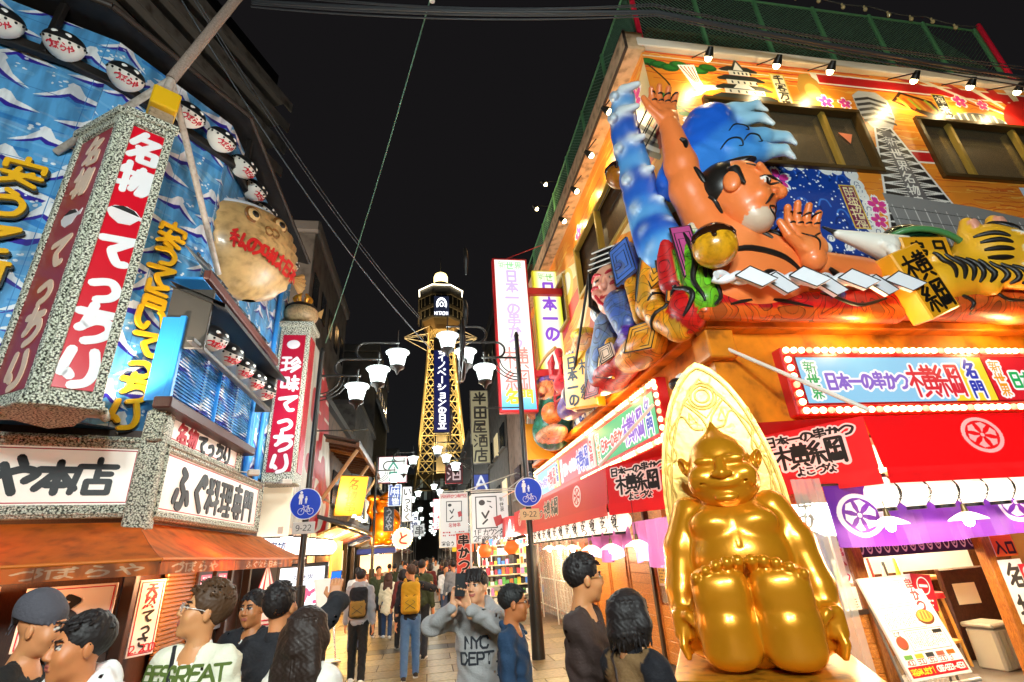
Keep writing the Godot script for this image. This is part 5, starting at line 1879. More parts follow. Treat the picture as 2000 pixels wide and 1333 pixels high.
	var aw := thing("red_awning","bright red awning with white wheel crests running round the corner under the lit signs","awning")
	var rp := Paint.new(self,1024,128,HX("d8121a"))
	rp.text("日本一の串かつ",250,74,40,36,HX("171310"),false,1.3,3.0,HX("f1ddcc"),0.85)
	rp.text("横綱",540,62,84,84,HX("171310"),false,1.3,4.0,HX("f1ddcc"),0.8)
	wheel(rp,U2(830,60),44,HX("d8121a"),0.7)
	wheel(rp,U2(120,60),44,HX("d8121a"),0.7)
	var cpn := Paint.new(self,1024,190,HX("dc131b"))
	for x in [165,850]:
		var X := float(x)
		cpn.text("日本一の串かつ",X - 122,34,40,40,HX("171310"),false,1.35,6.0,HX("f6efe6"))
		cpn.text("横綱",X - 62,98,100,108,HX("171310"),false,1.5,9.0,HX("f6efe6"))
		cpn.text("よこづな",X - 46,164,30,31,HX("171310"),false,1.3,5.0,HX("f6efe6"))
	var fp := Paint.new(self,1024,128,HX("dc131b"))
	wheel(fp,U2(210,56),46,HX("dc131b"),0.86)
	wheel(fp,U2(820,56),46,HX("dc131b"),0.86)
	var A := V3(2.95,3.05,-8.13)
	var Bq := V3(5.0,3.05,-4.93)
	var Ff := V3(2.95,3.05,-17.8)
	var E := V3(12.5,3.05,-4.93)
	var drop := V3(0,-0.6,0)
	var lip := V3(0,-0.17,0)
	var plain := mat("d8121a",0.55,0,{"back": "a00c10"})
	for q in [[Ff,A,rp.im,Vector3.LEFT],[A,Bq,cpn.im,V3(-3.2,0,2.05)],[Bq,E,fp.im,Vector3.BACK]]:
		var m := MB.new()
		var o: Vector3 = q[3].normalized()
		m.quad(q[0],q[1],q[1]+drop+o*0.04,q[0]+drop+o*0.04,o)
		part(aw,"valance",m,tex_mat(q[2],0.55,0,{"back": "a00c10"}))
		var l := MB.new()
		l.quad(q[0]+drop+o*0.075,q[1]+drop+o*0.075,q[1]+drop+lip+o*0.06,q[0]+drop+lip+o*0.06,o)
		l.quad(q[0]+drop+o*0.036,q[1]+drop+o*0.036,q[1]+drop+o*0.075,q[0]+drop+o*0.075,Vector3.UP)
		part(aw,"skirt",l,plain)
	var tp3 := MB.new()
	var wF := V3(3.93,3.22,-17.8)
	var wA := V3(3.93,3.22,-5.95)
	var wE := V3(12.5,3.22,-5.95)
	tp3.quad(Ff,A,wA,wF,Vector3.UP)
	tp3.tri(A,Bq,wA,Vector3.UP,Vector3.UP,Vector3.UP)
	tp3.quad(Bq,E,wE,wA,Vector3.UP)
	part(aw,"canvas",tp3,plain)
	for k in 5:
		var z := -9.0 - k*2.1
		part(aw,"arm",C(V3(3.9,2.6,z),V3(3.0,2.55,z),0.016,-1,6),mat("c9c4bc",0.4,0.5))
	for q in [[V3(3.98,4.35,-5.86),V3(5.05,3.1,-4.86),"white stay rod slanting from the orange corner down to the front of the red awning"],[V3(3.7,3.95,-7.5),V3(2.9,3.1,-8.3),"white stay rod slanting to the street side of the red awning"]]:
		one("stay_rod",q[2],"rod",C(q[0],q[1],0.028,-1,8),mat("e6ddd2",0.4))
	for q in [[V3(3.9,4.2,-17.9),V3(2.6,3.6,-18.0)]]: one("stay_rod","pale bent rod at the far end of the street side sign","rod",C(q[0],q[1],0.02,-1,6),mat("d8a890",0.4))
	var aw2 := thing("red_awning","shorter red awning down the street, past the lamp post","awning",V3(0,0,0))
	var w2 := MB.new()
	w2.quad(V3(2.7,2.95,-24.0),V3(2.7,2.95,-18.2),V3(2.66,2.3,-18.2),V3(2.66,2.3,-24.0),Vector3.LEFT)
	w2.quad(V3(2.7,2.95,-18.2),V3(3.9,3.0,-18.2),V3(3.9,2.35,-18.15),V3(2.66,2.3,-18.15),Vector3.BACK)
	part(aw2,"valance",w2,tex_mat(rp.im,0.55))
	var paper := mat("fff8ec",0.5,0,{"emit": 0.55,"ec": "fff0da"})
	for i in 8:
		var o := thing("paper_lantern","%s white paper lantern from the left under the front of the red awning" % ["first","second","third","fourth","fifth","sixth","seventh","eighth"][i],"lantern",V3(5.06+0.385*i,2.2,-5.08),0.5,"white paper lanterns under the front awning")
		paper_lantern(o,0.175,0.32,paper,"串かつ" if i % 2 else "名物千","2a2018")
		omni(o.position,"ffe9c8",0.28,0.14)
	for i in 13:
		var o := thing("paper_lantern","%s white paper lantern from the statue under the street side awning" % ORD[i],"lantern",V3(3.16,2.2,-8.35 - 0.6*i),-0.9,"white paper lanterns under the street side awning")
		paper_lantern(o,0.2,0.34,paper,"串かつ" if i % 2 else "名物千","2a2018")
		omni(o.position,"ffe9c8",0.28,0.14)
func pendant(o: Node3D) -> void:
	var sh := MB.new()
	sh.lathe([U2(0.185,0.0),U2(0.17,0.018),U2(0.09,0.065),U2(0.04,0.085)],20)
	part(o,"lamp_shade",sh,mat("fbf4e6",0.35,0,{"back": "fff0d8","emit": 0.5,"ec": "fff2dc"}))
	part(o,"socket",C(V3(0,0.08,0),V3(0,0.17,0),0.035,0.02,10),mat("6a5a3a",0.3,0.6))
	part(o,"cord",C(V3(0,0.17,0),V3(0,0.75,0),0.005,-1,5),mat("1d1a18",0.6))
	var b := MB.new()
	b.ball(V3(0,-0.01,0),V3(0.05,0.06,0.05),Basis(),10,8)
	part(o,"bulb",b,mat("fffaf0",0.3,0,{"emit": 16.0,"ec": "fff2d8"}))
func right_shop() -> void:
	var wood := mat("c87a2c",0.45,0,{"grain": "wood","sc": 0.9})
	var wood2 := mat("d98a34",0.42,0,{"grain": "wood","sc": 0.8,"st": V3(1,4,1)})
	var dark := mat("3a2414",0.5)
	var sh := thing("shop_room","open fronted eating room with pale walls and a wooden back wall behind the purple curtain","room")
	part(sh,"back_wall",B(V3(8.5,1.5,-10.2),V3(9.0,3.0,0.15)),mat("7a4a20",0.6,0,{"grain": "wood","sc": 0.5}))
	part(sh,"ceiling",B(V3(8.5,2.95,-8.1),V3(9.0,0.1,4.2)),mat("d9c49a",0.7))
	part(sh,"room_floor",B(V3(8.5,0.008,-8.1),V3(9.0,0.016,4.2)),mat("4a4038",0.5))
	part(sh,"end_wall",B(V3(12.9,1.5,-8.1),V3(0.15,3.0,4.2)),mat("8a5a2a",0.6))
	part(sh,"inner_wall",B(V3(4.45,1.5,-8.6),V3(0.1,3.0,1.6)),mat("e4c878",0.6))
	for z in [-7.2,-8.9]:
		for x in [6.2,8.8]: omni(V3(x,2.6,z),"ffe6ba",4.0,0.12)
	var lampg := ["nearer left","nearer right","rear left","rear right"]
	for i in 4:
		var o := thing("ceiling_lamp","flat round ceiling lamp in the eating room, "+lampg[i],"lamp",V3([6.2,8.8][i % 2],2.84,[-7.2,-8.9][i/2]))
		part(o,"lamp_glass",C(Vector3.ZERO,V3(0,0.05,0),0.16,-1,18),mat("fff4da",0.4,0,{"emit": 3.0,"ec": "fff0d0"}))
	for q in [[5.25,"thick timber post of the shop front between the plank wall and the menu board"],[7.2,"timber post of the shop front right of the menu board, beside the entrance poster"],[9.4,"timber post of the shop front at the right edge"]]:
		one("timber_post",q[1],"post",B(V3(q[0],1.45,-5.98),V3(0.14,2.9,0.14),0.01),mat("b4702a",0.45,0,{"grain": "wood","sc": 0.9,"st": V3(4,0.6,4)}))
	var pw := thing("plank_wall","low wall of varnished horizontal planks under a glass panel, right of the gold statue","wall")
	for i in 6: part(pw,"plank",B(V3(4.85,0.075+i*0.151,-5.98),V3(0.66,0.148,0.05),0.006),wood2)
	part(pw,"sill",B(V3(4.85,0.93,-5.97),V3(0.68,0.05,0.1),0.006),dark)
	part(pw,"lintel",B(V3(4.85,2.35,-5.98),V3(0.68,0.35,0.06),0.006),mat("d9923a",0.5,0,{"grain": "wood","sc": 0.8}))
	part(pw,"lintel_lettering",letters("串かつ",0.2,0.21,true,0.004,1.2),mat("2a1a0e",0.6)).position = V3(4.72,2.2,-5.94)
	part(pw,"pane",B(V3(4.85,1.56,-5.98),V3(0.64,1.22,0.01)),mat("e8f0f0",0.05,0,{"alpha": 0.12}))
	var posters := [[V3(4.78,1.38,-5.94),0.2,0.85,"2a2f8a","dfe4ff","千客万来名物","narrow indigo poster with white letters on the glass beside the statue"],[V3(5.02,1.45,-5.94),0.15,0.4,"f4ece0","c03040","串かつ","small white slip with red letters on the glass beside the timber post"],[V3(4.98,1.08,-5.94),0.26,0.24,"efe6cc","6a4a3a","","small cream notice low on the glass beside the timber post"],
		[V3(7.42,1.55,-5.9),0.34,0.3,"ea6a1e","1f1512","入口","orange entrance poster with two black letters by the right timber post"],[V3(7.42,1.0,-5.91),0.36,0.72,"f1ece2","3a3430","名物","large white printed notice below the orange entrance poster"],[V3(7.6,1.12,-5.88),0.22,0.36,"c41e2c","f6f0ec","","red notice with a white ring on the large white notice"]]
	for q in posters:
		var p := Paint.new(self,96,int(96.0*q[2]/q[1]) if q[2]/q[1] < 5 else 420,HX(q[3]))
		if q[5] != "": p.text(q[5],48 if q[5] != "入口" else 26,p.h*0.5/q[5].length() if q[5] != "入口" else p.h*0.62,minf(66,p.h*0.8/q[5].length()) if q[5] != "入口" else 42,p.h*1.0/q[5].length() if q[5] != "入口" else 46,HX(q[4]),q[5] != "入口",1.3)
		else: p.scribble(Rect2(8,p.h*0.5,80,p.h*0.45),4,HX(q[4]),int(q[0].x*100))
		if q[3] == "c41e2c": p.disc(U2(48,44),32,HX(q[4])); p.disc(U2(48,44),26,HX(q[3])); p.rect(28,38,40,12,HX(q[4]))
		var o := thing("poster",q[6],"poster",q[0])
		var m := MB.new()
		m.quad(V3(-q[1]*0.5,q[2]*0.5,0.006),V3(q[1]*0.5,q[2]*0.5,0.006),V3(q[1]*0.5,-q[2]*0.5,0.006),V3(-q[1]*0.5,-q[2]*0.5,0.006),Vector3.BACK)
		part(o,"print",m,tex_mat(p.im,0.5))
		part(o,"sheet",B(Vector3.ZERO,V3(q[1],q[2],0.008)),mat("e0dcd4",0.6))
	var mb := thing("menu_board","big white menu board with red print leaning on its stand in the shop entrance","sign",V3(5.62,0.3,-5.62),0.1)
	var mp := Paint.new(self,420,520,HX("f7f2e8"))
	for q in [[12,14,290,130],[12,160,290,120],[110,290,290,105]]:
		mp.rect(q[0],q[1],q[2],3,HX("d03040")); mp.rect(q[0],q[1]+q[3],q[2],3,HX("d03040")); mp.rect(q[0],q[1],3,q[3],HX("d03040")); mp.rect(q[0]+q[2],q[1],3,q[3],HX("d03040"))
		mp.scribble(Rect2(q[0]+14,q[1]+12,q[2] - 28,q[3] - 24),18,HX("b98a70"),q[1],true)
	mp.text("串かつ",350,44,60,60,HX("cf1f2a"),true,1.4)
	mp.disc(U2(330,232),66,HX("6a3a22"),42); mp.disc(U2(330,226),58,HX("e8a23a"),34)
	for i in 9: mp.line([U2(290+i*9,240),U2(300+i*8,206)],8,HX(["f0c060","d98a2c","e46a3a"][i % 3]))
	mp.disc(U2(56,350),40,HX("8a5a3a"),36); mp.disc(U2(56,346),33,HX("e0503a"),28)
	mp.text("とて",34,300,26,27,HX("2a1a12")); mp.rect(320,300,70,20,HX("2a2a2a"))
	for i in 5:
		mp.rect(14+i*80,410,60,22,HX(["6aa04a","d8b23a","3a3a3a","b0604a","e8641e"][i]))
		mp.text(["400","500","390","300","3"][i],24+i*80,448,24,18,HX("d8303a"),false,1.1)
	mp.rect(0,466,420,54,HX("d3202a"))
	mp.text("宴会承ります!",22,493,30,25,HX("f7d83a"),false,1.3)
	mp.text("006-6631-4591",212,493,26,16,HX("fbf6ee"),false,1.3)
	var lean := Basis(Vector3.RIGHT,-0.3)
	var mq := MB.new()
	mq.quad(V3(-0.47,1.0,0.021),V3(0.35,1.0,0.021),V3(0.35,0.02,0.021),V3(-0.47,0.02,0.021),Vector3.BACK)
	part(mb,"print",mq,tex_mat(mp.im,0.35)).basis = lean
	part(mb,"board",B(V3(-0.06,0.51,0),V3(0.88,1.04,0.04),0.006),mat("e8e2d8",0.5)).basis = lean
	for x in [-0.45,0.33]: part(mb,"leg",C(V3(x,-0.3,-0.1),V3(x,0.7,-0.28),0.016,-1,6),mat("8a8680",0.4,0.6))
	part(mb,"foot_rail",C(V3(-0.5,-0.06,0.06),V3(0.4,-0.06,0.06),0.02,-1,8),mat("c4c0b8",0.4,0.6))
	var rc := thing("red_notice","small tilted red notice with a white ring standing over the corner of the menu board","sign",V3(6.0,1.08,-5.9),0.1)
	var rpn := Paint.new(self,120,160,HX("b81f2c"))
	rpn.disc(U2(60,52),40,HX("f4ece8")); rpn.disc(U2(60,52),34,HX("b81f2c")); rpn.rect(34,46,52,12,HX("f4ece8"))
	rpn.scribble(Rect2(20,108,80,40),2,HX("f4ece8"),6)
	var rq := MB.new()
	rq.quad(V3(-0.15,0.2,0.008),V3(0.15,0.2,0.008),V3(0.15,-0.2,0.008),V3(-0.15,-0.2,0.008),Vector3.BACK)
	part(rc,"print",rq,tex_mat(rpn.im,0.4)).basis = Basis(Vector3.BACK,-0.12)
	part(rc,"sheet",B(Vector3.ZERO,V3(0.3,0.4,0.01),0.0,Basis(Vector3.BACK,-0.12)),mat("a01a26",0.4))
	part(rc,"stem",C(V3(0,-0.2,-0.02),V3(0,-1.06,-0.05),0.012,-1,6),mat("8a8680",0.4,0.6))
	var np := Paint.new(self,1024,220,HX("6a1f9c"))
	wheel(np,U2(80,110),78,HX("6a1f9c"),0.84)
	wheel(np,U2(545,100),78,HX("6a1f9c"),0.84)
	var nm := tex_mat(np.im,0.7,0,{"back": "5a1a8a"})
	var nr := thing("purple_curtain","deep purple shop curtain with white wheel crests hanging across the open front","curtain")
	var cl := MB.new()
	for i in 40:
		for j in 4:
			var p := []
			for w in [[i,j],[i+1,j],[i+1,j+1],[i,j+1]]:
				var t: float = w[0]/40.0
				var s: float = w[1]/4.0
				p.append(V3(lerpf(4.5,9.4,t),2.32 - 0.66*s - 0.02*sin(t*9.0)*s,-5.28+0.03*sin(t*46.0)*(0.3+s)))
			cl.quad(p[0],p[1],p[2],p[3],Vector3.ZERO,Rect2(i/40.0,j/4.0,1/40.0,0.25))
	part(nr,"cloth",cl,nm)
	part(nr,"rod",C(V3(4.4,2.33,-5.28),V3(9.5,2.33,-5.28),0.015,-1,8),dark)
	var inp := Paint.new(self,1024,64,HX("2c1038"))
	for i in 20:
		inp.disc(U2(26+i*51,32),19,HX("e8dfd0"),24)
		inp.disc(U2(26+i*51,32),14,HX("2c1038"),18)
		inp.text("串つの日名本一かて千"[i % 10],26+i*51,32,22,20,HX("e8dfd0"),false,1.2)
	var iq := MB.new()
	iq.quad(V3(4.6,1.78,-6.05),V3(7.2,1.78,-6.05),V3(7.2,1.5,-6.05),V3(4.6,1.5,-6.05),Vector3.BACK)
	one("crest_strip","dark cloth strip with a row of cream crests behind the purple curtain","curtain",iq,tex_mat(inp.im,0.7))
	var pinkp := mat("b86ac0",0.7,0,{"back": "c98ad0"})
	for q in [[-10.4,-8.15,2.1,1.55,"pale purple curtain drooping in a curve between the street side doors"],[-7.95,-6.5,2.15,1.55,"pale purple curtain gathered in folds just left of the gold statue"]]:
		var o := thing("purple_curtain",q[4],"curtain")
		var c := MB.new()
		for i in 24:
			for j in 5:
				var p := []
				for w in [[i,j],[i+1,j],[i+1,j+1],[i,j+1]]:
					var t: float = w[0]/24.0
					var s: float = w[1]/5.0
					var low: float = lerpf(q[3],q[3]+0.3,4.0*(t - 0.5)*(t - 0.5)) if q[0] < -9 else q[3]+0.05*sin(t*9.0)
					p.append(V3(3.2+0.05*sin(t*26.0)*(0.4+s),lerpf(q[2],low,s),lerpf(q[0],q[1],t)))
				c.quad(p[0],p[1],p[2],p[3])
		part(o,"cloth",c,pinkp)
	var spots := [[V3(4.95,1.86,-5.0),"pendant lamp with a flat white shade hanging before the left of the purple curtain"],[V3(5.97,1.86,-5.0),"pendant lamp with a flat white shade hanging before the middle of the purple curtain"],[V3(7.1,1.86,-5.0),"pendant lamp with a flat white shade at the right edge before the purple curtain"]]
	for i in 6: spots.append([[V3(3.1,1.8,-7.61),V3(3.1,1.77,-8.78),V3(3.1,1.77,-9.92),V3(3.1,1.8,-11.26),V3(3.1,1.82,-12.42),V3(3.1,1.83,-13.49)][i],"%s flat shaded white pendant lamp from the statue along the street side" % ORD[i]])
	var proto: Node3D = null
	for q in spots:
		var o: Node3D
		if proto == null:
			proto = thing("pendant_lamp",q[1],"lamp",q[0],0.0,"pendant lamps with flat white shades")
			pendant(proto)
			o = proto
		else: o = twin(proto,q[0],0.0,q[1],"pendant_lamp")
		omni(q[0]+V3(0,-0.02,0),"ffe2b0",1.1,0.05)
	var dz := [[-12.4,-11.35],[-11.3,-10.3],[-10.2,-9.1]]
	for i in 3:
		var o := thing("plank_door",["varnished plank door half hidden behind the tall man in dark brown","varnished plank door in the middle of the street side","wide varnished plank door right of the woman in the brown vest"][i],"door")
		var zc: float = (dz[i][0]+dz[i][1])*0.5
		var w: float = dz[i][1] - dz[i][0]
		for k in 13: part(o,"plank",B(V3(3.93,0.09+k*0.165,zc),V3(0.05,0.162,w - 0.1),0.006),wood2)
		for z in [dz[i][0]+0.03,dz[i][1] - 0.03]: part(o,"stile",B(V3(3.92,1.1,z),V3(0.07,2.2,0.06),0.006),wood)
	one("door_frame_post","dark post between the plank doors and the glazed door by the statue","post",B(V3(3.9,1.3,-9.03),V3(0.1,2.6,0.1),0.01),dark)
	var gd := thing("glazed_door","timber door with posters on its upper glass, standing open by the statue","door",V3(3.92,0,-8.98))
	part(gd,"stile",B(V3(0,1.1,0.04),V3(0.06,2.2,0.08),0.006),wood)
	part(gd,"stile",B(V3(0.0,1.1,0.66),V3(0.06,2.2,0.1),0.006),wood)
	for k in 5: part(gd,"plank",B(V3(0,0.1+k*0.17,0.35),V3(0.045,0.165,0.55),0.005),wood2)
	part(gd,"pane",B(V3(0,1.5,0.35),V3(0.012,1.2,0.55)),mat("e8f0ea",0.05,0,{"alpha": 0.15}))
	var dp := Paint.new(self,128,220,HX("f2e6cc"))
	dp.text("名物串",26,26,40,44,HX("c8262a"),true,1.3); dp.rect(60,10,60,90,HX("e85a3a")); dp.disc(U2(90,60),22,HX("f6e0a0")); dp.rect(8,150,70,60,HX("e8c020")); dp.rect(84,120,36,70,HX("6ab0d8"))
	dp.scribble(Rect2(10,156,66,48),4,HX("30241a"),31)
	var dq := MB.new()
	dq.quad(V3(-0.012,2.05,0.1),V3(-0.012,2.05,0.6),V3(-0.012,1.15,0.6),V3(-0.012,1.15,0.1),Vector3.LEFT)
	part(gd,"poster",dq,tex_mat(dp.im,0.5))
	var cb := thing("serving_shelf","timber shelf with boxes and small bottles just inside the open door by the statue","shelf",V3(4.25,0,-7.7))
	part(cb,"shelf",B(V3(0,1.25,0),V3(0.3,0.04,1.0),0.006),mat("1d1714",0.5))
	part(cb,"front",B(V3(-0.1,1.0,0),V3(0.05,0.28,1.0),0.006),wood)
	for k in 8: part(cb,"bottle",C(V3(-0.02,1.27,-0.42+k*0.11),V3(-0.02,1.4+0.03*(k % 3),-0.42+k*0.11),0.03,0.018,8),mat(["d8d4cc","b02a24","e8e0d0","3a5a8a"][k % 4],0.3))
	for q in [[V3(4.1,0.22,-7.95),V3(0.36,0.44,0.5),"lower brown cardboard box by the open door"],[V3(4.1,0.56,-7.95),V3(0.34,0.22,0.48),"upper brown cardboard box with black print by the open door"]]:
		var o := thing("cardboard_box",q[2],"box",q[0])
		part(o,"carton",B(Vector3.ZERO,q[1],0.006),mat("d8a868" if q[0].y > 0.4 else "a87038",0.7))
		part(o,"print",letters("本日",0.09,0.1,false,0.002,1.0),mat("3a2a1c",0.7)).transform = Transform3D(yaw(-PI*0.5),V3(-0.172 if q[0].y > 0.4 else -0.182,0.02,-0.05))
	var ps := thing("plastic_sheeting","clear plastic sheeting hung in folds across the street side front","curtain")
	for k in 3:
		var c := MB.new()
		var z0 := -12.7 - 1.75*k
		for i in 28:
			var p := []
			for w in [[i,0],[i+1,0],[i+1,1],[i,1]]:
				var t: float = w[0]/28.0
				p.append(V3(3.35+0.045*sin(t*34.0+k)+0.1*w[1],2.35 - 2.2*w[1],z0 - 1.7*t))
			c.quad(p[0],p[1],p[2],p[3])
		part(ps,"sheet",c,mat("f4ead2",0.1,0,{"alpha": 0.3}))
	for z in [-12.65,-14.4,-16.2,-17.9]: part(ps,"rod",C(V3(3.4,0.0,z),V3(3.36,2.4,z),0.02,-1,6),mat("d8d0c0",0.4,0.5))
	for y in [0.35,1.05]: part(ps,"rod",C(V3(3.42,y,-12.65),V3(3.42,y,-17.9),0.016,-1,6),mat("d8d0c0",0.4,0.5))
	var inside := thing("side_seating_wall","warm plank wall with menu strips behind the plastic sheeting","wall")
	for k in 14: part(inside,"plank",B(V3(3.97,0.1+k*0.17,-15.2),V3(0.05,0.166,5.0),0.005),wood)
	for k in 6:
		var p := Paint.new(self,40,160,HX("f4ead0")) if k < 2 else null
		part(inside,"menu_strip",B(V3(3.93,1.6,-13.2 - 0.5*k),V3(0.01,0.7,0.16)),mat("f1e2c0" if k % 2 else "e05a3a",0.6))
	var us := MB.new()
	for i in 10:
		var t0 := i/10.0
		var t1 := (i+1)/10.0
		us.quad(V3(4.05+0.35*t0,2.4,-5.2+0.03*sin(t0*20)),V3(4.05+0.35*t1,2.4,-5.2+0.03*sin(t1*20)),V3(4.05+0.35*t1,0.1,-5.2+0.03*sin(t1*20)),V3(4.05+0.35*t0,0.1,-5.2+0.03*sin(t0*20)))
	one("plastic_sheet","narrow upright roll of clear plastic beside the right arm of the gold statue","curtain",us,mat("f6f2ea",0.12,0,{"alpha": 0.35}))
	var ct := thing("kitchen_counter","lit kitchen hatch with bottles and a green bowl at the back of the room","counter",V3(7.0,0,-8.0))
	part(ct,"counter_front",B(V3(0,0.5,0),V3(2.6,1.0,0.3),0.01),mat("8a5428",0.5,0,{"grain": "wood","sc": 0.7}))
	part(ct,"counter_top",B(V3(0,1.03,0),V3(2.7,0.06,0.6),0.01),mat("b9783a",0.4))
	part(ct,"hatch_back",B(V3(1.0,1.75,-0.9),V3(4.6,1.4,0.05)),mat("dfe6e2",0.4))
	part(ct,"hatch_light",B(V3(0,2.2,-0.6),V3(1.6,0.05,0.1)),mat("f4fff8",0.4,0,{"emit": 2.5,"ec": "e8fff4"}))
	part(ct,"steel_shelf",B(V3(0,1.55,-0.6),V3(2.4,0.03,0.3)),mat("c4c8c8",0.3,0.8))
	var bowl := MB.new()
	bowl.lathe([U2(0.08,0),U2(0.16,0.1),U2(0.17,0.12)],16)
	part(ct,"green_bowl",bowl,mat("3ac24a",0.35)).position = V3(-0.5,1.07,0.05)
	for k in 16: part(ct,"bottle",C(V3(-1.1+k*0.14,1.06,-0.1 - 0.1*(k % 2)),V3(-1.1+k*0.14,1.24+0.05*(k % 4),-0.1 - 0.1*(k % 2)),0.035,0.02,8),mat(["e8e4dc","b03028","d8e0e4","3a3a3a","e0b040"][k % 5],0.3))
	for k in 5:
		var mo := part(ct,"menu_card",B(V3(0.1+k*0.26,1.62,0.2),V3(0.2,0.46,0.01),0.0,Basis(Vector3.BACK,0.02*(k % 3))),mat("f4efe2",0.6))
		part(mo,"print",letters("串名物"[k % 3],0.14,1,true,0.003,1.2),mat("5a2a22",0.6)).position = V3(0.1+k*0.26,1.7,0.207)
	omni(V3(7.0,2.05,-8.5),"f0fff6",4.0,0.1)
	var sto := thing("bar_stool","tall wooden bar stool with a red seat behind the menu board","stool",V3(7.2,0,-7.0),0.3)
	part(sto,"seat",C(V3(0,0.86,0),V3(0,0.93,0),0.17,0.16,18),mat("b81a20",0.4))
	for k in 4:
		var a := TAU*(k+0.5)/4
		part(sto,"leg",C(V3(cos(a)*0.13,0.86,sin(a)*0.13),V3(cos(a)*0.2,0,sin(a)*0.2),0.022,-1,8),mat("d99a3e",0.45))
	part(sto,"foot_ring",B(V3(0,0.32,0),V3(0.28,0.03,0.28)),mat("d99a3e",0.45))
	var pt := thing("counter_end_panel","dark wooden end panel of the inner counter with a pinned cream sheet","counter",V3(8.1,0,-7.2))
	part(pt,"panel",B(V3(0,0.6,0),V3(0.9,1.2,0.08),0.02),mat("4a2712",0.45,0,{"grain": "wood","sc": 0.8}))
	part(pt,"paper_sheet",B(V3(-0.1,0.85,0.045),V3(0.4,0.28,0.004)),mat("e8ddb0",0.6))
	var bn := thing("storage_bin","translucent grey lidded storage bin on the floor of the entrance","bin",V3(7.62,0,-6.7),0.2)
	part(bn,"tub",B(V3(0,0.25,0),V3(0.44,0.5,0.34),0.03),mat("a09884",0.35))
	part(bn,"lid",B(V3(0,0.53,0),V3(0.49,0.06,0.39),0.02),mat("8e8878",0.35))
	for k in 3: part(bn,"rib",B(V3(-0.12+0.12*k,0.25,0.175),V3(0.02,0.42,0.012)),mat("8e8878",0.4))
func lamp_post(o: Node3D,s: float,lit: float) -> void:
	var iron := mat("3a3836",0.32,0.7)
	part(o,"pole",C(V3(0,1.0,0),V3(0,6.05,0),0.062,0.05,14),iron)
	part(o,"pole_base",C(V3(0,0,0),V3(0,1.5,0),0.12,0.115,16),iron)
	part(o,"pole_cap",C(V3(0,6.05,0),V3(0,6.14,0),0.062,0.03,14),iron)
	var xs := [0.78,1.2,1.6]
	var ys := [5.5,5.88,6.27]
	for k in 3:
		var a := MB.new()
		var x0: float = 0.0 if k == 0 else [0,0.5,0.92][k]
		a.tube([V3(s*x0,ys[k],0),V3(s*(xs[k]+(0.06 if k < 2 else 0.03)),ys[k],0)],0.026,10)
		if k > 0: a.tube(arc3(V3(s*x0,(ys[k]+ys[k - 1])*0.5,0),V3(0,(ys[k] - ys[k - 1])*0.5,0),V3(-s*0.2,0,0),0,PI,10),0.026,10)
		part(o,"arm",a,iron)
		var top: float = ys[k]+(0.14 if k < 2 else 0.3)
		part(o,"lamp_stem",C(V3(s*xs[k],ys[k] - 0.16,0),V3(s*xs[k],top,0),0.02,0.02 if k < 2 else 0.008,8),iron)
		var y: float = ys[k] - 0.2
		var b := MB.new()
		b.lathe([U2(0.04,0.05),U2(0.25,-0.02),U2(0.262,-0.035),U2(0.25,-0.05),U2(0.22,-0.055)].map(func(p): return U2(p.x,p.y)),20,V3(s*xs[k],y,0))
		part(o,"lamp_brim",b,mat("f4f7f5",0.3,0,{"emit": 0.5,"ec": "dff3f2"}))
		var cup := MB.new()
		cup.lathe([U2(0.19,-0.06),U2(0.183,-0.14),U2(0.15,-0.3),U2(0.13,-0.36)],16,V3(s*xs[k],y,0))
		part(o,"lamp_glass",cup,mat("f4f9f8",0.3,0,{"emit": 1.3,"ec": "e4f6f4"}))
		var rb := MB.new()
		for j in 8:
			var ca := V3(cos(TAU*j/8),0,sin(TAU*j/8))
			rb.tube([V3(s*xs[k],y - 0.06,0)+ca*0.194,V3(s*xs[k],y - 0.14,0)+ca*0.187,V3(s*xs[k],y - 0.36,0)+ca*0.133],0.005,4)
		part(o,"lamp_ribs",rb,mat("c9d2cf",0.4))
		var fin := MB.new()
		fin.lathe([U2(0.15,-0.355),U2(0.15,-0.4),U2(0.09,-0.43),U2(0.05,-0.47),U2(0.02,-0.54),U2(0.0,-0.56)],14,V3(s*xs[k],y,0))
		part(o,"lamp_finial",fin,iron)
		if lit > 0.0: omni(V3(s*xs[k],y - 0.2,0),"eaf6f4",lit,0.16,o,40.0)
	for k in 3:
		part(o,"scroll",C(Vector3.ZERO,Vector3.ZERO,0.01) if false else scroll_arc(s,0.36+0.09*k,k),iron)
	part(o,"banner_rail",C(V3(0,4.32,0),V3(s*1.05,4.32,0),0.014,-1,6),iron)
func scroll_arc(s: float,r: float,k: int) -> MB:
	var m := MB.new()
	m.tube(arc3(V3(0,5.46+0.02*k,0),V3(s*(r+0.06),0,0),V3(0,-r,0),0.0,PI*0.5,9),0.014,6)
	return m
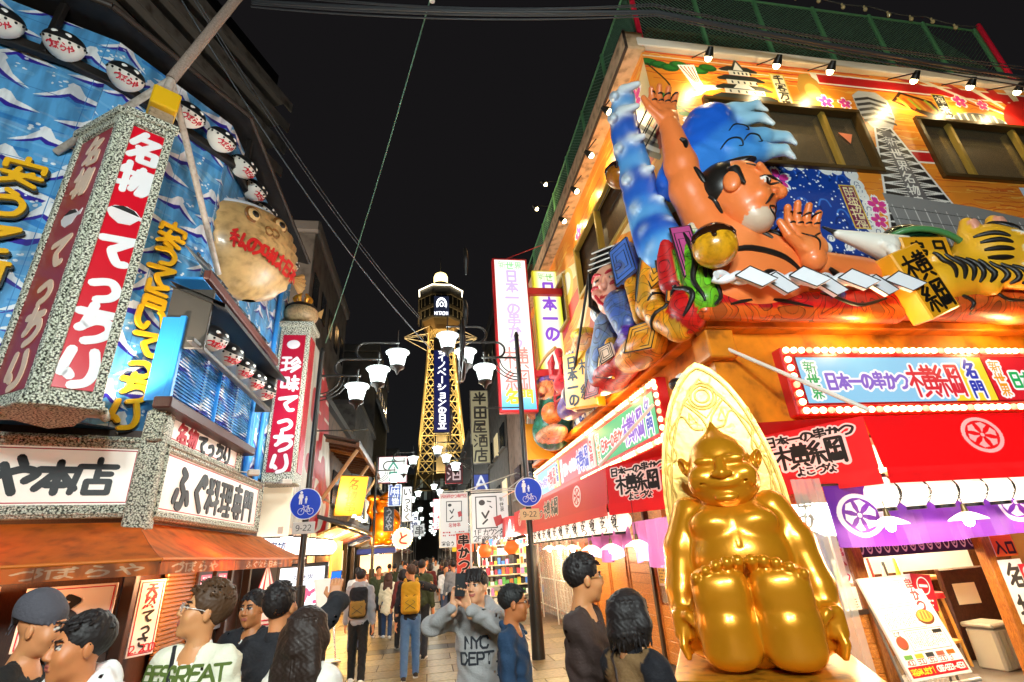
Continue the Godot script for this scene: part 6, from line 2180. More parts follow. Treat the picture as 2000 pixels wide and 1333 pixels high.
func street_lamps() -> void:
	var zs := [-10.4,-23.2,-36.5,-49.5,-62.5,-76.0,-89.0,-102.0,3.4]
	var far_words := ["nearest","second nearest","third nearest","fourth nearest","fifth nearest","sixth nearest","seventh nearest","farthest","unseen"]
	for i in zs.size():
		for s in [1.0,-1.0]:
			var lb := "dark iron lamp post with three hanging white lamps, %s on the %s side" % [far_words[i],"left" if s > 0 else "right"]
			if i == 8: lb = "dark iron street lamp post with three white lamps standing beside the photographer, on the %s" % ("left" if s > 0 else "right")
			var o := thing("street_lamp",lb,"street lamp",V3(-2.28 if s > 0 else 2.02,0.0 if s > 0 else (0.42 if i != 8 else 0.0),zs[i]),0.0,"street lamps along the street")
			lamp_post(o,s,2.6 if i != 8 else 11.0)
			if s < 0 and i != 8:
				part(o,"plinth",C(V3(0,-0.42,0),V3(0,0.06,0),0.125,0.12,16),mat("3a3836",0.32,0.7))
func street_furniture() -> void:
	for q in [[-2.28,2.9,"left",0.0],[2.02,2.93,"right",0.0]]:
		var o := thing("road_sign","round blue sign showing walkers and a bicycle, on the %s lamp post" % q[2],"sign",V3(q[0],q[1],-10.28),-0.0)
		part(o,"disc",C(V3(0,0,0),V3(0,0,0.015),0.285,-1,40),mat("e9edf2",0.35))
		part(o,"blue_face",C(V3(0,0,0.015),V3(0,0,0.019),0.27,-1,40),mat("0d3fc4",0.3,0,{"emit": 0.05}))
		var w := mat("f4f6f8",0.4)
		var wk := MB.new()
		for p in [[-0.09,0.14,1.0],[0.005,0.085,0.55]]:
			var k: float = p[2]
			wk.cyl(V3(p[0],p[1]+0.065*k,0.019),V3(p[0],p[1]+0.065*k,0.0225),0.026*k,-1,14)
			wk.prism(V2([p[0] - 0.035*k,p[1]+0.035*k,p[0]+0.035*k,p[1]+0.035*k,p[0]+0.045*k,p[1] - 0.04*k,p[0]+0.028*k,p[1] - 0.04*k,p[0]+0.026*k,p[1] - 0.15*k,p[0]+0.004,p[1] - 0.15*k,p[0],p[1] - 0.06*k,p[0] - 0.006,p[1] - 0.15*k,p[0] - 0.03*k,p[1] - 0.15*k,p[0] - 0.03*k,p[1] - 0.04*k,p[0] - 0.048*k,p[1] - 0.04*k]),0.019,0.022)
		part(o,"walkers",wk,w)
		var by := MB.new()
		for x in [-0.07,0.095]: by.tube(arc3(V3(x,-0.14,0.021),V3(0.056,0,0),V3(0,0.056,0),0,TAU,20),0.005,5)
		for p in [[-0.07,-0.14,-0.03,-0.06],[-0.03,-0.06,0.055,-0.06],[0.055,-0.06,0.095,-0.14],[-0.03,-0.06,0.012,-0.14],[0.012,-0.14,0.055,-0.06],[0.012,-0.14,0.095,-0.14],[-0.03,-0.06,-0.035,-0.035],[-0.05,-0.03,-0.02,-0.035],[0.055,-0.06,0.05,-0.04],[0.035,-0.038,0.07,-0.04]]:
			by.tube([V3(p[0],p[1],0.021),V3(p[2],p[3],0.021)],0.0055,5)
		part(o,"bicycle_mark",by,w)
		part(o,"clamp",B(V3(0,0,-0.05),V3(0.14,0.05,0.1),0.01),mat("55524e",0.5,0.4))
		var pl := thing("hours_plate","small pale plate reading 9-22 below the round blue sign on the %s lamp post" % q[2],"sign",V3(q[0],q[1] - 0.43,-10.29))
		part(pl,"plate",B(Vector3.ZERO,V3(0.4,0.21,0.012),0.005),mat("d9d6cf" if q[0] < 0 else "dcb98a",0.4))
		var tm := TextMesh.new()
		var sf := SystemFont.new()
		sf.font_names = PackedStringArray(["Droid Sans"])
		tm.text = "9-22"
		tm.font = sf
		tm.font_size = 48
		tm.pixel_size = 0.0031
		tm.depth = 0.004
		var tn := part(pl,"lettering",tm,mat("1c1c1e",0.5))
		tn.position = V3(0,0,0.008)
func tower() -> void:
	var t := thing("observation_tower","tall gold lit lattice tower with an eight sided observation deck and a vertical lit sign","tower",V3(4.3,0,-165))
	var steel := mat("b9a878",0.45,0.2)
	var pale := mat("8d8a80",0.55,0.2)
	var wd := func(y: float) -> float: return lerpf(8.6,4.1,pow(clampf((y - 20.0)/55.0,0,1),0.8))
	for sx in [-1.0,1.0]:
		for sz in [-1.0,1.0]:
			var lp := []
			for k in 9:
				var y := 20.0+57.0*k/8.0
				lp.append(V3(sx*wd.call(y),y,sz*wd.call(y)))
			var m := MB.new()
			m.tube(lp,0.34,5)
			part(t,"leg",m,steel)
	var br := MB.new()
	var hz := MB.new()
	for k in 10:
		var y0 := 20.0+57.0*k/10.0
		var y1 := 20.0+57.0*(k+1)/10.0
		var a: float = wd.call(y0)
		var b: float = wd.call(y1)
		for f in 4:
			var q := yaw(f*PI*0.5)
			hz.cyl(q*V3(-a,y0,a),q*V3(a,y0,a),0.17,-1,4,false)
			for s in [-1.0,1.0]:
				br.cyl(q*V3(s*a,y0,a),q*V3(s*b*0.35,y1,b),0.15,-1,4,false)
				br.cyl(q*V3(s*a*0.35,y0,a),q*V3(s*b,y1,b),0.15,-1,4,false)
				br.cyl(q*V3(s*a*0.35,y0,a),q*V3(s*b*0.35,y1,b),0.12,-1,4,false)
	part(t,"braces",br,steel).set_meta("kind","stuff")
	part(t,"cross_beams",hz,steel).set_meta("kind","stuff")
	part(t,"lift_shaft",B(V3(0,46,-1),V3(3.4,60,3.4)),mat("4b4438",0.7))
	var og := MB.new()
	for s in [-1.0,1.0]:
		for d in [-1.0,1.0]:
			for yy in [70.0,74.0,77.0]: og.cyl(V3(s*4,yy,d*4),V3(s*13,74,d*0.6),0.13,-1,4,false)
		for k in 5: og.cyl(V3(s*(4.5+1.7*k),72.2+0.4*k,2),V3(s*(5.5+1.7*k),76 - 0.4*k,0),0.1,-1,4,false)
	part(t,"outriggers",og,mat("b9b8b2",0.5,0.3))
	var oct := func(r: float) -> PackedVector2Array:
		var o := PackedVector2Array()
		for k in 8: o.append(U2(cos(TAU*(k+0.5)/8),sin(TAU*(k+0.5)/8))*r)
		return o
	var lev := [[75.5,79.0,5.2,7.2,"deck_soffit"],[79.0,79.8,7.3,7.3,"deck_floor"],[79.8,82.8,7.9,7.9,"deck_window"],[82.8,84.0,8.2,8.2,"deck_wall"],[84.0,87.6,8.3,8.5,"deck_window"],[87.6,88.6,8.8,8.8,"deck_wall"],[88.6,91.4,8.3,8.1,"deck_wall"]]
	for l in lev:
		var m := MB.new()
		var p0: PackedVector2Array = oct.call(l[2])
		var p1: PackedVector2Array = oct.call(l[3])
		for k in 8:
			var j := (k+1) % 8
			m.quad(V3(p0[k].x,l[0],p0[k].y),V3(p0[j].x,l[0],p0[j].y),V3(p1[j].x,l[1],p1[j].y),V3(p1[k].x,l[1],p1[k].y),V3(p0[k].x+p0[j].x,0,p0[k].y+p0[j].y).normalized())
			m.tri(V3(0,l[1],0),V3(p1[k].x,l[1],p1[k].y),V3(p1[j].x,l[1],p1[j].y),Vector3.UP,Vector3.UP,Vector3.UP)
			m.tri(V3(0,l[0],0),V3(p0[k].x,l[0],p0[k].y),V3(p0[j].x,l[0],p0[j].y),Vector3.DOWN,Vector3.DOWN,Vector3.DOWN)
		part(t,l[4],m,mat("1d2022",0.15) if l[4] == "deck_window" else (mat("7a6a4a",0.6) if l[4] == "deck_soffit" else mat("5d5a52",0.6)))
	var mu := MB.new()
	for k in 24:
		var a := TAU*k/24.0
		for y in [81.3,85.8]: mu.box(V3(cos(a)*8.15,y,sin(a)*8.15),V3(0.2,3.4,0.2),yaw(-a))
	part(t,"deck_mullions",mu,pale)
	var ring := MB.new()
	var pp: PackedVector2Array = oct.call(8.55)
	for k in 8: ring.cyl(V3(pp[k].x,91.6,pp[k].y),V3(pp[(k+1) % 8].x,91.6,pp[(k+1) % 8].y),0.2,-1,6)
	part(t,"rim_light",ring,mat("fff6dc",0.4,0,{"emit": 3.0,"ec": "fff0cf"}))
	part(t,"drum",C(V3(0,91.6,0),V3(0,95.8,0),4.6,3.2,20),mat("55504a",0.6))
	part(t,"lantern_light",C(V3(0,96.2,0),V3(0,99.2,0),2.6,2.6,20),mat("ffe9a8",0.4,0,{"emit": 2.0,"ec": "ffe9a0"}))
	var dm := MB.new()
	dm.lathe([U2(2.6,99.2),U2(2.2,100.2),U2(1.2,100.9),U2(0,101.1)],18)
	part(t,"dome_light",dm,mat("ffe39a",0.4,0,{"emit": 1.6,"ec": "ffdf90"}))
	part(t,"aerial",C(V3(0,101,0),V3(0,108,0),0.09),pale)
	var p := Paint.new(self,96,640,HX("0d1238"))
	p.text("社会イノベ｜ションの日立",48,40,46,51,Color("f4f6ff"),true,1.35)
	var sg := MB.new()
	sg.quad(V3(-2.5,71,6.9),V3(2.5,71,6.9),V3(2.5,38,7.6),V3(-2.5,38,7.6),Vector3.BACK)
	part(t,"sign_light",sg,tex_mat(p.im,0.4,1.1))
	part(t,"sign_box",B(V3(0,54.5,6.6),V3(5.3,33.4,0.8)),mat("11131c",0.6))
	var p2 := Paint.new(self,96,96,HX("10131f"))
	p2.disc(U2(48,40),34,Color("f4f6ff"))
	p2.disc(U2(48,40),22,HX("10131f"))
	p2.disc(U2(48,40),13,Color("f4f6ff"))
	p2.disc(U2(48,40),8,HX("10131f"))
	p2.rect(20,52,56,24,HX("10131f"))
	p2.text("HITACHI",9,84,15,13,Color("f4f6ff"),false,1.3)
	var s2 := MB.new()
	s2.quad(V3(-2.6,86,9.4),V3(2.6,86,9.4),V3(2.6,78.4,9.4),V3(-2.6,78.4,9.4),Vector3.BACK)
	part(t,"logo_light",s2,tex_mat(p2.im,0.4,1.7))
	part(t,"logo_box",B(V3(0,82.2,9.1),V3(5.4,7.8,0.5)),mat("11131c",0.6))
	for y in [26.0,36.0,46.0,56.0,66.0]:
		for s in [-1.0,1.0]: omni(V3(4.3+s*3.0,y,-162.5),"ffdf9a",60,0.5,self,60)
	for s in [-1.0,1.0]:
		spot(V3(4.3+s*12.0,24,-146),V3(4.3+s*3,62,-161),"ffdc98",1300,30)
		omni(V3(4.3+s*7.5,72.5,-158),"ffc880",40,0.5,self,60)
	var bl := thing("tower_base_building","low wide building with a grid of dark windows at the foot of the tower","building",V3(6,0,-158))
	part(bl,"wall",B(V3(0,12.5,-6),V3(46,26,8)),mat("3d3d3c",0.8))
	for r in 2:
		for k in 34:
			part(bl,"window",B(V3(-20.5+k*1.25,22.6 - r*3.6,-1.95),V3(0.95,2.5,0.12)),mat("55615f",0.3) if (k*7+r*3) % 5 else mat("8a9a93",0.3,0,{"emit": 0.12}))
func blade_sign(label: String,at: Vector3,w: float,h: float,text: String,bg: String,ink: String,emit: float,frame := "202020",step := -1.0) -> Node3D:
	var o := thing("blade_sign",label,"sign",at)
	var pw := 96
	var ph := int(96.0*h/w)
	var p := Paint.new(self,pw,mini(ph,700),HX(bg))
	var n := text.length()
	var st: float = (p.h - 8.0)/maxf(n,1)
	p.text(text,48,4+st*0.5,minf(st*0.86,74),st,HX(ink),true,1.15)
	part(o,"box",B(V3(0,0,-0.1),V3(w+0.08,h+0.08,0.18),0.01),mat(frame,0.4))
	var q := MB.new()
	q.quad(V3(-w*0.5,h*0.5,0),V3(w*0.5,h*0.5,0),V3(w*0.5,-h*0.5,0),V3(-w*0.5,-h*0.5,0),Vector3.BACK)
	part(o,"sign_light",q,tex_mat(p.im,0.4,emit*0.6) if emit > 0 else tex_mat(p.im,0.5))
	return o
func gilded(f: Field,s: float) -> void:
	f.xf = Transform3D(Basis().scaled(Vector3.ONE),Vector3.ZERO)
	var h := "e0a83a"
	f.ell(V3(0,0.62,0),V3(0.62,0.62,0.5)*s,h,0.15)
	f.ell(V3(0,1.25,0.05),V3(0.5,0.5,0.42)*s,h,0.15)
	f.ell(V3(0,1.95,0.1),V3(0.33,0.36,0.32)*s,h,0.08)
	f.ell(V3(0,2.25,0.05),V3(0.36,0.16,0.34)*s,h,0.05)
	f.cap(V3(0.45,1.5,0.1),V3(0.75,1.1,0.4),0.17,0.15,h,0.1)
	f.cap(V3(-0.45,1.5,0.1),V3(-0.7,1.7,0.35),0.17,0.14,h,0.1)
	f.cap(V3(-0.7,1.7,0.35),V3(-0.6,2.3,0.45),0.14,0.11,h,0.1)
	f.cap(V3(-0.75,2.4,0.45),V3(-0.35,2.4,0.45),0.17,0.17,h,0.03)
	f.ell(V3(0.62,1.2,-0.25),V3(0.55,0.7,0.45),h,0.1)
	f.cap(V3(0.05,2.4,0.1),V3(0.75,2.95,0.0),0.2,0.12,h,0.05)
	for s2 in [-1.0,1.0]: f.ell(V3(s2*0.35,0.12,0.3),V3(0.28,0.16,0.35),h,0.05)
	f.ell(V3(0,1.88,0.42),V3(0.07,0.06,0.07),h,0.03)
func paper_lantern(o: Node3D,r: float,h: float,m: Material,text: String,tc: String) -> void:
	var b := MB.new()
	var prof := []
	for i in 13:
		var t := i/12.0
		prof.append(U2(r*(0.52+0.48*sin(PI*t)) - (0.012*r if i % 2 else 0.0),-h*0.5+h*t))
	b.lathe(prof,18)
	part(o,"lantern_paper",b,m)
	part(o,"cap",C(V3(0,h*0.5,0),V3(0,h*0.5+0.04,0),r*0.55,-1,14),mat("171513",0.4))
	part(o,"cap",C(V3(0,-h*0.5 - 0.035,0),V3(0,-h*0.5,0),r*0.55,-1,14),mat("171513",0.4))
	part(o,"cord",C(V3(0,h*0.5,0),V3(0,h*0.5+0.25,0),0.006,-1,5),mat("171513",0.6))
	if text != "":
		var tx := letters(text,r*0.52,r*0.5,true,0.004,1.0)
		for i in tx.v.size():
			var q := tx.v[i]+V3(0,r*0.25*(text.length() - 1),0)
			var rr := r*(0.52+0.48*sin(PI*clampf(q.y/h+0.5,0.0,1.0)))+0.006
			var a := q.x/rr
			tx.v[i] = V3(sin(a)*(rr+q.z),q.y,cos(a)*(rr+q.z))
			tx.n[i] = V3(sin(a),0,cos(a))
		part(o,"lettering",tx,mat(tc,0.6))
func far_street() -> void:
	var rows := [[-1,-17.6,-26,7.2,"5a4028","ffcf80","low timber fronted restaurant with deep wooden eaves beyond the canvas sign"],[-1,-26.2,-35,9.5,"4a4642","ffe2b0","grey three storey shop building behind the gold figure"],[-1,-35.2,-46,12.5,"55524e","fff0d0","mid grey building on the left, hung with a blue sign"],[-1,-46.2,-62,10,"3f3d3c","ffe0b0","dark low building on the left before the far crossing"],[-1,-62.2,-84,14,"4b4845","fff2da","grey block on the left half way to the tower"],[-1,-84.2,-120,11,"3c3a39","ffeac8","long dark row of shops on the left near the tower"],
		[1,-18.0,-24.5,8.5,"6b5344","fff0d0","brown souvenir shop building beyond the red awning"],[1,-24.7,-33,11,"4d4640","ffe2b8","brown brick building carrying the four letter sign"],[1,-33.2,-46,9,"454341","ffe8c0","dark two storey shop building on the right"],[1,-46.2,-64,12.5,"3e3d3d","fff0dc","grey building on the right with the red framed sign"],[1,-64.2,-88,10,"4a4644","ffe6c4","low brown row on the right half way to the tower"],[1,-88.2,-122,13,"3a3939","ffeed2","long grey block on the right near the tower"]]
	for r in rows:
		var sd: float = r[0]
		var face := -3.75 if sd < 0 else 3.95
		var o := thing("town_building",r[6],"building",V3(face,0,0))
		var d := 8.0
		var zc: float = (r[1]+r[2])*0.5
		var ln: float = r[1] - r[2]
		part(o,"wall",B(V3(sd*d*0.5,r[3]*0.5+1.4,zc),V3(d,r[3] - 2.8,ln)),mat(r[4],0.8,0,{"grain": "dirt","sc": 0.3}))
		part(o,"roof_edge",B(V3(sd*d*0.5 - sd*0.15,r[3]+0.1,zc),V3(d+0.1,0.25,ln+0.02)),mat("2e2b29",0.7))
		part(o,"shop_back",B(V3(sd*(d*0.5+1.2),1.4,zc),V3(d - 2.4,2.8,ln)),mat("8a6a44",0.7,0,{"grain": "dirt","sc": 0.6}))
		for k in int(ln/2.6):
			var z: float = r[1] - 1.5 - k*2.6
			part(o,"shop_post",B(V3(sd*0.1,1.4,z+1.25),V3(0.16,2.8,0.16)),mat("3a2718",0.6))
			part(o,"shop_window",B(V3(sd*1.17,1.5,z),V3(0.05,1.9,2.0)),mat(r[5],0.5,0,{"emit": 0.55 if k % 3 else 0.9,"ec": r[5]}))
			part(o,"awning",B(V3(-sd*0.35,2.75,z),V3(1.0,0.06,2.4),0.0,Basis(Vector3.BACK,-sd*0.35)),mat(["9c2f24","2c3f77","b98a3a","d8d2c6","6f2a30"][(k+int(-r[1])) % 5],0.7))
			for fl in int((r[3] - 4.0)/2.9):
				var lit: bool = (k*5+fl*3+int(-r[1])) % 4 == 0
				part(o,"window",B(V3(-sd*0.02,4.6+fl*2.9,z),V3(0.08,1.3,1.5)),mat("c9b68a",0.3,0,{"emit": 0.4}) if lit else mat("1b2023",0.12))
				part(o,"window_sill",B(V3(-sd*0.08,3.9+fl*2.9,z),V3(0.2,0.08,1.7)),mat("6d6862",0.7))
		if zc > -70:
			for k in maxi(1,int(ln/5.0)): omni(V3(face - sd*0.3,2.35,r[1] - 2.4 - k*5.0),r[5],4.0 if zc > -50 else 6.0,0.15)
	blade_sign("tall blue sign with two pale letters high on the left, beyond the gold figure",V3(-1.62,4.72,-26),0.55,0.95,"麻雀","2c49a0","f0f2f8",0.7,"c9d0e0")
	blade_sign("white lit sign with black letters on the left beyond the blue sign",V3(-1.2,4.7,-30.5),0.5,1.9,"いっふく","eef4fa","20242c",1.0)
	blade_sign("narrow dark sign with grey letters under the blue sign on the left",V3(-1.95,3.7,-27),0.42,1.1,"うなや","33333a","c9c9cf",0.3)
	blade_sign("tall cream sign with four black letters high on the right, beside the lamps",V3(2.52,7.62,-24),0.86,3.6,"半田屋酒店","b9b08a","1d1a16",0.35,"55504a")
	blade_sign("red framed lit sign on the right, far down the street",V3(0.85,4.6,-38),0.85,2.0,"めしや酒","f3dfe2","b3203a",0.9,"c01a2e")
	blade_sign("second red framed sign on the right, higher and nearer",V3(1.75,7.0,-35),1.1,1.3,"酒","46141c","f0d0d0",0.6,"c01a2e")
	blade_sign("bright white sign with a pink foot high on the left behind the second lamp",V3(-2.2,7.0,-32.5),1.7,1.55,"入口","e9f3ef","3a8a78",1.1,"c04a66")
	blade_sign("blue sign with white letters low on the right below the four letter sign",V3(2.6,5.1,-25.5),0.8,0.75,"A","27409c","f0f4ff",0.5)
	blade_sign("yellow upright sign on the right above the crowd",V3(1.6,2.55,-31),0.4,1.1,"うどん","f0c418","1b1b1b",0.8)
	blade_sign("small white square sign on the left above the crowd",V3(-0.75,3.9,-46),0.9,0.9,"串","dfe4e4","30343a",0.5)
	blade_sign("lit white sign far down the left side of the street",V3(-1.5,5.2,-60),0.8,2.6,"名物串","eef2ff","27305a",1.0)
	blade_sign("lit orange sign far down the right side of the street",V3(2.0,5.0,-64),0.9,2.2,"新世界","f2913a","fff4e0",0.9)
	for q in [[V3(2.25,3.02,-19.0),1.36,1.7,"large white box sign with a framed brush drawing and two lines of print",0],[V3(1.08,3.2,-22.0),1.18,2.15,"tall white box sign with a red heading over a framed brush drawing",1]]:
		var o := thing("box_sign",q[3],"sign",q[0])
		var p := Paint.new(self,300,int(300.0*q[2]/q[1]),HX("f1efe9"))
		var H := p.h
		if q[4] == 0:
			p.rect(30,20,180,8,HX("1e1c1b")); p.rect(30,H - 110,180,8,HX("1e1c1b")); p.rect(30,20,8,H - 130,HX("1e1c1b")); p.rect(202,20,8,H - 130,HX("1e1c1b"))
			p.disc(U2(85,70),26,HX("1e1c1b"),22); p.line([U2(85,150),U2(110,190),U2(140,140)],15,HX("1e1c1b")); p.line([U2(90,235),U2(125,205)],14,HX("1e1c1b"))
			p.line([U2(130,60),U2(160,66)],9,HX("1e1c1b")); p.line([U2(150,100),U2(166,112)],8,HX("1e1c1b"))
			p.text("新世界",250,50,34,40,HX("1e1c1b"),true)
			p.poly(V2([175,190,240,170,260,235,195,262]),HX("c4232c"))
			p.text("カウンタ",110,H - 76,42,44,HX("1e1c1b")); p.text("1F",24,H - 76,36,34,HX("1e1c1b")); p.text("席",284,H - 76,40,30,HX("1e1c1b"))
			p.text("座敷あります",100,H - 30,40,38,HX("1e1c1b")); p.text("2F",24,H - 30,36,34,HX("1e1c1b"))
		else:
			p.rect(0,0,300,56,HX("e7d6cf"))
			p.text("元祖串かつ専門店",28,30,36,35,HX("c4232c"))
			p.rect(66,84,170,8,HX("1e1c1b")); p.rect(66,290,170,8,HX("1e1c1b")); p.rect(66,84,8,210,HX("1e1c1b")); p.rect(230,84,8,210,HX("1e1c1b"))
			p.disc(U2(106,125),20,HX("1e1c1b"),16); p.line([U2(108,180),U2(128,210),U2(148,170)],12,HX("1e1c1b")); p.line([U2(110,265),U2(140,240)],11,HX("1e1c1b"))
			p.poly(V2([190,200,225,190,240,240,200,255]),HX("c4232c"))
			p.text("名物串",110,330,40,44,HX("c4232c"))
			p.scribble(Rect2(30,390,240,60),2,HX("c4232c"),4)
			p.text("宴会うけ付中",36,H - 34,42,46,HX("1e1c1b"))
		part(o,"box",B(V3(0,0,-0.45),V3(q[1],q[2],0.86),0.02),mat("d9d2c4",0.5,0,{"emit": 0.15}))
		var m := MB.new()
		m.quad(V3(-q[1]*0.49,q[2]*0.49,0),V3(q[1]*0.49,q[2]*0.49,0),V3(q[1]*0.49,-q[2]*0.49,0),V3(-q[1]*0.49,-q[2]*0.49,0),Vector3.BACK)
		part(o,"sign_light",m,tex_mat(p.im,0.4,0.34))
		part(o,"hanger",C(V3(q[1]*0.5,q[2]*0.5+0.1,-0.2),V3(3.9 - q[0].x,q[2]*0.5+0.75,-0.2),0.025,-1,6),mat("d8d4cc",0.4))
		part(o,"hanger",C(V3(-q[1]*0.5,q[2]*0.5+0.08,-0.2),V3(3.9 - q[0].x,q[2]*0.5+0.08,-0.2),0.025,-1,6),mat("d8d4cc",0.4))
		area(q[0]+V3(0,0,0.15),Vector3.BACK,q[1],q[2],"fff6ea",0.25)
	var sh := thing("goods_shelves","bright souvenir shelves packed with small coloured goods under the white box signs","shelves",V3(3.3,0,-18.6))
	for i in 6: part(sh,"shelf",B(V3(-0.35,0.45+i*0.32,-0.3),V3(2.2,0.03,0.4)),mat("c9b48a",0.6))
	var cols := ["d23a4a","f0c83a","f4f2ea","3a7ad0","58a84a","e87a2a","d88ac0","2a2a2e"]
	for i in 6:
		for k in 16:
			var hgt := rng.randf_range(0.1,0.24)
			part(sh,"packet",B(V3(-1.36+k*0.135,0.47+i*0.32+hgt*0.5,-0.22+rng.randf_range(-0.04,0.06)),V3(rng.randf_range(0.07,0.12),hgt,0.08),0.0),mat(cols[rng.randi() % 8],0.5))
	omni(V3(2.9,2.3,-17.9),"fff2dc",2.5,0.1)
	for i in 5:
		var o := thing("red_lantern",["glowing orange paper lantern right under the large white box sign","orange paper lantern under the left edge of the large white box sign","orange lantern over the middle of the souvenir shelves","small orange lantern deepest in the souvenir shop row","orange lantern beside the second white box sign"][i],"lantern",[V3(2.75,1.95,-17.6),V3(1.95,1.9,-18.4),V3(2.4,2.0,-20.5),V3(2.1,2.1,-25),V3(1.5,1.9,-22.6)][i],0.0,"orange paper lanterns at the souvenir shop")
		paper_lantern(o,0.24,0.4,mat("e8501e",0.5,0,{"emit": 0.7,"ec": "ff5a1e"}),"","")
	var cv := thing("canvas_fronted_shop","shop fronted with a tall cream canvas carrying huge red letters, past the blue building","building",V3(-3.6,0,0))
	var cp := Paint.new(self,512,512,HX("efe3c9"))
	cp.text("串か",250,130,250,250,HX("cf1220"),true,1.5)
	cp.text("つ",330,430,200,250,HX("cf1220"),true,1.5)
	for i in 3: cp.text("名物串かつ新世界",30+i*0.0+(450 if i == 2 else i*46),40,34,58,HX("3a2a20"),true,1.0)
	cp.grime(0.15,8)
	var cm := MB.new()
	cm.xf = Transform3D(Basis(V3(0,0,-1),Vector3.UP,V3(1,0,0)),Vector3.ZERO)
	cm.prism(V2([13.9,2.75,20.6,2.75,17.9,7.6,15.9,8.3,13.9,8.3]),-0.08,0.02,true,Rect2(13.9,2.75,6.7,5.6))
	part(cv,"canvas_face",cm,tex_mat(cp.im,0.6,0.22))
	part(cv,"end_canvas",B(V3(-0.62,3.12,-13.86),V3(1.6,1.2,0.08),0.01),mat("efe3c9",0.6,0,{"emit": 0.2,"ec": "ffe6bd"}))
	part(cv,"hem",B(V3(0.0,2.66,-17.2),V3(0.12,0.16,6.8),0.01),mat("d9b9a0",0.6))
	part(cv,"wall",B(V3(-4.2,4,-15.6),V3(8,8,3.4)),mat("4b4138",0.8))
	var lp := Paint.new(self,400,100,HX("f3f4fb"))
	lp.rect(0,0,70,100,HX("2a2fa0"))
	lp.text("串かつ名物",120,50,62,64,HX("30324a"))
	var lm := MB.new()
	lm.quad(V3(-0.95,2.5,-13.6),V3(0.2,2.46,-13.6),V3(0.2,2.1,-13.6),V3(-0.95,2.14,-13.6),Vector3.BACK)
	part(cv,"strip_light",lm,tex_mat(lp.im,0.4,1.4))
	for i in 7:
		var o := thing("print_lantern","%s white lantern with red print from the left under the canvas sign" % ORD[i],"lantern",V3(-3.5+0.06*i,2.3,-14.1 - 0.62*i),0.0,"white lanterns under the canvas sign")
		paper_lantern(o,0.27,0.42,mat("fbf5ef",0.5,0,{"emit": 1.15,"ec": "fff2ea"}),"串","d02030")
		omni(o.position,"fff0e0",0.5,0.2)
	var sc := thing("menu_screen","bright standing sign with pink letters behind the man taking a picture","sign",V3(-2.72,0.95,-12.6),0.06)
	var sp := Paint.new(self,192,340,HX("eef4fa"))
	sp.text("串かつ",44,110,64,58,HX("d8486a"),false,1.5)
	sp.text("新世界",70,40,26,30,HX("3a3f55"))
	sp.disc(U2(120,230),60,HX("d9b36a"))
	sp.disc(U2(120,222),44,HX("efe0b8"))
	sp.disc(U2(60,280),34,HX("3d7a46"))
	sp.scribble(Rect2(20,150,150,30),2,HX("4a5a70"),3)
	part(sc,"case",B(V3(0,0,-0.06),V3(1.06,1.84,0.12),0.012),mat("15171a",0.3))
	var sq := MB.new()
	sq.quad(V3(-0.46,0.84,0.005),V3(0.46,0.84,0.005),V3(0.46,-0.84,0.005),V3(-0.46,-0.84,0.005),Vector3.BACK)
	part(sc,"screen",sq,tex_mat(sp.im,0.3,1.1))
	area(V3(-2.7,0.95,-12.45),Vector3.BACK,0.9,1.6,"f0f6ff",0.6)
	var ev := thing("wooden_eaves","deep brown wooden eaves with rafters beyond the canvas sign","eaves")
	var wood := mat("7a4e2a",0.6,0,{"grain": "wood","sc": 1.0})
	for i in 12: part(ev,"rafter",B(V3(-3.2,5.75,-18.2 - i*0.68),V3(1.5,0.1,0.1),0.0,Basis(Vector3.BACK,-0.22)),wood)
	part(ev,"roof_sheet",B(V3(-3.2,5.86,-21.9),V3(1.7,0.06,8.2),0.0,Basis(Vector3.BACK,-0.22)),mat("3a2c22",0.7))
	part(ev,"edge_beam",B(V3(-2.42,5.56,-21.9),V3(0.12,0.14,8.3),0.01),wood)
	for z in [-18.4,-21.8,-25.6]: part(ev,"strut",C(V3(-3.75,3.6,z),V3(-2.5,5.5,z),0.07,-1,6),mat("b98a58",0.5))
	part(ev,"lower_roof",B(V3(-3.2,3.15,-21.9),V3(1.5,0.12,8.0),0.02,Basis(Vector3.BACK,-0.3)),mat("2b2622",0.5))
	var gb := thing("gilt_board","gilt board with brush letters leaning out over the dark lower roof","sign",V3(-2.9,4.15,-20.4),0.5)
	part(gb,"board",B(Vector3.ZERO,V3(1.1,1.5,0.08),0.02,Basis(Vector3.RIGHT,0.35)),mat("d9a13a",0.45,0.3))
	var gl := letters("名物串",0.4,0.44,true,0.01,1.2)
	part(gb,"lettering",gl,mat("7a4a14",0.5)).transform = Transform3D(Basis(Vector3.RIGHT,0.35),V3(0,0.42,0.2))
	spot(V3(-2.4,3.5,-19.6),V3(-2.9,4.3,-20.4),"ffd27a",7,50)
	for i in 4:
		var o := thing("roof_spot_lamp","small round spot lamp on the dark lower roof, %s of four" % ["first","second","third","last"][i],"lamp",V3(-2.55,3.25,-19.0 - i*0.9))
		part(o,"bulb",C(Vector3.ZERO,V3(0,0.1,0),0.09,0.05,10),mat("fff3d0",0.4,0,{"emit": 3.0,"ec": "fff0c8"}))
	omni(V3(-2.9,2.6,-20.5),"ffc870",3.5,0.12)
	omni(V3(-2.9,2.6,-24.0),"ffc870",3.5,0.12)
	var lat := thing("lattice_front","lit timber lattice front beside a pale yellow wall past the canvas sign","shop front")
	for i in 16: part(lat,"lattice_bar",B(V3(-3.6,1.4,-18.4 - i*0.16),V3(0.06,2.2,0.05)),wood)
	part(lat,"panel",B(V3(-3.66,1.4,-19.7),V3(0.05,2.3,2.8)),mat("f2d69a",0.6,0,{"emit": 0.35,"ec": "ffd890"}))
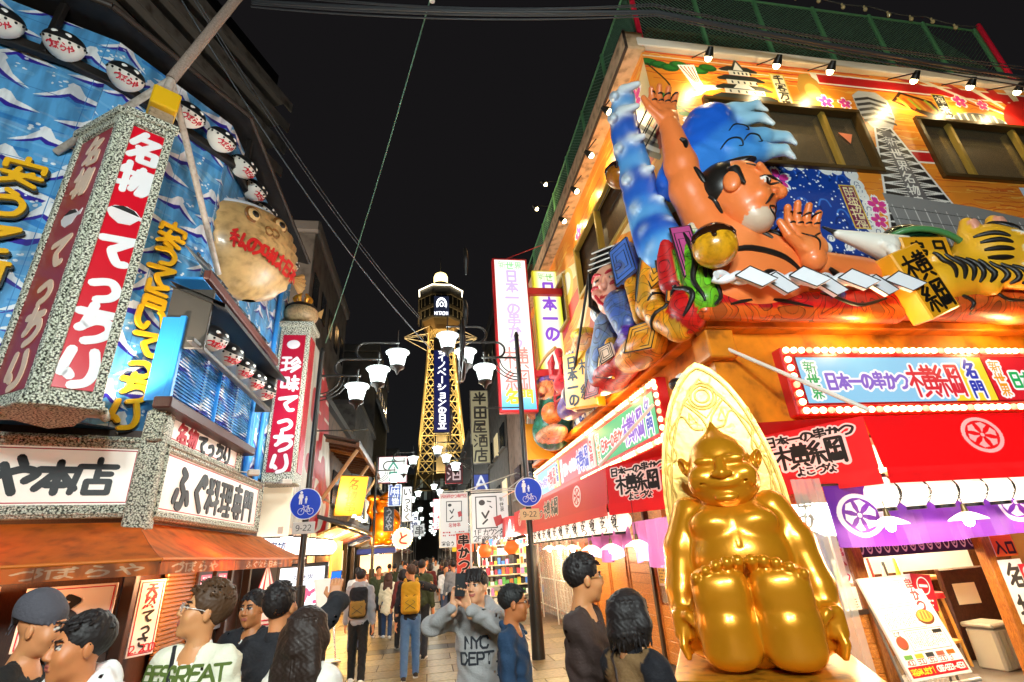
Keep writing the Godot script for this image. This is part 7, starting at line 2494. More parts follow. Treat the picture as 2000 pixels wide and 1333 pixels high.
	part(lat,"wall",B(V3(-3.62,1.5,-22.4),V3(0.1,2.6,2.4)),mat("d9b25a",0.6))
	var gf := thing("gold_deity_figure","big gold laughing figure raising a mallet above the blue awning stall","sculpture",V3(-2.55,2.55,-29.6),0.3)
	var f := field(0.06)
	gilded(f,1.0)
	solid(gf,"figure",[f],mat("e2a432",0.3,0.65,{"vc": 1}))
	spot(V3(-1.6,2.7,-27.4),V3(-2.6,3.9,-29.6),"ffd890",22,40)
	var st := thing("food_stall","glazed food stall with a blue awning below the gold figure","stall",V3(-2.6,0,-29.0))
	part(st,"counter",B(V3(0,0.6,0),V3(1.7,1.2,1.2),0.02),mat("7c3a22",0.5))
	part(st,"stall_window",B(V3(0,1.65,0.5),V3(1.6,0.85,0.04)),mat("ffdfb0",0.3,0,{"emit": 0.9,"ec": "ffc890"}))
	part(st,"awning",B(V3(0,2.25,0.3),V3(1.9,0.24,1.3),0.02),mat("2440a8",0.6))
	part(st,"roof",B(V3(0,2.42,0.0),V3(1.8,0.1,1.4),0.02),mat("6d6a66",0.6))
	var rd := thing("round_sign","round cream sign ringed with bulbs beside the gold figure","sign",V3(-1.25,2.75,-27.2))
	part(rd,"sign_light",C(Vector3.ZERO,V3(0,0,0.06),0.5,-1,28),mat("f4d8a0",0.5,0,{"emit": 0.6,"ec": "ffd8a0"}))
	var rb := MB.new()
	for k in 20: rb.ball(V3(cos(TAU*k/20)*0.48,sin(TAU*k/20)*0.48,0.08),Vector3.ONE*0.035,Basis(),8,5)
	part(rd,"bulb_ring",rb,mat("fff2cc",0.4,0,{"emit": 2.5,"ec": "ffefc0"}))
	part(rd,"lettering",letters("と",0.5,1,true,0.01,1.2),mat("b03020",0.5)).position = V3(0,0,0.062)
	for q in [[V3(-9.5,0,-24),V3(9,15.5,9),"6b625a","plain grey tower block behind the canvas sign, with a curved parapet"],[V3(-8.5,0,-40),V3(9.5,16,10),"3a3734","dark flat block behind the timber eaves"],[V3(10.5,0,-36),V3(11,19,12),"3c3835","dark block behind the brown buildings on the right"]]:
		var o := thing("back_building",q[2+1],"building",q[0])
		part(o,"wall",B(V3(0,q[1].y*0.5,0),q[1],0.05),mat(q[2],0.8,0,{"grain": "dirt","sc": 0.15}))
		for k in 5: part(o,"window",B(V3(q[1].x*0.5*(1 if q[0].x < 0 else -1),q[1].y - 2.5,-q[1].z*0.4+k*q[1].z*0.2),V3(0.06,1.4,1.0)),mat("14181a",0.15))
		part(o,"parapet",B(V3(0,q[1].y+0.3,0),V3(q[1].x+0.3,0.6,q[1].z+0.3),0.08),mat(q[2],0.8))
func wire(label: String,a: Vector3,b: Vector3,sag: float,r: float,h := "2a2c2e",group := "") -> void:
	var p := []
	for i in 25:
		var t := i/24.0
		p.append(a.lerp(b,t) - V3(0,4.0*sag*t*(1.0 - t),0))
	var m := MB.new()
	m.tube(p,r,5)
	one("overhead_wire",label,"wire",m,mat(h,0.5),Vector3.ZERO,0.0,group)
func wires() -> void:
	for i in 5:
		var dy: float = [0.0,-0.07,-0.16,0.22,0.3][i]
		wire("overhead cable across the top of the street, %s of the bundle" % ["thickest","second","lowest","upper","topmost"][i],V3(-3.2,11.3+dy,-6.4),V3(3.9,10.45+dy*0.7,-5.2),0.12+0.04*i,[0.035,0.018,0.014,0.012,0.01][i],"33363a")
		wire("cable along the upper front of the right hand building, %s of five" % ["first","second","third","fourth","fifth"][i],V3(3.9,10.45+dy*0.7,-5.2),V3(14.0,9.9+dy*1.6,-5.3),0.1+0.03*i,[0.035,0.018,0.014,0.012,0.01][i],"3a3d40")
	wire("greenish wire slanting from the cable bundle down to the roofs on the left",V3(0.0,11.25,-5.9),V3(-3.1,8.0,-14.5),0.35,0.014,"5f8a76")
	wire("single wire running down the street from the mast to the second lamp",V3(-5.15,12.8,-7.4),V3(0.05,7.2,-13.0),0.5,0.015,"6a7076")
	wire("pair of wires running down the street, upper one",V3(-5.0,13.1,-7.5),V3(-0.3,9.4,-15.5),0.4,0.013,"5d6368")
	wire("pair of wires running down the street, lower one",V3(-5.0,13.0,-7.5),V3(-0.3,9.3,-15.5),0.45,0.012,"5d6368")
	var j := thing("cable_joint","insulator clamp where the greenish wire leaves the cable bundle","cable fitting",V3(0.02,11.2,-5.88))
	part(j,"insulator",C(V3(0,-0.12,0),V3(0,0.2,0),0.05,0.03,8),mat("d9d6cf",0.4))
	part(j,"hook",C(V3(0,0.2,0),V3(0,0.5,0),0.012,-1,6),mat("4a4a4a",0.4,0.6))
func relief_figures() -> void:
	var paint := mat("ffffff",0.42,0,{"vc": 1,"coat": 0.2,"bump": "dirt","bs": 1.0,"sc": 0.8})
	var robe := mat("ffffff",0.42,0,{"vc": 1,"coat": 0.15,"grain": "inkwork","sc": 0.42})
	var ink := mat("14100e",0.45)
	var S := "f08040"
	var o := thing("painted_man_figure","huge orange painted man with raised arm and topknot, leaning over the building corner","sculpture")
	var f := field(0.034)
	f.ell(V3(4.6,5.45,-5.62),V3(0.98,0.64,0.45),S,0.2)
	f.ell(V3(4.5,5.02,-5.62),V3(0.9,0.42,0.4),S,0.2)
	f.ell(V3(4.25,5.72,-5.35),V3(0.42,0.26,0.2),"f68c4c",0.15)
	f.ell(V3(4.95,5.62,-5.4),V3(0.36,0.24,0.2),"f68c4c",0.15)
	f.cap(V3(4.1,5.95,-5.55),V3(4.35,5.7,-5.5),0.34,0.3,S,0.12)
	f.cap(V3(4.08,6.1,-5.55),V3(3.9,6.75,-5.5),0.31,0.27,S,0.1)
	f.cap(V3(3.9,6.75,-5.5),V3(3.84,7.2,-5.45),0.27,0.22,S,0.1)
	f.cap(V3(3.84,7.2,-5.45),V3(3.78,7.95,-5.4),0.25,0.15,S,0.1)
	f.cap(V3(4.4,5.85,-5.5),V3(4.45,6.2,-5.45),0.3,0.27,S,0.12)
	f.cap(V3(5.0,5.5,-5.6),V3(6.25,5.3,-5.5),0.3,0.27,S,0.12)
	f.cap(V3(6.35,5.3,-5.45),V3(5.5,5.34,-5.25),0.26,0.18,S,0.08)
	f.soft = 3
	solid(o,"body",[f],paint)
	for h in [[V3(3.77,8.2,-5.4),V3(0,1,0),-1.0,1.0,"raised_hand"],[V3(5.32,5.64,-5.15),V3(0.06,1,0.05),1.0,1.15,"open_hand"]]:
		var g := field(0.02)
		var c: Vector3 = h[0]
		var k: float = h[3]
		g.block(c,V3(0.19,0.2,0.075)*k,0.07,S,0.05)
		g.cap(c - V3(0,0.25,0.02)*k,c - V3(0,0.1,0)*k,0.15*k,0.14*k,S,0.06)
		for i in 4:
			var a: float = (i - 1.5)*0.17
			var b := c+V3((i - 1.5)*0.105,0.17,0)*k
			var ln: float = [0.27,0.32,0.3,0.22][i]*k
			var d := V3(sin(a),cos(a),0.12)
			g.cap(b,b+d*ln*0.55,0.055*k,0.052*k,S,0.02)
			g.cap(b+d*ln*0.55,b+(d+V3(0,0,0.25))*ln,0.052*k,0.044*k,S,0.012)
		var tb := c+V3(-0.15 ,-0.1,0.03)*k
		g.cap(tb,tb+V3(-0.17,0.13,0.05)*k,0.075*k,0.06*k,S,0.04)
		g.cap(tb+V3(-0.17,0.13,0.05)*k,tb+V3(-0.25,0.3,0.07)*k,0.058*k,0.045*k,S,0.015)
		if h[2] > 0: g.ell(c+V3(-0.09,-0.1,0.07)*k,V3(0.1,0.11,0.05)*k,"f68c4c",0.04)
		if h[2] > 0: g.ell(c+V3(0.1,-0.08,0.07)*k,V3(0.08,0.12,0.05)*k,"f68c4c",0.04)
		var hn := solid(o,h[4],[g],paint)
		var ls := []
		for i in 4:
			for t in [0.24,0.36]: ls.append([[c.x+(i - 1.5)*0.115*k - 0.05,c.y+t*k],[c.x+(i - 1.5)*0.115*k+0.05,c.y+t*k+0.01]])
		if h[2] > 0:
			ls.append([[c.x - 0.15,c.y+0.08],[c.x - 0.02,c.y+0.02],[c.x+0.02,c.y - 0.1],[c.x - 0.02,c.y - 0.24]])
			ls.append([[c.x+0.16,c.y+0.1],[c.x+0.05,c.y+0.03],[c.x+0.02,c.y - 0.08]])
		part(hn,"painted_lines",painted(g,ls,-4.6,Vector3.FORWARD,0.012),ink)
	var hb := Basis(Vector3.UP,0.85)*Basis(Vector3.RIGHT,0.16)
	var hf := field(0.022)
	hf.xf = Transform3D(hb,V3(4.5,6.45,-5.25))
	hf.ell(V3(0,0.1,-0.05),V3(0.4,0.48,0.48),S,0.1)
	hf.ell(V3(0,-0.18,0.1),V3(0.36,0.4,0.38),S,0.1)
	hf.ell(V3(0,-0.45,0.2),V3(0.26,0.2,0.24),"d8c0a8",0.08)
	hf.ell(V3(0.2,-0.2,0.3),V3(0.16,0.15,0.14),S,0.08)
	hf.ell(V3(-0.2,-0.2,0.3),V3(0.16,0.15,0.14),S,0.08)
	hf.cap(V3(0,0.14,0.42),V3(0,-0.08,0.54),0.07,0.1,S,0.05)
	hf.ell(V3(0.09,-0.1,0.47),V3(0.07,0.055,0.07),"e87038",0.03)
	hf.ell(V3(-0.09,-0.1,0.47),V3(0.07,0.055,0.07),"e87038",0.03)
	for s in [-1.0,1.0]:
		hf.cap(V3(s*0.06,0.13,0.44),V3(s*0.3,0.24,0.34),0.055,0.05,S,0.04)
		hf.ell(V3(s*0.16,0.06,0.38),V3(0.11,0.055,0.06),"f4efe6",0.012)
		hf.ell(V3(s*0.14,0.065,0.435),V3(0.038,0.045,0.02),"1a1412",0.006)
		hf.ell(V3(s*0.41,0.02,-0.02),V3(0.07,0.17,0.12),S,0.02)
		hf.cap(V3(s*0.05,-0.33,0.42),V3(s*0.17,-0.36,0.36),0.035,0.02,"c03a2a",0.015)
	hf.ell(V3(0,-0.335,0.43),V3(0.1,0.03,0.03),"f4efe6",0.006)
	hf.cap(V3(-0.12,-0.39,0.38),V3(0.12,-0.39,0.38),0.035,0.035,"c8462e",0.015)
	var hd := solid(o,"head",[hf],paint)
	var hl := []
	for s in [-1.0,1.0]:
		hl.append([[s*0.06,0.19],[s*0.16,0.25],[s*0.3,0.33]])
		hl.append([[s*0.05,0.1],[s*0.15,0.125],[s*0.26,0.09]])
		hl.append([[s*0.07,0.03],[s*0.17,0.005],[s*0.26,0.05]])
		hl.append([[s*0.12,-0.16],[s*0.22,-0.24],[s*0.24,-0.36]])
	hl.append([[-0.17,-0.36],[0,-0.31],[0.17,-0.36],[0.1,-0.43],[-0.1,-0.43],[-0.17,-0.36]])
	hl.append([[-0.03,0.18],[0.0,0.06],[0.03,0.18]])
	part(hd,"painted_lines",painted(hf,hl,1.2,Vector3.FORWARD,0.016,hf.xf),ink)
	var kf := field(0.03)
	kf.xf = hf.xf
	kf.ell(V3(0,0.16,-0.2),V3(0.43,0.44,0.4),"17130f",0.05)
	kf.cap(V3(-0.38,0.2,0.02),V3(-0.4,-0.05,0.14),0.09,0.03,"17130f",0.04)
	kf.cap(V3(0.38,0.2,0.02),V3(0.4,-0.05,0.14),0.09,0.03,"17130f",0.04)
	kf.ell(V3(0,0.56,0.0),V3(0.14,0.1,0.34),"17130f",0.05)
	kf.ell(V3(0,0.3,0.35),V3(0.33,0.3,0.3),"17130f",0.02,Basis(),true)
	solid(o,"hair",[kf],mat("1c1815",0.35))
	var bl := [[[3.9,6.95],[3.95,6.75],[4.0,6.65]],[[4.0,6.42],[4.1,6.35],[4.14,6.12]],[[3.78,7.5],[3.84,7.42],[3.82,7.3]],[[3.95,5.45],[4.4,5.5],[4.9,5.38],[5.25,5.15]],[[4.85,5.95],[4.95,5.8],[5.05,5.78]],[[4.4,5.98],[4.65,5.85],[4.8,5.7]],[[4.45,5.08],[4.6,5.13],[4.8,5.06]],[[5.5,5.2],[5.8,5.12],[6.2,5.1]]]
	part(o,"painted_lines",painted(f,bl,-4.3,Vector3.FORWARD,0.035),ink)
	var np := MB.new()
	np.tube(arc3(onto(f,V3(4.12,5.72,-4.3),Vector3.FORWARD),V3(0.05,0,0),V3(0,0.05,0),0,TAU,12),0.01,5)
	part(o,"painted_lines",np,ink)
	var w := thing("wave_crest_figure","swelling pale and deep blue wave with white claws behind the orange man's head","sculpture")
	var wf := field(0.04)
	wf.xf = Transform3D(Basis().scaled(V3(1.18,1.18,1.0)),V3(-1.1,-1.05,0))
	wf.cap(V3(4.25,6.95,-5.78),V3(4.9,7.9,-5.7),0.32,0.42,"1f62d6",0.2)
	wf.cap(V3(4.5,7.1,-5.7),V3(5.1,7.5,-5.6),0.34,0.36,"3a86e4",0.2)
	wf.cap(V3(4.9,7.95,-5.66),V3(5.25,8.1,-5.55),0.26,0.2,"a6d8f4",0.15)
	wf.cap(V3(5.1,7.5,-5.55),V3(5.55,7.6,-5.45),0.25,0.16,"7cc0ee",0.12)
	wf.cap(V3(5.0,7.25,-5.5),V3(5.45,7.3,-5.42),0.24,0.14,"4c9cea",0.12)
	for q in [[V3(5.25,8.1,-5.5),V3(5.6,8.2,-5.42),V3(5.72,8.08,-5.38)],[V3(5.3,7.95,-5.5),V3(5.62,7.95,-5.4),V3(5.72,7.8,-5.36)],[V3(5.55,7.6,-5.45),V3(5.88,7.6,-5.4),V3(5.98,7.45,-5.36)],[V3(5.45,7.3,-5.42),V3(5.75,7.32,-5.36),V3(5.86,7.16,-5.34)]]:
		wf.cap(q[0],q[1],0.14,0.085,"a8dcf6",0.06)
		wf.cap(q[1],q[2],0.085,0.04,"e8f4f8",0.03)
	wf.ripple = 0.012
	wf.ripple_len = 0.5
	wf.soft = 5
	solid(w,"wave",[wf],paint)
	var wl := []
	for q in [[4.75,7.55],[4.95,7.9],[4.9,7.2],[5.15,7.7]]: wl.append([[q[0] - 0.25,q[1] - 0.1],[q[0] - 0.1,q[1]+0.06],[q[0]+0.08,q[1]+0.08],[q[0]+0.12,q[1] - 0.03],[q[0]+0.04,q[1] - 0.06]])
	part(w,"painted_lines",painted(wf,wl,-4.3,Vector3.FORWARD,0.012),ink)
	var w2 := thing("wave_spine_figure","tall blue wave with a row of white foam claws climbing the corner of the building","sculpture")
	var sf := field(0.04)
	var sp := spline([V3(3.55,9.5,-6.1),V3(3.45,8.9,-6.2),V3(3.55,8.0,-6.35),V3(3.6,7.0,-6.3),V3(3.6,6.3,-6.15),V3(3.62,5.9,-6.0)],3)
	for i in sp.size() - 1:
		var t := float(i)/(sp.size() - 1)
		sf.cap(sp[i],sp[i+1],lerpf(0.1,0.36,sqrt(t)),lerpf(0.1,0.36,sqrt(t+0.06)),["2a63c8","3f86d8","5fa6e4","1e4fb4"][i % 4],0.12)
	for i in 7:
		var c: Vector3 = sp[1+i*2]
		sf.cap(c+V3(-0.1,0,0.16),c+V3(0.1,-0.05,0.36),0.1,0.06,"e6eef0",0.04)
		sf.cap(c+V3(-0.25,-0.1,0.1),c+V3(-0.3,-0.22,0.22),0.1,0.06,"cfe2ee",0.04)
	sf.soft = 5
	solid(w2,"wave",[sf],paint)
	for q in [[V3(3.72,5.38,-5.0),0.29,"fried dough ball figure glazed with dark sauce in front of the orange man's chest","f2b020"],[V3(3.35,7.92,-6.55),0.24,"brown fried ball figure on a stick beside the corner wave","b06a1c"]]:
		var d := thing("dough_ball_figure",q[2],"sculpture",q[0])
		var m := MB.new()
		m.ball(Vector3.ZERO,Vector3.ONE*q[1],Basis(),22,14)
		part(d,"ball",m,mat(q[3],0.25,0,{"coat": 0.6,"grain": "dirt","sc": 1.2}))
		var sfi := field(0.018)
		sfi.ell(V3(0,0.06,0),V3(q[1]*1.02,q[1]*0.9,q[1]*1.02),"2c1508",0.02)
		sfi.block(V3(0,-0.3,0),V3(0.5,0.37,0.5),0.02,"2c1508",0.03,Basis(),true)
		for k in 6:
			var a := TAU*k/6
			sfi.cap(V3(cos(a),0.55,sin(a))*q[1]*0.86,V3(cos(a),0.05+0.2*(k % 2),sin(a))*q[1]*0.98,0.045,0.035,"2c1508",0.02)
		solid(d,"sauce",[sfi],mat("2c1508",0.15,0,{"coat": 0.8}))
	var rb := thing("robe_figure","green, yellow and red painted robe folds falling over the corner below the orange man","sculpture")
	var rf := field(0.036)
	rf.cap(V3(3.72,5.95,-5.62),V3(3.72,4.85,-5.5),0.17,0.22,"6cc22a",0.05)
	rf.cap(V3(3.88,6.05,-5.5),V3(3.98,5.5,-5.35),0.14,0.14,"eceef4",0.03)
	rf.cap(V3(3.5,5.9,-5.8),V3(3.5,5.3,-5.85),0.15,0.18,"c21e26",0.04)
	rf.cap(V3(3.45,5.85,-6.15),V3(3.4,5.2,-6.4),0.2,0.24,"f0a424",0.05)
	rf.ell(V3(3.6,4.82,-5.75),V3(0.25,0.36,0.3),"d01c1c",0.06)
	rf.cap(V3(3.4,4.95,-6.2),V3(3.5,4.6,-5.9),0.22,0.2,"f0a424",0.05)
	solid(rb,"folds",[rf],robe)
	var rl := [[[3.62,6.0],[3.66,5.5],[3.56,5.1],[3.62,4.75]],[[3.84,5.8],[3.8,5.3],[3.86,4.85],[3.75,4.7]],[[3.7,5.7],[3.76,5.4],[3.7,5.1]],[[3.44,5.2],[3.52,4.9],[3.42,4.65]]]
	part(rb,"painted_lines",painted(rf,rl,-4.3,Vector3.FORWARD,0.03),ink)
	var rl2 := [[[5.8,5.9],[6.0,5.5],[6.2,5.2]],[[6.1,6.0],[6.3,5.6],[6.4,5.3]],[[5.7,5.2],[6.0,4.9],[6.3,4.7]]]
	part(rb,"painted_lines",painted(rf,rl2,-0.9,Vector3.FORWARD,0.024,Transform3D(Basis(V3(0,0,-1),Vector3.UP,V3(-1,0,0)),V3(1.8,0,0)).orthonormalized()),ink)
	for q in [[V2([0,0,0.5,0.1,0.42,0.75,-0.05,0.62]),V3(3.3,5.35,-6.1),-1.1,0.1,"f2a428"],[V2([0,0,0.36,-0.1,0.5,0.4,0.3,0.62,0.02,0.5]),V3(3.35,5.0,-5.85),-0.7,-0.2,"e8862a"],[V2([0,0,0.3,0.05,0.34,0.8,0.05,0.85]),V3(3.5,5.2,-5.5),-0.4,0.12,"b03a7a"]]:
		patterned(rb,q[0],Transform3D(Basis(Vector3.UP,q[2])*Basis(Vector3.BACK,q[3]),q[1]),q[4])
	var bd := thing("cloth_band_figure","red and orange painted cloth rolls lying along the ledge under the orange man","sculpture")
	var bf := field(0.036)
	bf.cap(V3(3.75,4.83,-5.55),V3(5.2,4.78,-5.5),0.2,0.2,"c81418",0.06)
	bf.cap(V3(5.2,4.78,-5.5),V3(6.8,4.86,-5.5),0.2,0.24,"d22018",0.06)
	bf.cap(V3(3.7,4.68,-5.5),V3(6.6,4.66,-5.44),0.13,0.15,"e0641e",0.04)
	bf.cap(V3(6.9,4.78,-5.45),V3(8.6,4.8,-5.4),0.2,0.26,"d8622a",0.06)
	bf.cap(V3(8.6,4.8,-5.4),V3(10.2,4.75,-5.45),0.28,0.2,"d8622a",0.06)
	bf.ell(V3(5.62,4.88,-5.36),V3(0.2,0.13,0.1),"2a3ab0",0.02)
	solid(bd,"rolls",[bf],robe)
	part(bd,"painted_lines",painted(bf,[[[4.0,4.72],[4.5,4.8],[5.2,4.68]],[[5.4,4.9],[5.9,4.72],[6.4,4.82]],[[7.6,4.9],[7.75,4.75],[7.7,4.65]],[[8.2,4.95],[8.3,4.8],[8.6,4.75]]],-4.3,Vector3.FORWARD,0.022),ink)
	var rp := thing("folded_rope_figure","white twisted rope with zigzag folded paper strips across the orange man's waist","sculpture")
	var tw := MB.new()
	for k in 2:
		var pts := []
		for i in 60: pts.append(V3(3.72+i*0.05,5.02 - 0.02*sin(i*0.1)+0.045*sin(i*0.6+k*PI),-5.12 - 0.02*absf(i - 20)*0.1+0.045*cos(i*0.6+k*PI)))
		tw.tube(pts,0.055,8)
	part(rp,"rope",tw,mat("eef0f6",0.4))
	for i in 7:
		var s := MB.new()
		s.prism(V2([0,0,0.3,-0.2,0.52,-0.1,0.22,0.12]),-0.03,0.03)
		var n := part(rp,"paper_fold",s,mat("eceef4",0.4))
		n.transform = Transform3D(Basis(Vector3.UP,-0.25+0.3*(i % 2)),V3(3.95+i*0.38,4.98 - 0.05*(i % 2),-5.08+0.02*(i % 3)))
		var e := MB.new()
		e.tube([V3(0,0,0.035),V3(0.3,-0.2,0.035),V3(0.52,-0.1,0.035),V3(0.22,0.12,0.035),V3(0,0,0.035)],0.009,4)
		part(n,"edge_lines",e,ink)
	for q in [[V3(7.46,5.32,-5.42),0.86,1.16,0.05,["日本一の","串かつ"],0.23,"yellow wooden plaque with two columns of black letters beside the white bird",0.0],[V3(6.84,5.0,-5.16),0.6,1.05,0.38,["横綱"],0.42,"tilted yellow wooden plaque with two large black letters, in front of the upright plaque",0.0],[V3(3.3,5.15,-9.75),0.85,1.2,-0.12,["横綱","日本一の"],0.3,"yellow wooden plaque with black letters on the street side beside the painted warrior",-0.95]]:
		var d := thing("wooden_plaque",q[6],"sign")
		d.transform = Transform3D(Basis(Vector3.UP,q[7])*Basis(Vector3.BACK,q[3])*Basis(Vector3.RIGHT,0.1),q[0])
		part(d,"board",B(Vector3.ZERO,V3(q[1],q[2],0.3),0.02),mat("f2a81c",0.35,0,{"coat": 0.4}))
		var n: int = q[4].size()
		for c in n:
			var t: String = q[4][c]
			var sz: float = q[5]*(1.0 if t.length() < 3 else 1.05)
			var st: float = q[2]*0.9/t.length()
			part(d,"lettering",letters(t,minf(sz*1.15,st*0.95),st,true,0.006,1.2),ink).position = V3(0.0 if n == 1 else q[1]*(0.24 if c == 0 else -0.22),q[2]*0.45 - st*0.5,0.152)
	var cr := thing("white_bird_figure","white painted bird with spread feathers above the yellow plaques","sculpture")
	var cf := field(0.025)
	cf.cap(V3(6.1,5.95,-5.35),V3(6.75,5.72,-5.3),0.07,0.2,"f2efe4",0.08)
	cf.cap(V3(6.1,5.95,-5.35),V3(5.85,6.08,-5.35),0.05,0.015,"2a2a28",0.03)
	for k in 5:
		var a := -0.6 - 0.22*k
		cf.cap(V3(6.6+0.03*k,5.7,-5.2),V3(6.6,5.7,-5.15)+V3(cos(a)*0.5,sin(a)*0.55,0.02*k),0.07,0.035,["f6f3ea","dfe0da"][k % 2],0.012)
	cf.cap(V3(6.7,5.8,-5.35),V3(7.3,5.75,-5.3),0.12,0.05,"4a68c8",0.03)
	cf.cap(V3(6.7,5.85,-5.3),V3(7.25,5.9,-5.3),0.1,0.04,"f2efe4",0.03)
	solid(cr,"bird",[cf],paint)
	var tu := thing("turtle_shell_figure","dark green turtle shell bulging behind the upright yellow plaque","sculpture",V3(7.72,5.95,-5.6))
	var tm := MB.new()
	tm.ball(Vector3.ZERO,V3(0.55,0.34,0.34),Basis(Vector3.BACK,-0.4),22,12)
	part(tu,"shell",tm,mat("1f5a34",0.25,0,{"coat": 0.6,"grain": "cells","sc": 1.2}))
	var tr := MB.new()
	tr.tube(arc3(V3(0.02,-0.12,0.12),V3(0.54,-0.22,0),V3(0.1,0.1,0.3),0,PI,14),0.05,8)
	part(tu,"rim",tr,mat("4a8a52",0.3))
	var tg := thing("tiger_figure","yellow striped tiger figure snarling at the right edge of the ledge","sculpture")
	var gf := field(0.034)
	var Y := "f0b428"
	gf.xf = Transform3D(Basis(),V3(-0.42,0.02,0.1))
	gf.ell(V3(8.95,5.6,-5.3),V3(0.52,0.46,0.42),Y,0.12)
	gf.ell(V3(9.25,5.42,-5.0),V3(0.3,0.22,0.28),"f4e6c4",0.08)
	gf.ell(V3(9.2,5.2,-5.05),V3(0.24,0.1,0.22),"f4e6c4",0.04)
	gf.ell(V3(9.3,5.29,-4.86),V3(0.2,0.05,0.12),"8a1418",0.01)
	gf.ell(V3(9.32,5.56,-4.76),V3(0.08,0.055,0.05),"d8584a",0.02)
	for q in [[8.68,6.0],[9.22,6.08]]:
		gf.cap(V3(q[0],q[1] - 0.12,-5.3),V3(q[0],q[1]+0.1,-5.25),0.16,0.09,Y,0.04)
		gf.ell(V3(q[0],q[1],-5.14),V3(0.08,0.12,0.04),"e8a088",0.02)
	for q in [[9.0,5.68],[9.36,5.68]]:
		gf.ell(V3(q[0],q[1],-4.88),V3(0.085,0.055,0.04),"f6f2e4",0.01)
		gf.ell(V3(q[0],q[1],-4.845),V3(0.03,0.042,0.02),"14100c",0.005)
	gf.cap(V3(8.7,5.3,-5.5),V3(7.9,5.1,-5.5),0.42,0.34,Y,0.15)
	gf.cap(V3(7.95,5.5,-5.4),V3(8.5,4.95,-5.25),0.16,0.14,Y,0.06)
	gf.cap(V3(8.6,5.1,-5.2),V3(9.3,4.98,-5.0),0.17,0.2,Y,0.06)
	solid(tg,"tiger",[gf],paint)
	var tl := []
	for i in 9: tl.append([[7.85+0.13*i,5.55 - 0.05*i],[7.95+0.13*i,5.3 - 0.05*i],[7.88+0.13*i,5.05 - 0.02*i]])
	for i in 4:
		tl.append([[8.5,5.75 - 0.13*i],[8.66,5.72 - 0.13*i],[8.8,5.62 - 0.1*i]])
		tl.append([[8.85+0.1*i,6.0],[8.9+0.08*i,5.9],[8.98+0.06*i,5.8]])
	part(tg,"painted_lines",painted(gf,tl,-4.2,Vector3.FORWARD,0.03,gf.xf),ink)
	for k in 4: part(tg,"tooth",C(V3(8.74+0.08*k,5.35,-4.7),V3(8.74+0.08*k,5.26,-4.68),0.025,0.004,6),mat("f6f2e6",0.3))
	var L := V3(-1,0,0)
	var wr := thing("painted_warrior_figure","painted warrior with red striped face and black crown of hair on the street side","sculpture")
	var vf := field(0.03)
	var wb := Basis(Vector3.UP,-0.75)
	vf.xf = Transform3D(wb,V3(3.42,6.25,-7.8))
	vf.ell(V3(0,0.05,0),V3(0.36,0.5,0.38),"eaa88c",0.06)
	vf.ell(V3(0,-0.3,0.12),V3(0.26,0.22,0.24),"eaa88c",0.06)
	vf.cap(V3(0,0.1,0.36),V3(0,-0.08,0.46),0.06,0.085,"e89a80",0.04)
	for s in [-1.0,1.0]:
		vf.ell(V3(s*0.15,0.1,0.32),V3(0.09,0.04,0.05),"f6f2ea",0.01)
		vf.ell(V3(s*0.13,0.1,0.365),V3(0.03,0.035,0.02),"14100c",0.005)
		vf.ell(V3(s*0.2,-0.1,0.24),V3(0.12,0.12,0.12),"e0907a",0.05)
	vf.cap(V3(-0.12,-0.25,0.32),V3(0.12,-0.25,0.32),0.035,0.035,"b0202a",0.01)
	solid(wr,"head",[vf],paint)
	part(wr,"red_stripes",painted(vf,[[[-0.3,0.2],[-0.18,0.28],[-0.04,0.2]],[[0.3,0.2],[0.18,0.28],[0.04,0.2]],[[-0.3,-0.02],[-0.2,0.0],[-0.1,-0.04]],[[0.3,-0.02],[0.2,0.0],[0.1,-0.04]],[[-0.22,-0.15],[-0.16,-0.3],[-0.06,-0.42]],[[0.22,-0.15],[0.16,-0.3],[0.06,-0.42]]],1.0,Vector3.FORWARD,0.03,vf.xf),mat("c01c28",0.4))
	var kh := MB.new()
	kh.xf = vf.xf
	for k in 5: kh.box(V3(0,0.5+0.1*k,-0.15+0.03*k),V3(0.75 - 0.1*k,0.12,0.5 - 0.05*k),Basis(Vector3.RIGHT,0.2),0.03)
	for s in [-1.0,1.0]: kh.box(V3(s*0.4,0.15,-0.1),V3(0.1,0.75,0.4),Basis(Vector3.BACK,s*0.12),0.03)
	part(wr,"hair",kh,mat("14110f",0.3))
	var kb := MB.new()
	kb.xf = vf.xf
	for k in 4: kb.box(V3(0,0.552+0.1*k,0.1+0.02*k),V3(0.78 - 0.1*k,0.02,0.03),Basis(Vector3.RIGHT,0.2))
	part(wr,"hair_bands",kb,mat("f0ece4",0.4))
	var bo := field(0.036)
	bo.cap(V3(3.5,5.7,-8.2),V3(3.45,4.95,-8.5),0.36,0.46,"6a7fae",0.12)
	bo.cap(V3(3.4,5.8,-7.5),V3(3.35,5.3,-7.2),0.3,0.26,"5470b8",0.1)
	bo.cap(V3(3.45,6.6,-7.1),V3(3.4,6.2,-7.0),0.26,0.24,"5a78c0",0.1)
	bo.cap(V3(3.4,5.35,-8.9),V3(3.4,4.9,-9.2),0.28,0.26,"50586a",0.1)
	bo.cap(V3(3.3,5.2,-7.9),V3(3.25,4.95,-7.8),0.14,0.12,"f0b030",0.03)
	bo.cap(V3(3.35,5.0,-7.7),V3(3.3,5.05,-7.1),0.15,0.15,"6a3aa8",0.03)
	bo.cap(V3(3.4,5.9,-6.9),V3(3.4,5.2,-6.8),0.13,0.12,"e8a020",0.03)
	bo.ell(V3(3.4,4.75,-8.2),V3(0.35,0.25,1.2),"b81e20",0.08)
	bo.ell(V3(3.4,4.7,-7.0),V3(0.34,0.26,0.7),"f09a24",0.08)
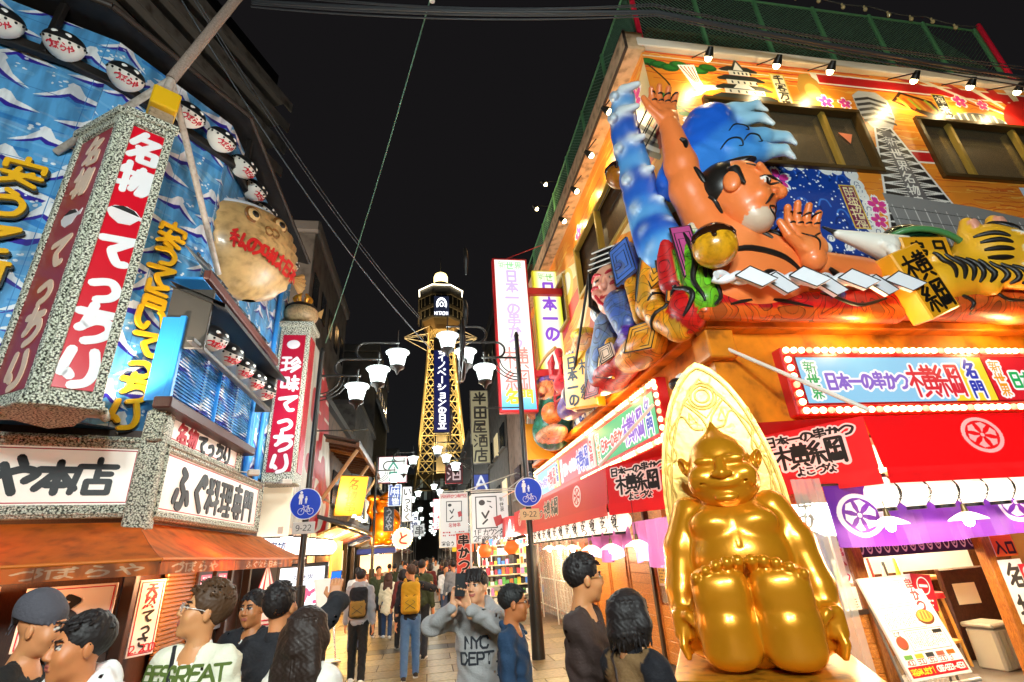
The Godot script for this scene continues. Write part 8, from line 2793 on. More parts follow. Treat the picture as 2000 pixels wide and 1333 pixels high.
	bo.ell(V3(3.35,4.85,-8.8),V3(0.25,0.12,0.4),"f4c8a8",0.04)
	bo.cap(V3(3.65,6.9,-8.6),V3(3.5,6.2,-8.6),0.14,0.26,"c8cfe0",0.1)
	solid(wr,"robe",[bo],robe)
	var sx := Transform3D(Basis(V3(0,0,1),Vector3.UP,V3(-1,0,0)),Vector3.ZERO)
	part(wr,"painted_lines",painted(bo,[[[-8.6,5.9],[-8.4,5.5],[-8.7,5.1],[-8.3,4.8]],[[-8.1,5.8],[-8.0,5.4],[-8.2,5.0]],[[-7.6,5.9],[-7.3,5.6],[-7.4,5.3]],[[-9.1,5.4],[-8.9,5.1],[-9.2,4.9]],[[-8.9,4.85],[-8.3,4.7],[-7.8,4.85],[-7.4,4.65]],[[-7.2,6.7],[-7.0,6.4],[-7.1,6.1]]],4.0,Vector3.FORWARD,0.026,Transform3D(sx.basis,V3(1.0,0,0))),ink)
	for q in [[V2([0,0,0.6,0.05,0.7,0.5,0.1,0.42]),V3(3.05,4.62,-6.9),-1.2,-0.3,"f0a428"],[V2([0,0,0.5,-0.08,0.62,0.34,0.1,0.4]),V3(3.05,4.7,-8.3),-1.3,-0.2,"f2b030"],[V2([0,0,0.4,0.02,0.5,0.9,0.1,0.8]),V3(3.1,5.15,-8.6),-1.2,-0.25,"6f86b8"],[V2([0,0,0.45,0.1,0.4,0.8,0.0,0.7]),V3(3.15,5.9,-7.0),-1.0,0.05,"4f74c4"],[V2([0,0,0.32,0.02,0.3,0.3,0.0,0.32]),V3(2.98,4.75,-7.75),-1.1,0.1,"f6d0b4"],[V2([0,0,0.5,0,0.62,0.3,0.2,0.36]),V3(3.0,4.5,-9.0),-1.3,-0.1,"c0281e"],[V2([0,0,0.4,0.1,0.5,0.6,0.1,0.7]),V3(3.1,5.1,-10.6),-1.3,-0.3,"8a6a30"]]:
		patterned(wr,q[0],Transform3D(Basis(Vector3.UP,q[2])*Basis(Vector3.BACK,q[3]),q[1]),q[4])
	part(wr,"spear",C(V3(3.2,7.0,-8.2),V3(3.1,4.9,-10.2),0.03,-1,8),mat("2a2018",0.4))
	var gm := thing("gold_face_figure","gold faced small figure in a spotted robe left of the painted warrior","sculpture")
	var af := field(0.028)
	af.ell(V3(3.42,5.95,-9.7),V3(0.28,0.32,0.3),"e0a878",0.05)
	af.ell(V3(3.42,6.2,-9.7),V3(0.3,0.14,0.3),"e8c43a",0.04)
	af.ell(V3(3.2,5.92,-9.6),V3(0.08,0.07,0.08),"d8946a",0.03)
	af.cap(V3(3.45,5.6,-9.9),V3(3.4,5.0,-10.3),0.32,0.42,"3a2c18",0.1)
	af.ell(V3(3.35,5.45,-10.3),V3(0.3,0.22,0.4),"caa24a",0.06)
	solid(gm,"figure",[af],robe)
	var lo := thing("red_lobster_figure","red lobster with raised claws between the gold faced figure and the fisherman","sculpture")
	var of := field(0.028)
	of.chain([V3(3.4,5.3,-11.0),V3(3.35,5.6,-11.4),V3(3.35,5.9,-11.5)],[0.2,0.26,0.12],"c2202a",0.08)
	for s in [-1.0,1.0]:
		of.chain([V3(3.3,5.75,-11.4),V3(3.2,6.0,-11.5+s*0.5),V3(3.2,6.35,-11.5+s*0.4),V3(3.2,6.5,-11.5+s*0.2)],[0.07,0.06,0.1,0.03],"d02a30",0.03)
		for k in 3: of.chain([V3(3.35,5.5 - 0.12*k,-11.3+0.1*k),V3(3.2,5.55 - 0.15*k,-11.3+s*0.45),V3(3.15,5.3 - 0.15*k,-11.3+s*0.6)],[0.04,0.035,0.015],"b01c26",0.02)
	of.ell(V3(3.4,4.95,-11.0),V3(0.34,0.3,0.9),"5a3a9a",0.1)
	of.ell(V3(3.35,5.15,-10.7),V3(0.28,0.2,0.5),"d8d0d8",0.06)
	solid(lo,"lobster",[of],robe)
	var eb := thing("fisherman_figure","laughing fisherman in a flowered robe with a bent bamboo rod at the ledge end","sculpture")
	var ef := field(0.03)
	ef.ell(V3(3.4,6.0,-13.2),V3(0.34,0.38,0.36),"e88a5a",0.06)
	ef.ell(V3(3.42,6.28,-13.2),V3(0.36,0.14,0.38),"6a4a90",0.03)
	ef.ell(V3(3.1,5.98,-13.05),V3(0.09,0.08,0.1),"e07a4a",0.03)
	ef.ell(V3(3.12,5.8,-13.0),V3(0.08,0.05,0.14),"7a2018",0.01)
	for s in [-1.0,1.0]: ef.ell(V3(3.15,5.92,-13.1+s*0.2),V3(0.12,0.12,0.1),"f0986a",0.04)
	ef.cap(V3(3.5,5.5,-13.3),V3(3.45,4.9,-13.5),0.42,0.55,"2f7a6a",0.12)
	ef.ell(V3(3.3,5.2,-12.7),V3(0.3,0.3,0.34),"e07a3a",0.06)
	ef.ell(V3(3.25,5.0,-13.6),V3(0.3,0.3,0.4),"c8485a",0.06)
	ef.ell(V3(3.25,5.35,-13.4),V3(0.26,0.16,0.24),"3a4aa8",0.05)
	ef.ell(V3(3.35,4.7,-13.2),V3(0.4,0.22,1.0),"e0a07a",0.06)
	ef.chain([V3(3.35,5.5,-13.8),V3(3.1,5.6,-14.3),V3(3.05,5.85,-14.6)],[0.17,0.14,0.13],"e88a5a",0.05)
	solid(eb,"figure",[ef],robe)
	part(eb,"painted_lines",painted(ef,[[[-13.9,5.3],[-13.5,5.1],[-13.7,4.8]],[[-13.2,5.5],[-13.0,5.2],[-13.3,4.95]],[[-12.8,5.4],[-12.6,5.1],[-12.9,4.85]],[[-13.45,6.1],[-13.35,6.16],[-13.25,6.1]],[[-13.15,6.1],[-13.05,6.16],[-12.95,6.1]]],4.0,Vector3.FORWARD,0.022,Transform3D(sx.basis,V3(1.0,0,0))),ink)
	var rod := MB.new()
	rod.tube(spline([V3(3.0,5.0,-15.6),V3(3.0,5.8,-14.7),V3(3.05,6.45,-13.4),V3(3.1,6.6,-12.2),V3(3.15,6.5,-11.2)],6),0.045,8)
	part(eb,"bamboo_rod",rod,mat("a8742c",0.4))
	part(eb,"end_board",B(V3(3.4,4.9,-14.9),V3(0.9,1.1,0.1),0.02),mat("f0a424",0.4))
func patterned(o: Node3D,poly: PackedVector2Array,xf: Transform3D,h: String) -> void:
	var m := MB.new()
	m.prism(poly,-0.06,0.0)
	var n := part(o,"painted_fold",m,mat(h,0.42,0,{"coat": 0.2}))
	n.transform = xf
	var c := Vector2.ZERO
	for q in poly: c += q/poly.size()
	var l := MB.new()
	for k in [0.97,0.72,0.46]:
		var t := []
		for i in poly.size()+1:
			var q: Vector2 = c+(poly[i % poly.size()] - c)*k
			t.append(V3(q.x,q.y,0.002))
		l.tube(t,0.013 if k > 0.9 else 0.008,4)
	part(n,"painted_lines",l,mat("14100e",0.45))
func statue() -> void:
	var at := V3(2.8,0,-4.52)
	var ty := -0.5
	var gold := mat("e6961a",0.27,0.5,{"coat": 0.35})
	var o := thing("gold_statue","large shiny gold statue of a grinning seated figure showing the soles of both feet","statue",at+V3(0,0.89,0),ty)
	o.scale = V3(1.06,1.04,1.06)
	var f := field(0.0165)
	var G := "ffffff"
	f.ell(V3(0,0.78,-0.02),V3(0.43,0.56,0.31),G,0.1)
	f.ell(V3(0,0.3,0.0),V3(0.56,0.36,0.4),G,0.12)
	f.ell(V3(0,0.12,0.05),V3(0.56,0.17,0.38),G,0.1)
	f.ell(V3(0,0.74,0.14),V3(0.36,0.26,0.2),G,0.1)
	for s in [-1.0,1.0]:
		f.ell(V3(s*0.16,1.03,0.17),V3(0.19,0.13,0.13),G,0.06)
		f.cap(V3(s*0.25,0.3,0.0),V3(s*0.21,0.28,0.36),0.26,0.24,G,0.06)
		f.block(V3(s*0.215,0.36,0.42),V3(0.208,0.35,0.13),0.12,G,0.03)
		f.ell(V3(s*0.215,0.52,0.48),V3(0.185,0.16,0.1),G,0.06)
		f.ell(V3(s*0.215,0.15,0.47),V3(0.18,0.15,0.1),G,0.06)
		for i in 5:
			var x: float = s*(0.05+0.082*i)
			var y := 0.745 - 0.012*i*i*0.55
			f.cap(V3(x,y - 0.06,0.46),V3(x,y,0.53),0.04,0.047 - 0.002*i,G,0.008)
		f.chain([V3(s*0.34,1.14,-0.04),V3(s*0.46,0.86,0.0),V3(s*0.52,0.52,0.08),V3(s*0.53,0.38,0.14)],[0.155,0.145,0.125,0.11],G,0.05)
		f.block(V3(s*0.545,0.28,0.2),V3(0.075,0.12,0.11),0.05,G,0.03)
		for i in 4: f.chain([V3(s*0.55,0.24,0.12+0.052*i),V3(s*0.565,0.14,0.15+0.052*i),V3(s*0.54,0.06,0.16+0.048*i)],[0.038,0.034,0.028],G,0.012)
		f.chain([V3(s*0.55,0.34,0.24),V3(s*0.49,0.35,0.33),V3(s*0.45,0.3,0.37)],[0.045,0.04,0.03],G,0.02)
	f.cap(V3(0,0.02,0.57),V3(0,0.68,0.57),0.016,0.016,G,0.03,true)
	f.cap(V3(0,0.86,0.34),V3(0,1.1,0.3),0.012,0.012,G,0.03,true)
	var hf := field(0.0095)
	hf.xf = Transform3D(Basis(Vector3.UP,-0.06),V3(0,1.47,0.06))
	hf.ell(V3(0,0.08,-0.02),V3(0.265,0.28,0.26),G,0.06)
	hf.ell(V3(0,-0.09,0.04),V3(0.3,0.215,0.24),G,0.08)
	hf.ell(V3(0,-0.22,0.08),V3(0.17,0.09,0.15),G,0.06)
	hf.cap(V3(0,0.28,-0.02),V3(0.0,0.46,-0.03),0.1,0.02,G,0.08)
	for s in [-1.0,1.0]:
		hf.ell(V3(s*0.17,-0.05,0.2),V3(0.11,0.09,0.08),G,0.05)
		hf.ell(V3(s*0.305,0.08,-0.02),V3(0.05,0.1,0.08),G,0.02,Basis(Vector3.BACK,-s*0.35))
		hf.ell(V3(s*0.33,0.09,0.025),V3(0.025,0.06,0.045),G,0.02,Basis(Vector3.BACK,-s*0.35),true)
		hf.ell(V3(s*0.12,0.085,0.235),V3(0.09,0.04,0.04),G,0.03)
		var pe := arc3(V3(s*0.125,0.02,0.275),V3(0.07,0,0),V3(0,0.035,0.012),0.1,PI - 0.1,7)
		for i in 7: hf.cap(pe[i],pe[i+1],0.008,0.008,G,0.008,true)
		hf.cap(V3(s*0.06,0.17,0.262),V3(s*0.09,0.25,0.2),0.007,0.004,G,0.012,true)
		hf.ell(V3(s*0.05,-0.045,0.31),V3(0.04,0.026,0.035),G,0.02)
		hf.ell(V3(s*0.235,-0.105,0.2),V3(0.03,0.05,0.04),G,0.03,Basis(),false)
	hf.cap(V3(0,0.07,0.265),V3(0,-0.04,0.325),0.035,0.045,G,0.03)
	var mo := []
	for i in 13:
		var x := lerpf(-0.215,0.215,i/12.0)
		mo.append(V3(x,-0.165+2.1*x*x,0.305 - 2.0*x*x))
	for i in 12: hf.cap(mo[i],mo[i+1],0.016,0.016,G,0.012,true)
	for i in 11:
		var x := lerpf(-0.14,0.14,i/10.0)
		hf.ell(V3(x,-0.115+1.4*x*x,0.265 - 2.2*x*x),V3(0.03,0.04,0.035),G,0.03)
	hf.ell(V3(0,-0.235,0.245),V3(0.09,0.035,0.035),G,0.03)
	solid(o,"body",[f,hf],gold)
	var pl := thing("arched_plate","tall pale gold pointed arch plate with raised mouldings standing behind the statue","plate",at+V3(0,0.86,0)+yaw(ty)*V3(0,0,-0.44),ty)
	var pg := mat("f4cc6a",0.38,0.45,{"bump": "dirt","bs": 1.4,"sc": 0.8})
	var poly := PV([U2(-0.56,0.0)])
	for i in 13:
		var t := i/12.0
		poly.append(U2(-0.6*cos(t*PI*0.5) ,1.25+1.6*sin(t*PI*0.5)*(0.8+0.2*t)))
	for i in range(11,-1,-1):
		var t := i/12.0
		poly.append(U2(0.6*cos(t*PI*0.5),1.25+1.6*sin(t*PI*0.5)*(0.8+0.2*t)))
	poly.append(U2(0.56,0.0))
	var pm := MB.new()
	pm.prism(poly,-0.07,0.0)
	part(pl,"plate",pm,pg)
	var md := MB.new()
	for k in [0.93,0.86]:
		var pts := []
		for q in poly: pts.append(V3(q.x*k,0.04+q.y*(k+0.03),0.006))
		md.tube(pts,0.014,6)
	md.xf = Transform3D(Basis(),V3(0,0.2,0))
	for r in [0.15,0.12,0.075]: md.tube(arc3(V3(0,2.25,0.006),V3(r,0,0),V3(0,r,0),0,TAU,24),0.012,6)
	md.tube([V3(0,2.45,0.006),V3(0.2,2.22,0.006),V3(0,2.0,0.006),V3(-0.2,2.22,0.006),V3(0,2.45,0.006)],0.011,6)
	for s in [-1.0,1.0]:
		md.tube(spline([V3(s*0.22,2.2,0.006),V3(s*0.05,2.0,0.006),V3(0,1.8,0.006)],5),0.012,6)
		md.tube(spline([V3(s*0.46,1.2,0.006),V3(s*0.5,1.5,0.006),V3(s*0.38,1.62,0.006),V3(s*0.42,1.85,0.006),V3(s*0.26,2.05,0.006),V3(s*0.16,1.9,0.006),V3(s*0.06,1.88,0.006)],5),0.012,6)
		for q in [[0.49,1.62],[0.43,1.98],[0.17,2.0]]: md.tube([V3(s*q[0],q[1]+0.08,0.006),V3(s*(q[0] - 0.06),q[1] - 0.04,0.006),V3(s*(q[0]+0.02),q[1] - 0.05,0.006),V3(s*q[0],q[1]+0.08,0.006)],0.009,6)
	part(pl,"mouldings",md,pg)
	var pd := thing("gold_pedestal","gold painted square pedestal carrying the gold statue","pedestal",at,ty)
	part(pd,"block",B(V3(0.02,0.4,0),V3(1.36,0.8,1.3),0.02),mat("d99a1e",0.38,0.5,{"grain": "dirt","sc": 0.8}))
	part(pd,"top_slab",B(V3(0.02,0.83,0),V3(1.44,0.06,1.38),0.015),mat("e8ac2c",0.35,0.5,{"grain": "dirt","sc": 0.8}))
var cloth_m: StandardMaterial3D
var skin_m: StandardMaterial3D
var hair_m: StandardMaterial3D
func reach(a: Vector3,t: Vector3,l1: float,l2: float,pole: Vector3) -> Array:
	var d := t - a
	var l := clampf(d.length(),0.08,(l1+l2)*0.995)
	d = d.normalized()
	var x := (l1*l1 - l2*l2+l*l)/(2.0*l)
	var h := sqrt(maxf(0.0,l1*l1 - x*x))
	var p := (pole - d*pole.dot(d)).normalized()
	return [a+d*x+p*h,a+d*l]
func hand_into(f: Field,w: Vector3,d: Vector3,palm: Vector3,curl: float,side: float,c: String) -> void:
	d = d.normalized()
	var n := (palm - d*palm.dot(d)).normalized()
	var x := d.cross(n)*side
	var b := Basis(x,d,x.cross(d)).orthonormalized()
	f.cap(w - d*0.05,w+d*0.02,0.026,0.026,c,0.02)
	f.block(w+d*0.06,V3(0.038,0.046,0.014),0.013,c,0.015,b)
	for i in 4:
		var k := w+d*0.098+x*(i - 1.5)*0.0205
		var ln: float = [0.062,0.072,0.068,0.052][i]
		var d1 := d.rotated(x.normalized(),curl*0.6*-side*signf(d.cross(n).dot(x)*side+0.001)).lerp(d+n*curl*0.7,0.6).normalized()
		var d2 := (d+n*curl*2.2).normalized()
		f.chain([k,k+d1*ln*0.55,k+d1*ln*0.55+d2*ln*0.55],[0.0105,0.0095,0.0075],c,0.006)
	var tb := w+d*0.03+x*-0.034
	f.chain([tb,tb+(d*0.7 - x*0.7+n*0.3).normalized()*0.042,tb+(d*0.9 - x*0.45+n*0.5).normalized()*0.078],[0.014,0.0115,0.0085],c,0.01)
func person(label: String,s: Dictionary) -> Node3D:
	var o := thing("person",label,"person",s.at,s.yaw,s.get("group",""))
	var k: float = s.h/1.75
	var fine: float = s.get("fine",1.0)
	var X := Transform3D(Basis().scaled(Vector3.ONE*k),Vector3.ZERO)
	o.basis = o.basis*Basis().scaled(Vector3.ONE*k)
	var sk: String = s.get("skin","cf8a5a")
	var wm: float = 0.9 if s.get("woman",false) else 1.0
	var walk: float = s.get("walk",0.0)
	var sh := [V3(0.165*wm,1.42,-0.01),V3(-0.165*wm,1.42,-0.01)]
	var tgt := [s.get("lh",V3(0.25,0.82,0.06+walk*0.18)),s.get("rh",V3(-0.25,0.82,0.06 - walk*0.18))]
	var poles := [s.get("le",V3(0.35,-0.2,-1)),s.get("re",V3(-0.35,-0.2,-1))]
	var palms := [s.get("lp",V3(-1,0,0.2)),s.get("rp",V3(1,0,0.2))]
	var arms := []
	for i in 2: arms.append(reach(sh[i],tgt[i],0.285,0.25,poles[i]))
	var feet := [V3(0.095,0.06,walk*0.22),V3(-0.095,0.06,-walk*0.22)]
	var b := field(0.022*fine)
	b.cap(V3(0,1.36,-0.015),V3(0,1.56,0.0),0.056,0.052,sk)
	b.ell(V3(0,1.27,0),V3(0.14*wm,0.18,0.09),sk,0.06)
	b.ell(V3(0,1.02,0),V3(0.13*wm,0.16,0.09),sk,0.06)
	for i in 2:
		b.cap(sh[i],V3(0,1.42,0),0.04,0.05,sk,0.04)
		b.chain([sh[i],arms[i][0],arms[i][1]],[0.045,0.036,0.027],sk)
		b.chain([V3([0.085,-0.085][i],0.92,0),V3([0.09,-0.09][i],0.49,feet[i].z*0.5+0.03),feet[i]],[0.07,0.05,0.035],sk)
	var hb := Basis.from_euler(V3(-s.get("hp",0.0),s.get("hy",0.0),s.get("hr",0.0)))
	var hx := Transform3D(hb,V3(0,1.53,0.0)+hb*V3(0,0.1,0.02))
	var f := field(0.0052*fine)
	f.xf = hx
	f.ell(V3(0,0.035,-0.012),V3(0.074,0.088,0.095),sk,0.03)
	f.ell(V3(0,-0.02,0.02),V3(0.064,0.092,0.076),sk,0.03)
	f.ell(V3(0,-0.075,0.03),V3(0.05,0.042,0.053),sk,0.03)
	f.ell(V3(0,-0.102,0.064),V3(0.022,0.018,0.018),sk,0.02)
	f.cap(V3(0,-0.06,-0.02),V3(0,-0.17,-0.045),0.05,0.053,sk,0.03)
	if fine < 1.6:
		for e in [-1.0,1.0]:
			f.ell(V3(e*0.038,-0.03,0.062),V3(0.026,0.026,0.022),sk,0.03)
			f.ell(V3(e*0.032,0.012,0.104),V3(0.021,0.011,0.013),sk,0.014,Basis(),true)
			f.ell(V3(e*0.031,0.01,0.083),V3(0.0135,0.0072,0.0118),"d8cec4",0.002)
			f.ell(V3(e*0.031,0.01,0.092),V3(0.0062,0.0078,0.006),"1c1310",0.001)
			f.cap(V3(e*0.017,0.019,0.092),V3(e*0.047,0.0175,0.083),0.004,0.0035,"3a2a22",0.003)
			f.cap(V3(e*0.017,0.034,0.095),V3(e*0.05,0.036,0.08),0.0058,0.004,"2a1e18",0.005)
			f.ell(V3(e*0.013,-0.03,0.098),V3(0.009,0.007,0.01),sk,0.006)
			f.ell(V3(e*0.077,-0.005,-0.008),V3(0.011,0.032,0.02),sk,0.008,Basis(Vector3.UP,e*0.3))
		f.cap(V3(0,0.018,0.09),V3(0,-0.022,0.106),0.009,0.0135,sk,0.012)
		var lip: String = s.get("lip","a8584c")
		f.cap(V3(-0.018,-0.056,0.091),V3(0.018,-0.056,0.091),0.006,0.006,lip,0.006)
		f.cap(V3(-0.015,-0.066,0.09),V3(0.015,-0.066,0.09),0.007,0.007,lip,0.006)
		f.cap(V3(-0.019,-0.061,0.097),V3(0.019,-0.061,0.097),0.0026,0.0026,"5a2420",0.003,true)
	var fl := [b,f]
	for i in 2:
		if fine > 1.6: b.ell(arms[i][1]+(arms[i][1] - arms[i][0]).normalized()*0.08,V3(0.04,0.09,0.04),sk)
		else:
			var h := field(0.0042)
			hand_into(h,arms[i][1]+(arms[i][1] - arms[i][0]).normalized()*0.02,s.get(["ld","rd"][i],arms[i][1] - arms[i][0]),palms[i],s.get("curl",0.5),[1.0,-1.0][i],sk)
			fl.append(h)
	solid(o,"body",fl,skin_m)
	var hr := field(0.0065*fine)
	hr.xf = hx
	var hc: String = s.get("hair","17120f")
	var st: String = s.get("style","short")
	if st == "beanie":
		hr.ell(V3(0,0.06,-0.025),V3(0.094,0.1,0.112),hc,0.02)
		hr.ell(V3(0,0.1,-0.05),V3(0.088,0.09,0.1),hc,0.02)
		for i in 26:
			var a := TAU*i/26
			hr.cap(V3(sin(a)*0.096,0.0+cos(a)*0.03,cos(a)*0.112 - 0.025),V3(sin(a)*0.07,0.11,cos(a)*0.085 - 0.04),0.006,0.005,hc,0.004)
		hr.block(V3(0,-0.075,0.06),V3(0.15,0.09,0.2),0.01,hc,0.008,Basis(Vector3.RIGHT,0.22),true)
	else:
		var up: float = s.get("puff",0.0)
		hr.ell(V3(0,0.044+up*0.4,-0.02),V3(0.084+up*0.3,0.094+up,0.105+up*0.4),hc,0.02)
		if st == "bob" or st == "long":
			for e in [-1.0,1.0]: hr.chain([V3(e*0.06,0.06,-0.02),V3(e*0.085,-0.03,-0.02),V3(e*0.078,-0.1,-0.015)],[0.05,0.045,0.03],hc,0.03)
			hr.chain([V3(0,0.02,-0.06),V3(0,-0.06,-0.07),V3(0,-0.11,-0.06)],[0.09,0.08,0.05],hc,0.03)
		if st == "long":
			for i in 9:
				var e := (i - 4)/4.0
				hr.chain([V3(e*0.07,0.0,-0.07),V3(e*0.095,-0.16,-0.09),V3(e*0.11+0.01*(i % 2),-0.3,-0.1),V3(e*0.09,-0.4 - 0.03*(i % 3),-0.095)],[0.05,0.042,0.034,0.008],hc,0.02)
		if st != "short" and fine < 1.3:
			for i in 46:
				var a := TAU*i/46.0
				var c := V3(sin(a)*0.092,0.03,cos(a)*0.108 - 0.022)
				if c.z > 0.03: continue
				var drop := (0.36 if st == "long" else 0.13)*(0.8+0.3*absf(sin(i*2.7)))
				hr.chain([c+V3(0,0.05,0),c*V3(1.06,0,1.08)+V3(0.004*sin(i*5.0),-drop*0.45,0),c*V3(1.08,0,0.98)+V3(0.008*sin(i*3.1),-drop,-0.01)],[0.007,0.0085,0.004],hc,0.004)
		if s.get("fringe",false):
			for i in 7: hr.cap(V3((i - 3)*0.018,0.12,0.06),V3((i - 3)*0.024,0.035+0.01*(i % 2),0.1),0.02,0.008,hc,0.012)
		else:
			hr.ell(V3(0,-0.03,0.1),V3(0.072,0.105,0.075),hc,0.012,Basis(),true)
		if st == "short":
			hr.block(V3(0,-0.12,0.03),V3(0.15,0.105,0.06),0.02,hc,0.015,Basis(Vector3.RIGHT,-0.2),true)
			hr.block(V3(0,-0.16,-0.06),V3(0.15,0.085,0.12),0.02,hc,0.015,Basis(),true)
			for e in [-1.0,1.0]: hr.ell(V3(e*0.09,-0.015,0.0),V3(0.016,0.04,0.03),hc,0.006,Basis(),true)
			var g := RandomNumberGenerator.new()
			g.seed = hash(label)
			for i in (90 if fine < 1.3 else 20):
				var a := g.randf_range(0,TAU)
				var t := g.randf_range(0.1,1.3)
				var d := V3(sin(t)*sin(a)*(0.085+up*0.3),cos(t)*(0.095+up)+0.044+up*0.4,sin(t)*cos(a)*(0.103+up*0.4) - 0.02)
				if d.z > 0.05 and d.y < 0.07: continue
				hr.cap(d*0.98,d+V3(sin(a)*0.012+g.randf_range(-0.01,0.01),-0.012+up*0.9,cos(a)*0.016+0.012),0.0085,0.003,hc,0.004)
		hr.ripple = 0.0016
		hr.ripple_len = 0.035
	solid(o,"hat" if st == "beanie" else "hair",[hr],cloth_m if st == "beanie" else hair_m)
	var kind: String = s.get("kind","sweater")
	var t := field(0.0125*fine)
	var tc: String = s.top
	var th: float = {"hoodie": 0.022,"jacket": 0.02,"polo": 0.008,"vest": 0.014,"coat": 0.024}.get(kind,0.015)
	var low: float = 0.72 if kind == "coat" else 0.9
	t.ell(V3(0,1.28,0),V3(0.168*wm+th,0.2,0.105+th),tc,0.06)
	t.ell(V3(0,1.1,0.005),V3(0.15*wm+th,0.22,0.1+th),tc,0.06)
	t.ell(V3(0,low+0.06,0),V3(0.155+th*1.2,0.13,0.108+th),tc,0.06)
	if kind == "coat": t.cap(V3(0,1.0,0),V3(0,0.72,0),0.15,0.2,tc,0.06)
	t.cap(V3(-0.1,1.42,-0.01),V3(0.1,1.42,-0.01),0.055+th*0.6,0.055+th*0.6,tc,0.05)
	var ac: String = s.get("sleeve",tc)
	for i in 2:
		var el: Vector3 = arms[i][0]
		var wr: Vector3 = arms[i][1]
		t.cap(sh[i],sh[i].lerp(el,1.0),0.055+th,0.047+th*0.9,ac,0.045)
		var cut: float = 0.45 if s.get("rolled",false) else (0.0 if kind == "tee" else 0.97)
		if cut > 0.0: t.cap(el,el.lerp(wr,cut),0.046+th*0.9,0.032+th*0.8,ac,0.03)
		if kind == "hoodie" or kind == "sweater": t.cap(el.lerp(wr,0.9),el.lerp(wr,0.99),0.04+th*0.3,0.037,ac,0.005)
	if kind == "hoodie":
		t.chain([V3(0.07,1.455,0.06),V3(0.105,1.49,-0.02),V3(0.06,1.5,-0.1),V3(-0.06,1.5,-0.1),V3(-0.105,1.49,-0.02),V3(-0.07,1.455,0.06)],[0.028,0.045,0.055,0.055,0.045,0.028],tc,0.02)
		t.ell(V3(0,1.42,-0.12),V3(0.12,0.1,0.055),tc,0.03)
	elif kind == "polo" or kind == "jacket":
		t.chain([V3(0.03,1.43,0.085),V3(0.085,1.475,0.0),V3(0.0,1.5,-0.07),V3(-0.085,1.475,0.0),V3(-0.03,1.43,0.085)],[0.014,0.022,0.024,0.022,0.014],tc,0.006)
	t.cap(V3(0,1.5,0.012),V3(0,1.44,0.045),0.068,0.05,tc,0.012,true)
	t.block(V3(0,low - 0.14,0),V3(0.4,0.105,0.14),0.01,tc,0.008,Basis(),true)
	if kind == "jacket": t.block(V3(0,1.12,0.17),V3(0.065,0.36,0.1),0.01,tc,0.02,Basis(),true)
	t.ripple = s.get("fold",0.008)
	t.ripple_len = 0.16
	solid(o,{"hoodie": "hoodie","jacket": "jacket","polo": "polo_shirt","vest": "vest","coat": "coat"}.get(kind,"sweater"),[t],cloth_m)
	if kind == "jacket" or kind == "sweater" or kind == "vest":
		var u := field(0.014*fine)
		u.ell(V3(0,1.26,0.005),V3(0.15*wm,0.19,0.105),s.get("under","f0eeea"),0.05)
		u.ell(V3(0,1.06,0.005),V3(0.14*wm,0.18,0.1),s.get("under","f0eeea"),0.05)
		u.cap(V3(0,1.44,0.0),V3(0,1.47,-0.005),0.074,0.07,s.get("under","f0eeea"),0.03)
		u.cap(V3(0,1.56,0.005),V3(0,1.46,0.025),0.058,0.06,"ffffff",0.006,true)
		solid(o,"shirt",[u],cloth_m)
	var p := field(0.015*fine)
	for i in 2:
		var e: float = [1.0,-1.0][i]
		p.chain([V3(e*0.08,0.92,0),V3(e*0.092,0.49,feet[i].z*0.5+0.03),feet[i]+V3(0,0.03,0)],[0.095,0.072,0.06],s.pants,0.03)
	p.ell(V3(0,0.93,0),V3(0.155,0.12,0.11),s.pants,0.05)
	p.ripple = 0.004
	solid(o,"trousers",[p],cloth_m)
	for i in 2:
		var q := field(0.014*fine)
		var c: Vector3 = feet[i]
		q.cap(c+V3(0,-0.015,-0.04),c+V3(0,-0.025,0.13),0.045,0.036,s.get("shoes","1c1b1a"),0.02)
		q.block(c+V3(0,-0.045,0.045),V3(0.045,0.014,0.13),0.012,s.get("sole","d8d4cc"),0.005)
		solid(o,"shoe",[q],cloth_m)
	if s.has("print"):
		for r in s.print: part(o,"lettering",lay_letters(t,letters(r[0],r[1],r[1]*0.86,false,0.003,1.35),Transform3D(Basis(),V3(r[2],r[3],0.6)),Vector3.FORWARD),mat(r[4],0.8))
	if s.has("glasses"):
		var m := MB.new()
		m.xf = hx
		for e in [-1.0,1.0]:
			m.tube(arc3(V3(e*0.033,0.006,0.108),V3(0.024,0,0),V3(0,0.019,0),0,TAU,16),0.0019,5)
			m.tube([V3(e*0.057,0.01,0.106),V3(e*0.082,0.01,0.02),V3(e*0.085,0.0,-0.02)],0.0019,5)
		m.tube([V3(-0.009,0.01,0.109),V3(0.009,0.01,0.109)],0.0019,5)
		part(o,"glasses",m,mat(s.glasses,0.3,0.5))
	if s.has("strap"):
		var pts := []
		for i in 15:
			var v := lerpf(1.49,0.95,i/14.0)
			pts.append(onto(t,V3(lerpf(0.1,-0.17,i/14.0)*s.get("strap_side",1.0),v,0.6*s.get("strap_face",1.0)),V3(0,0,-s.get("strap_face",1.0)),-0.004))
		var m := MB.new()
		m.tube(pts,0.011,6)
		part(o,"bag_strap",m,mat(s.strap,0.6))
	return o
func phone(label: String,at: Vector3,turn: Vector3,lit: bool) -> void:
	var o := thing("mobile_phone",label,"phone",at)
	o.rotation = turn
	part(o,"case",B(Vector3.ZERO,V3(0.076,0.155,0.009),0.003),mat("17181a" if lit else "d9c9b4",0.3))
	part(o,"screen",B(V3(0,0,0.005),V3(0.069,0.146,0.002)),mat("2a62b8",0.2,0,{"emit": 0.6}) if lit else mat("e8d8c4",0.2))
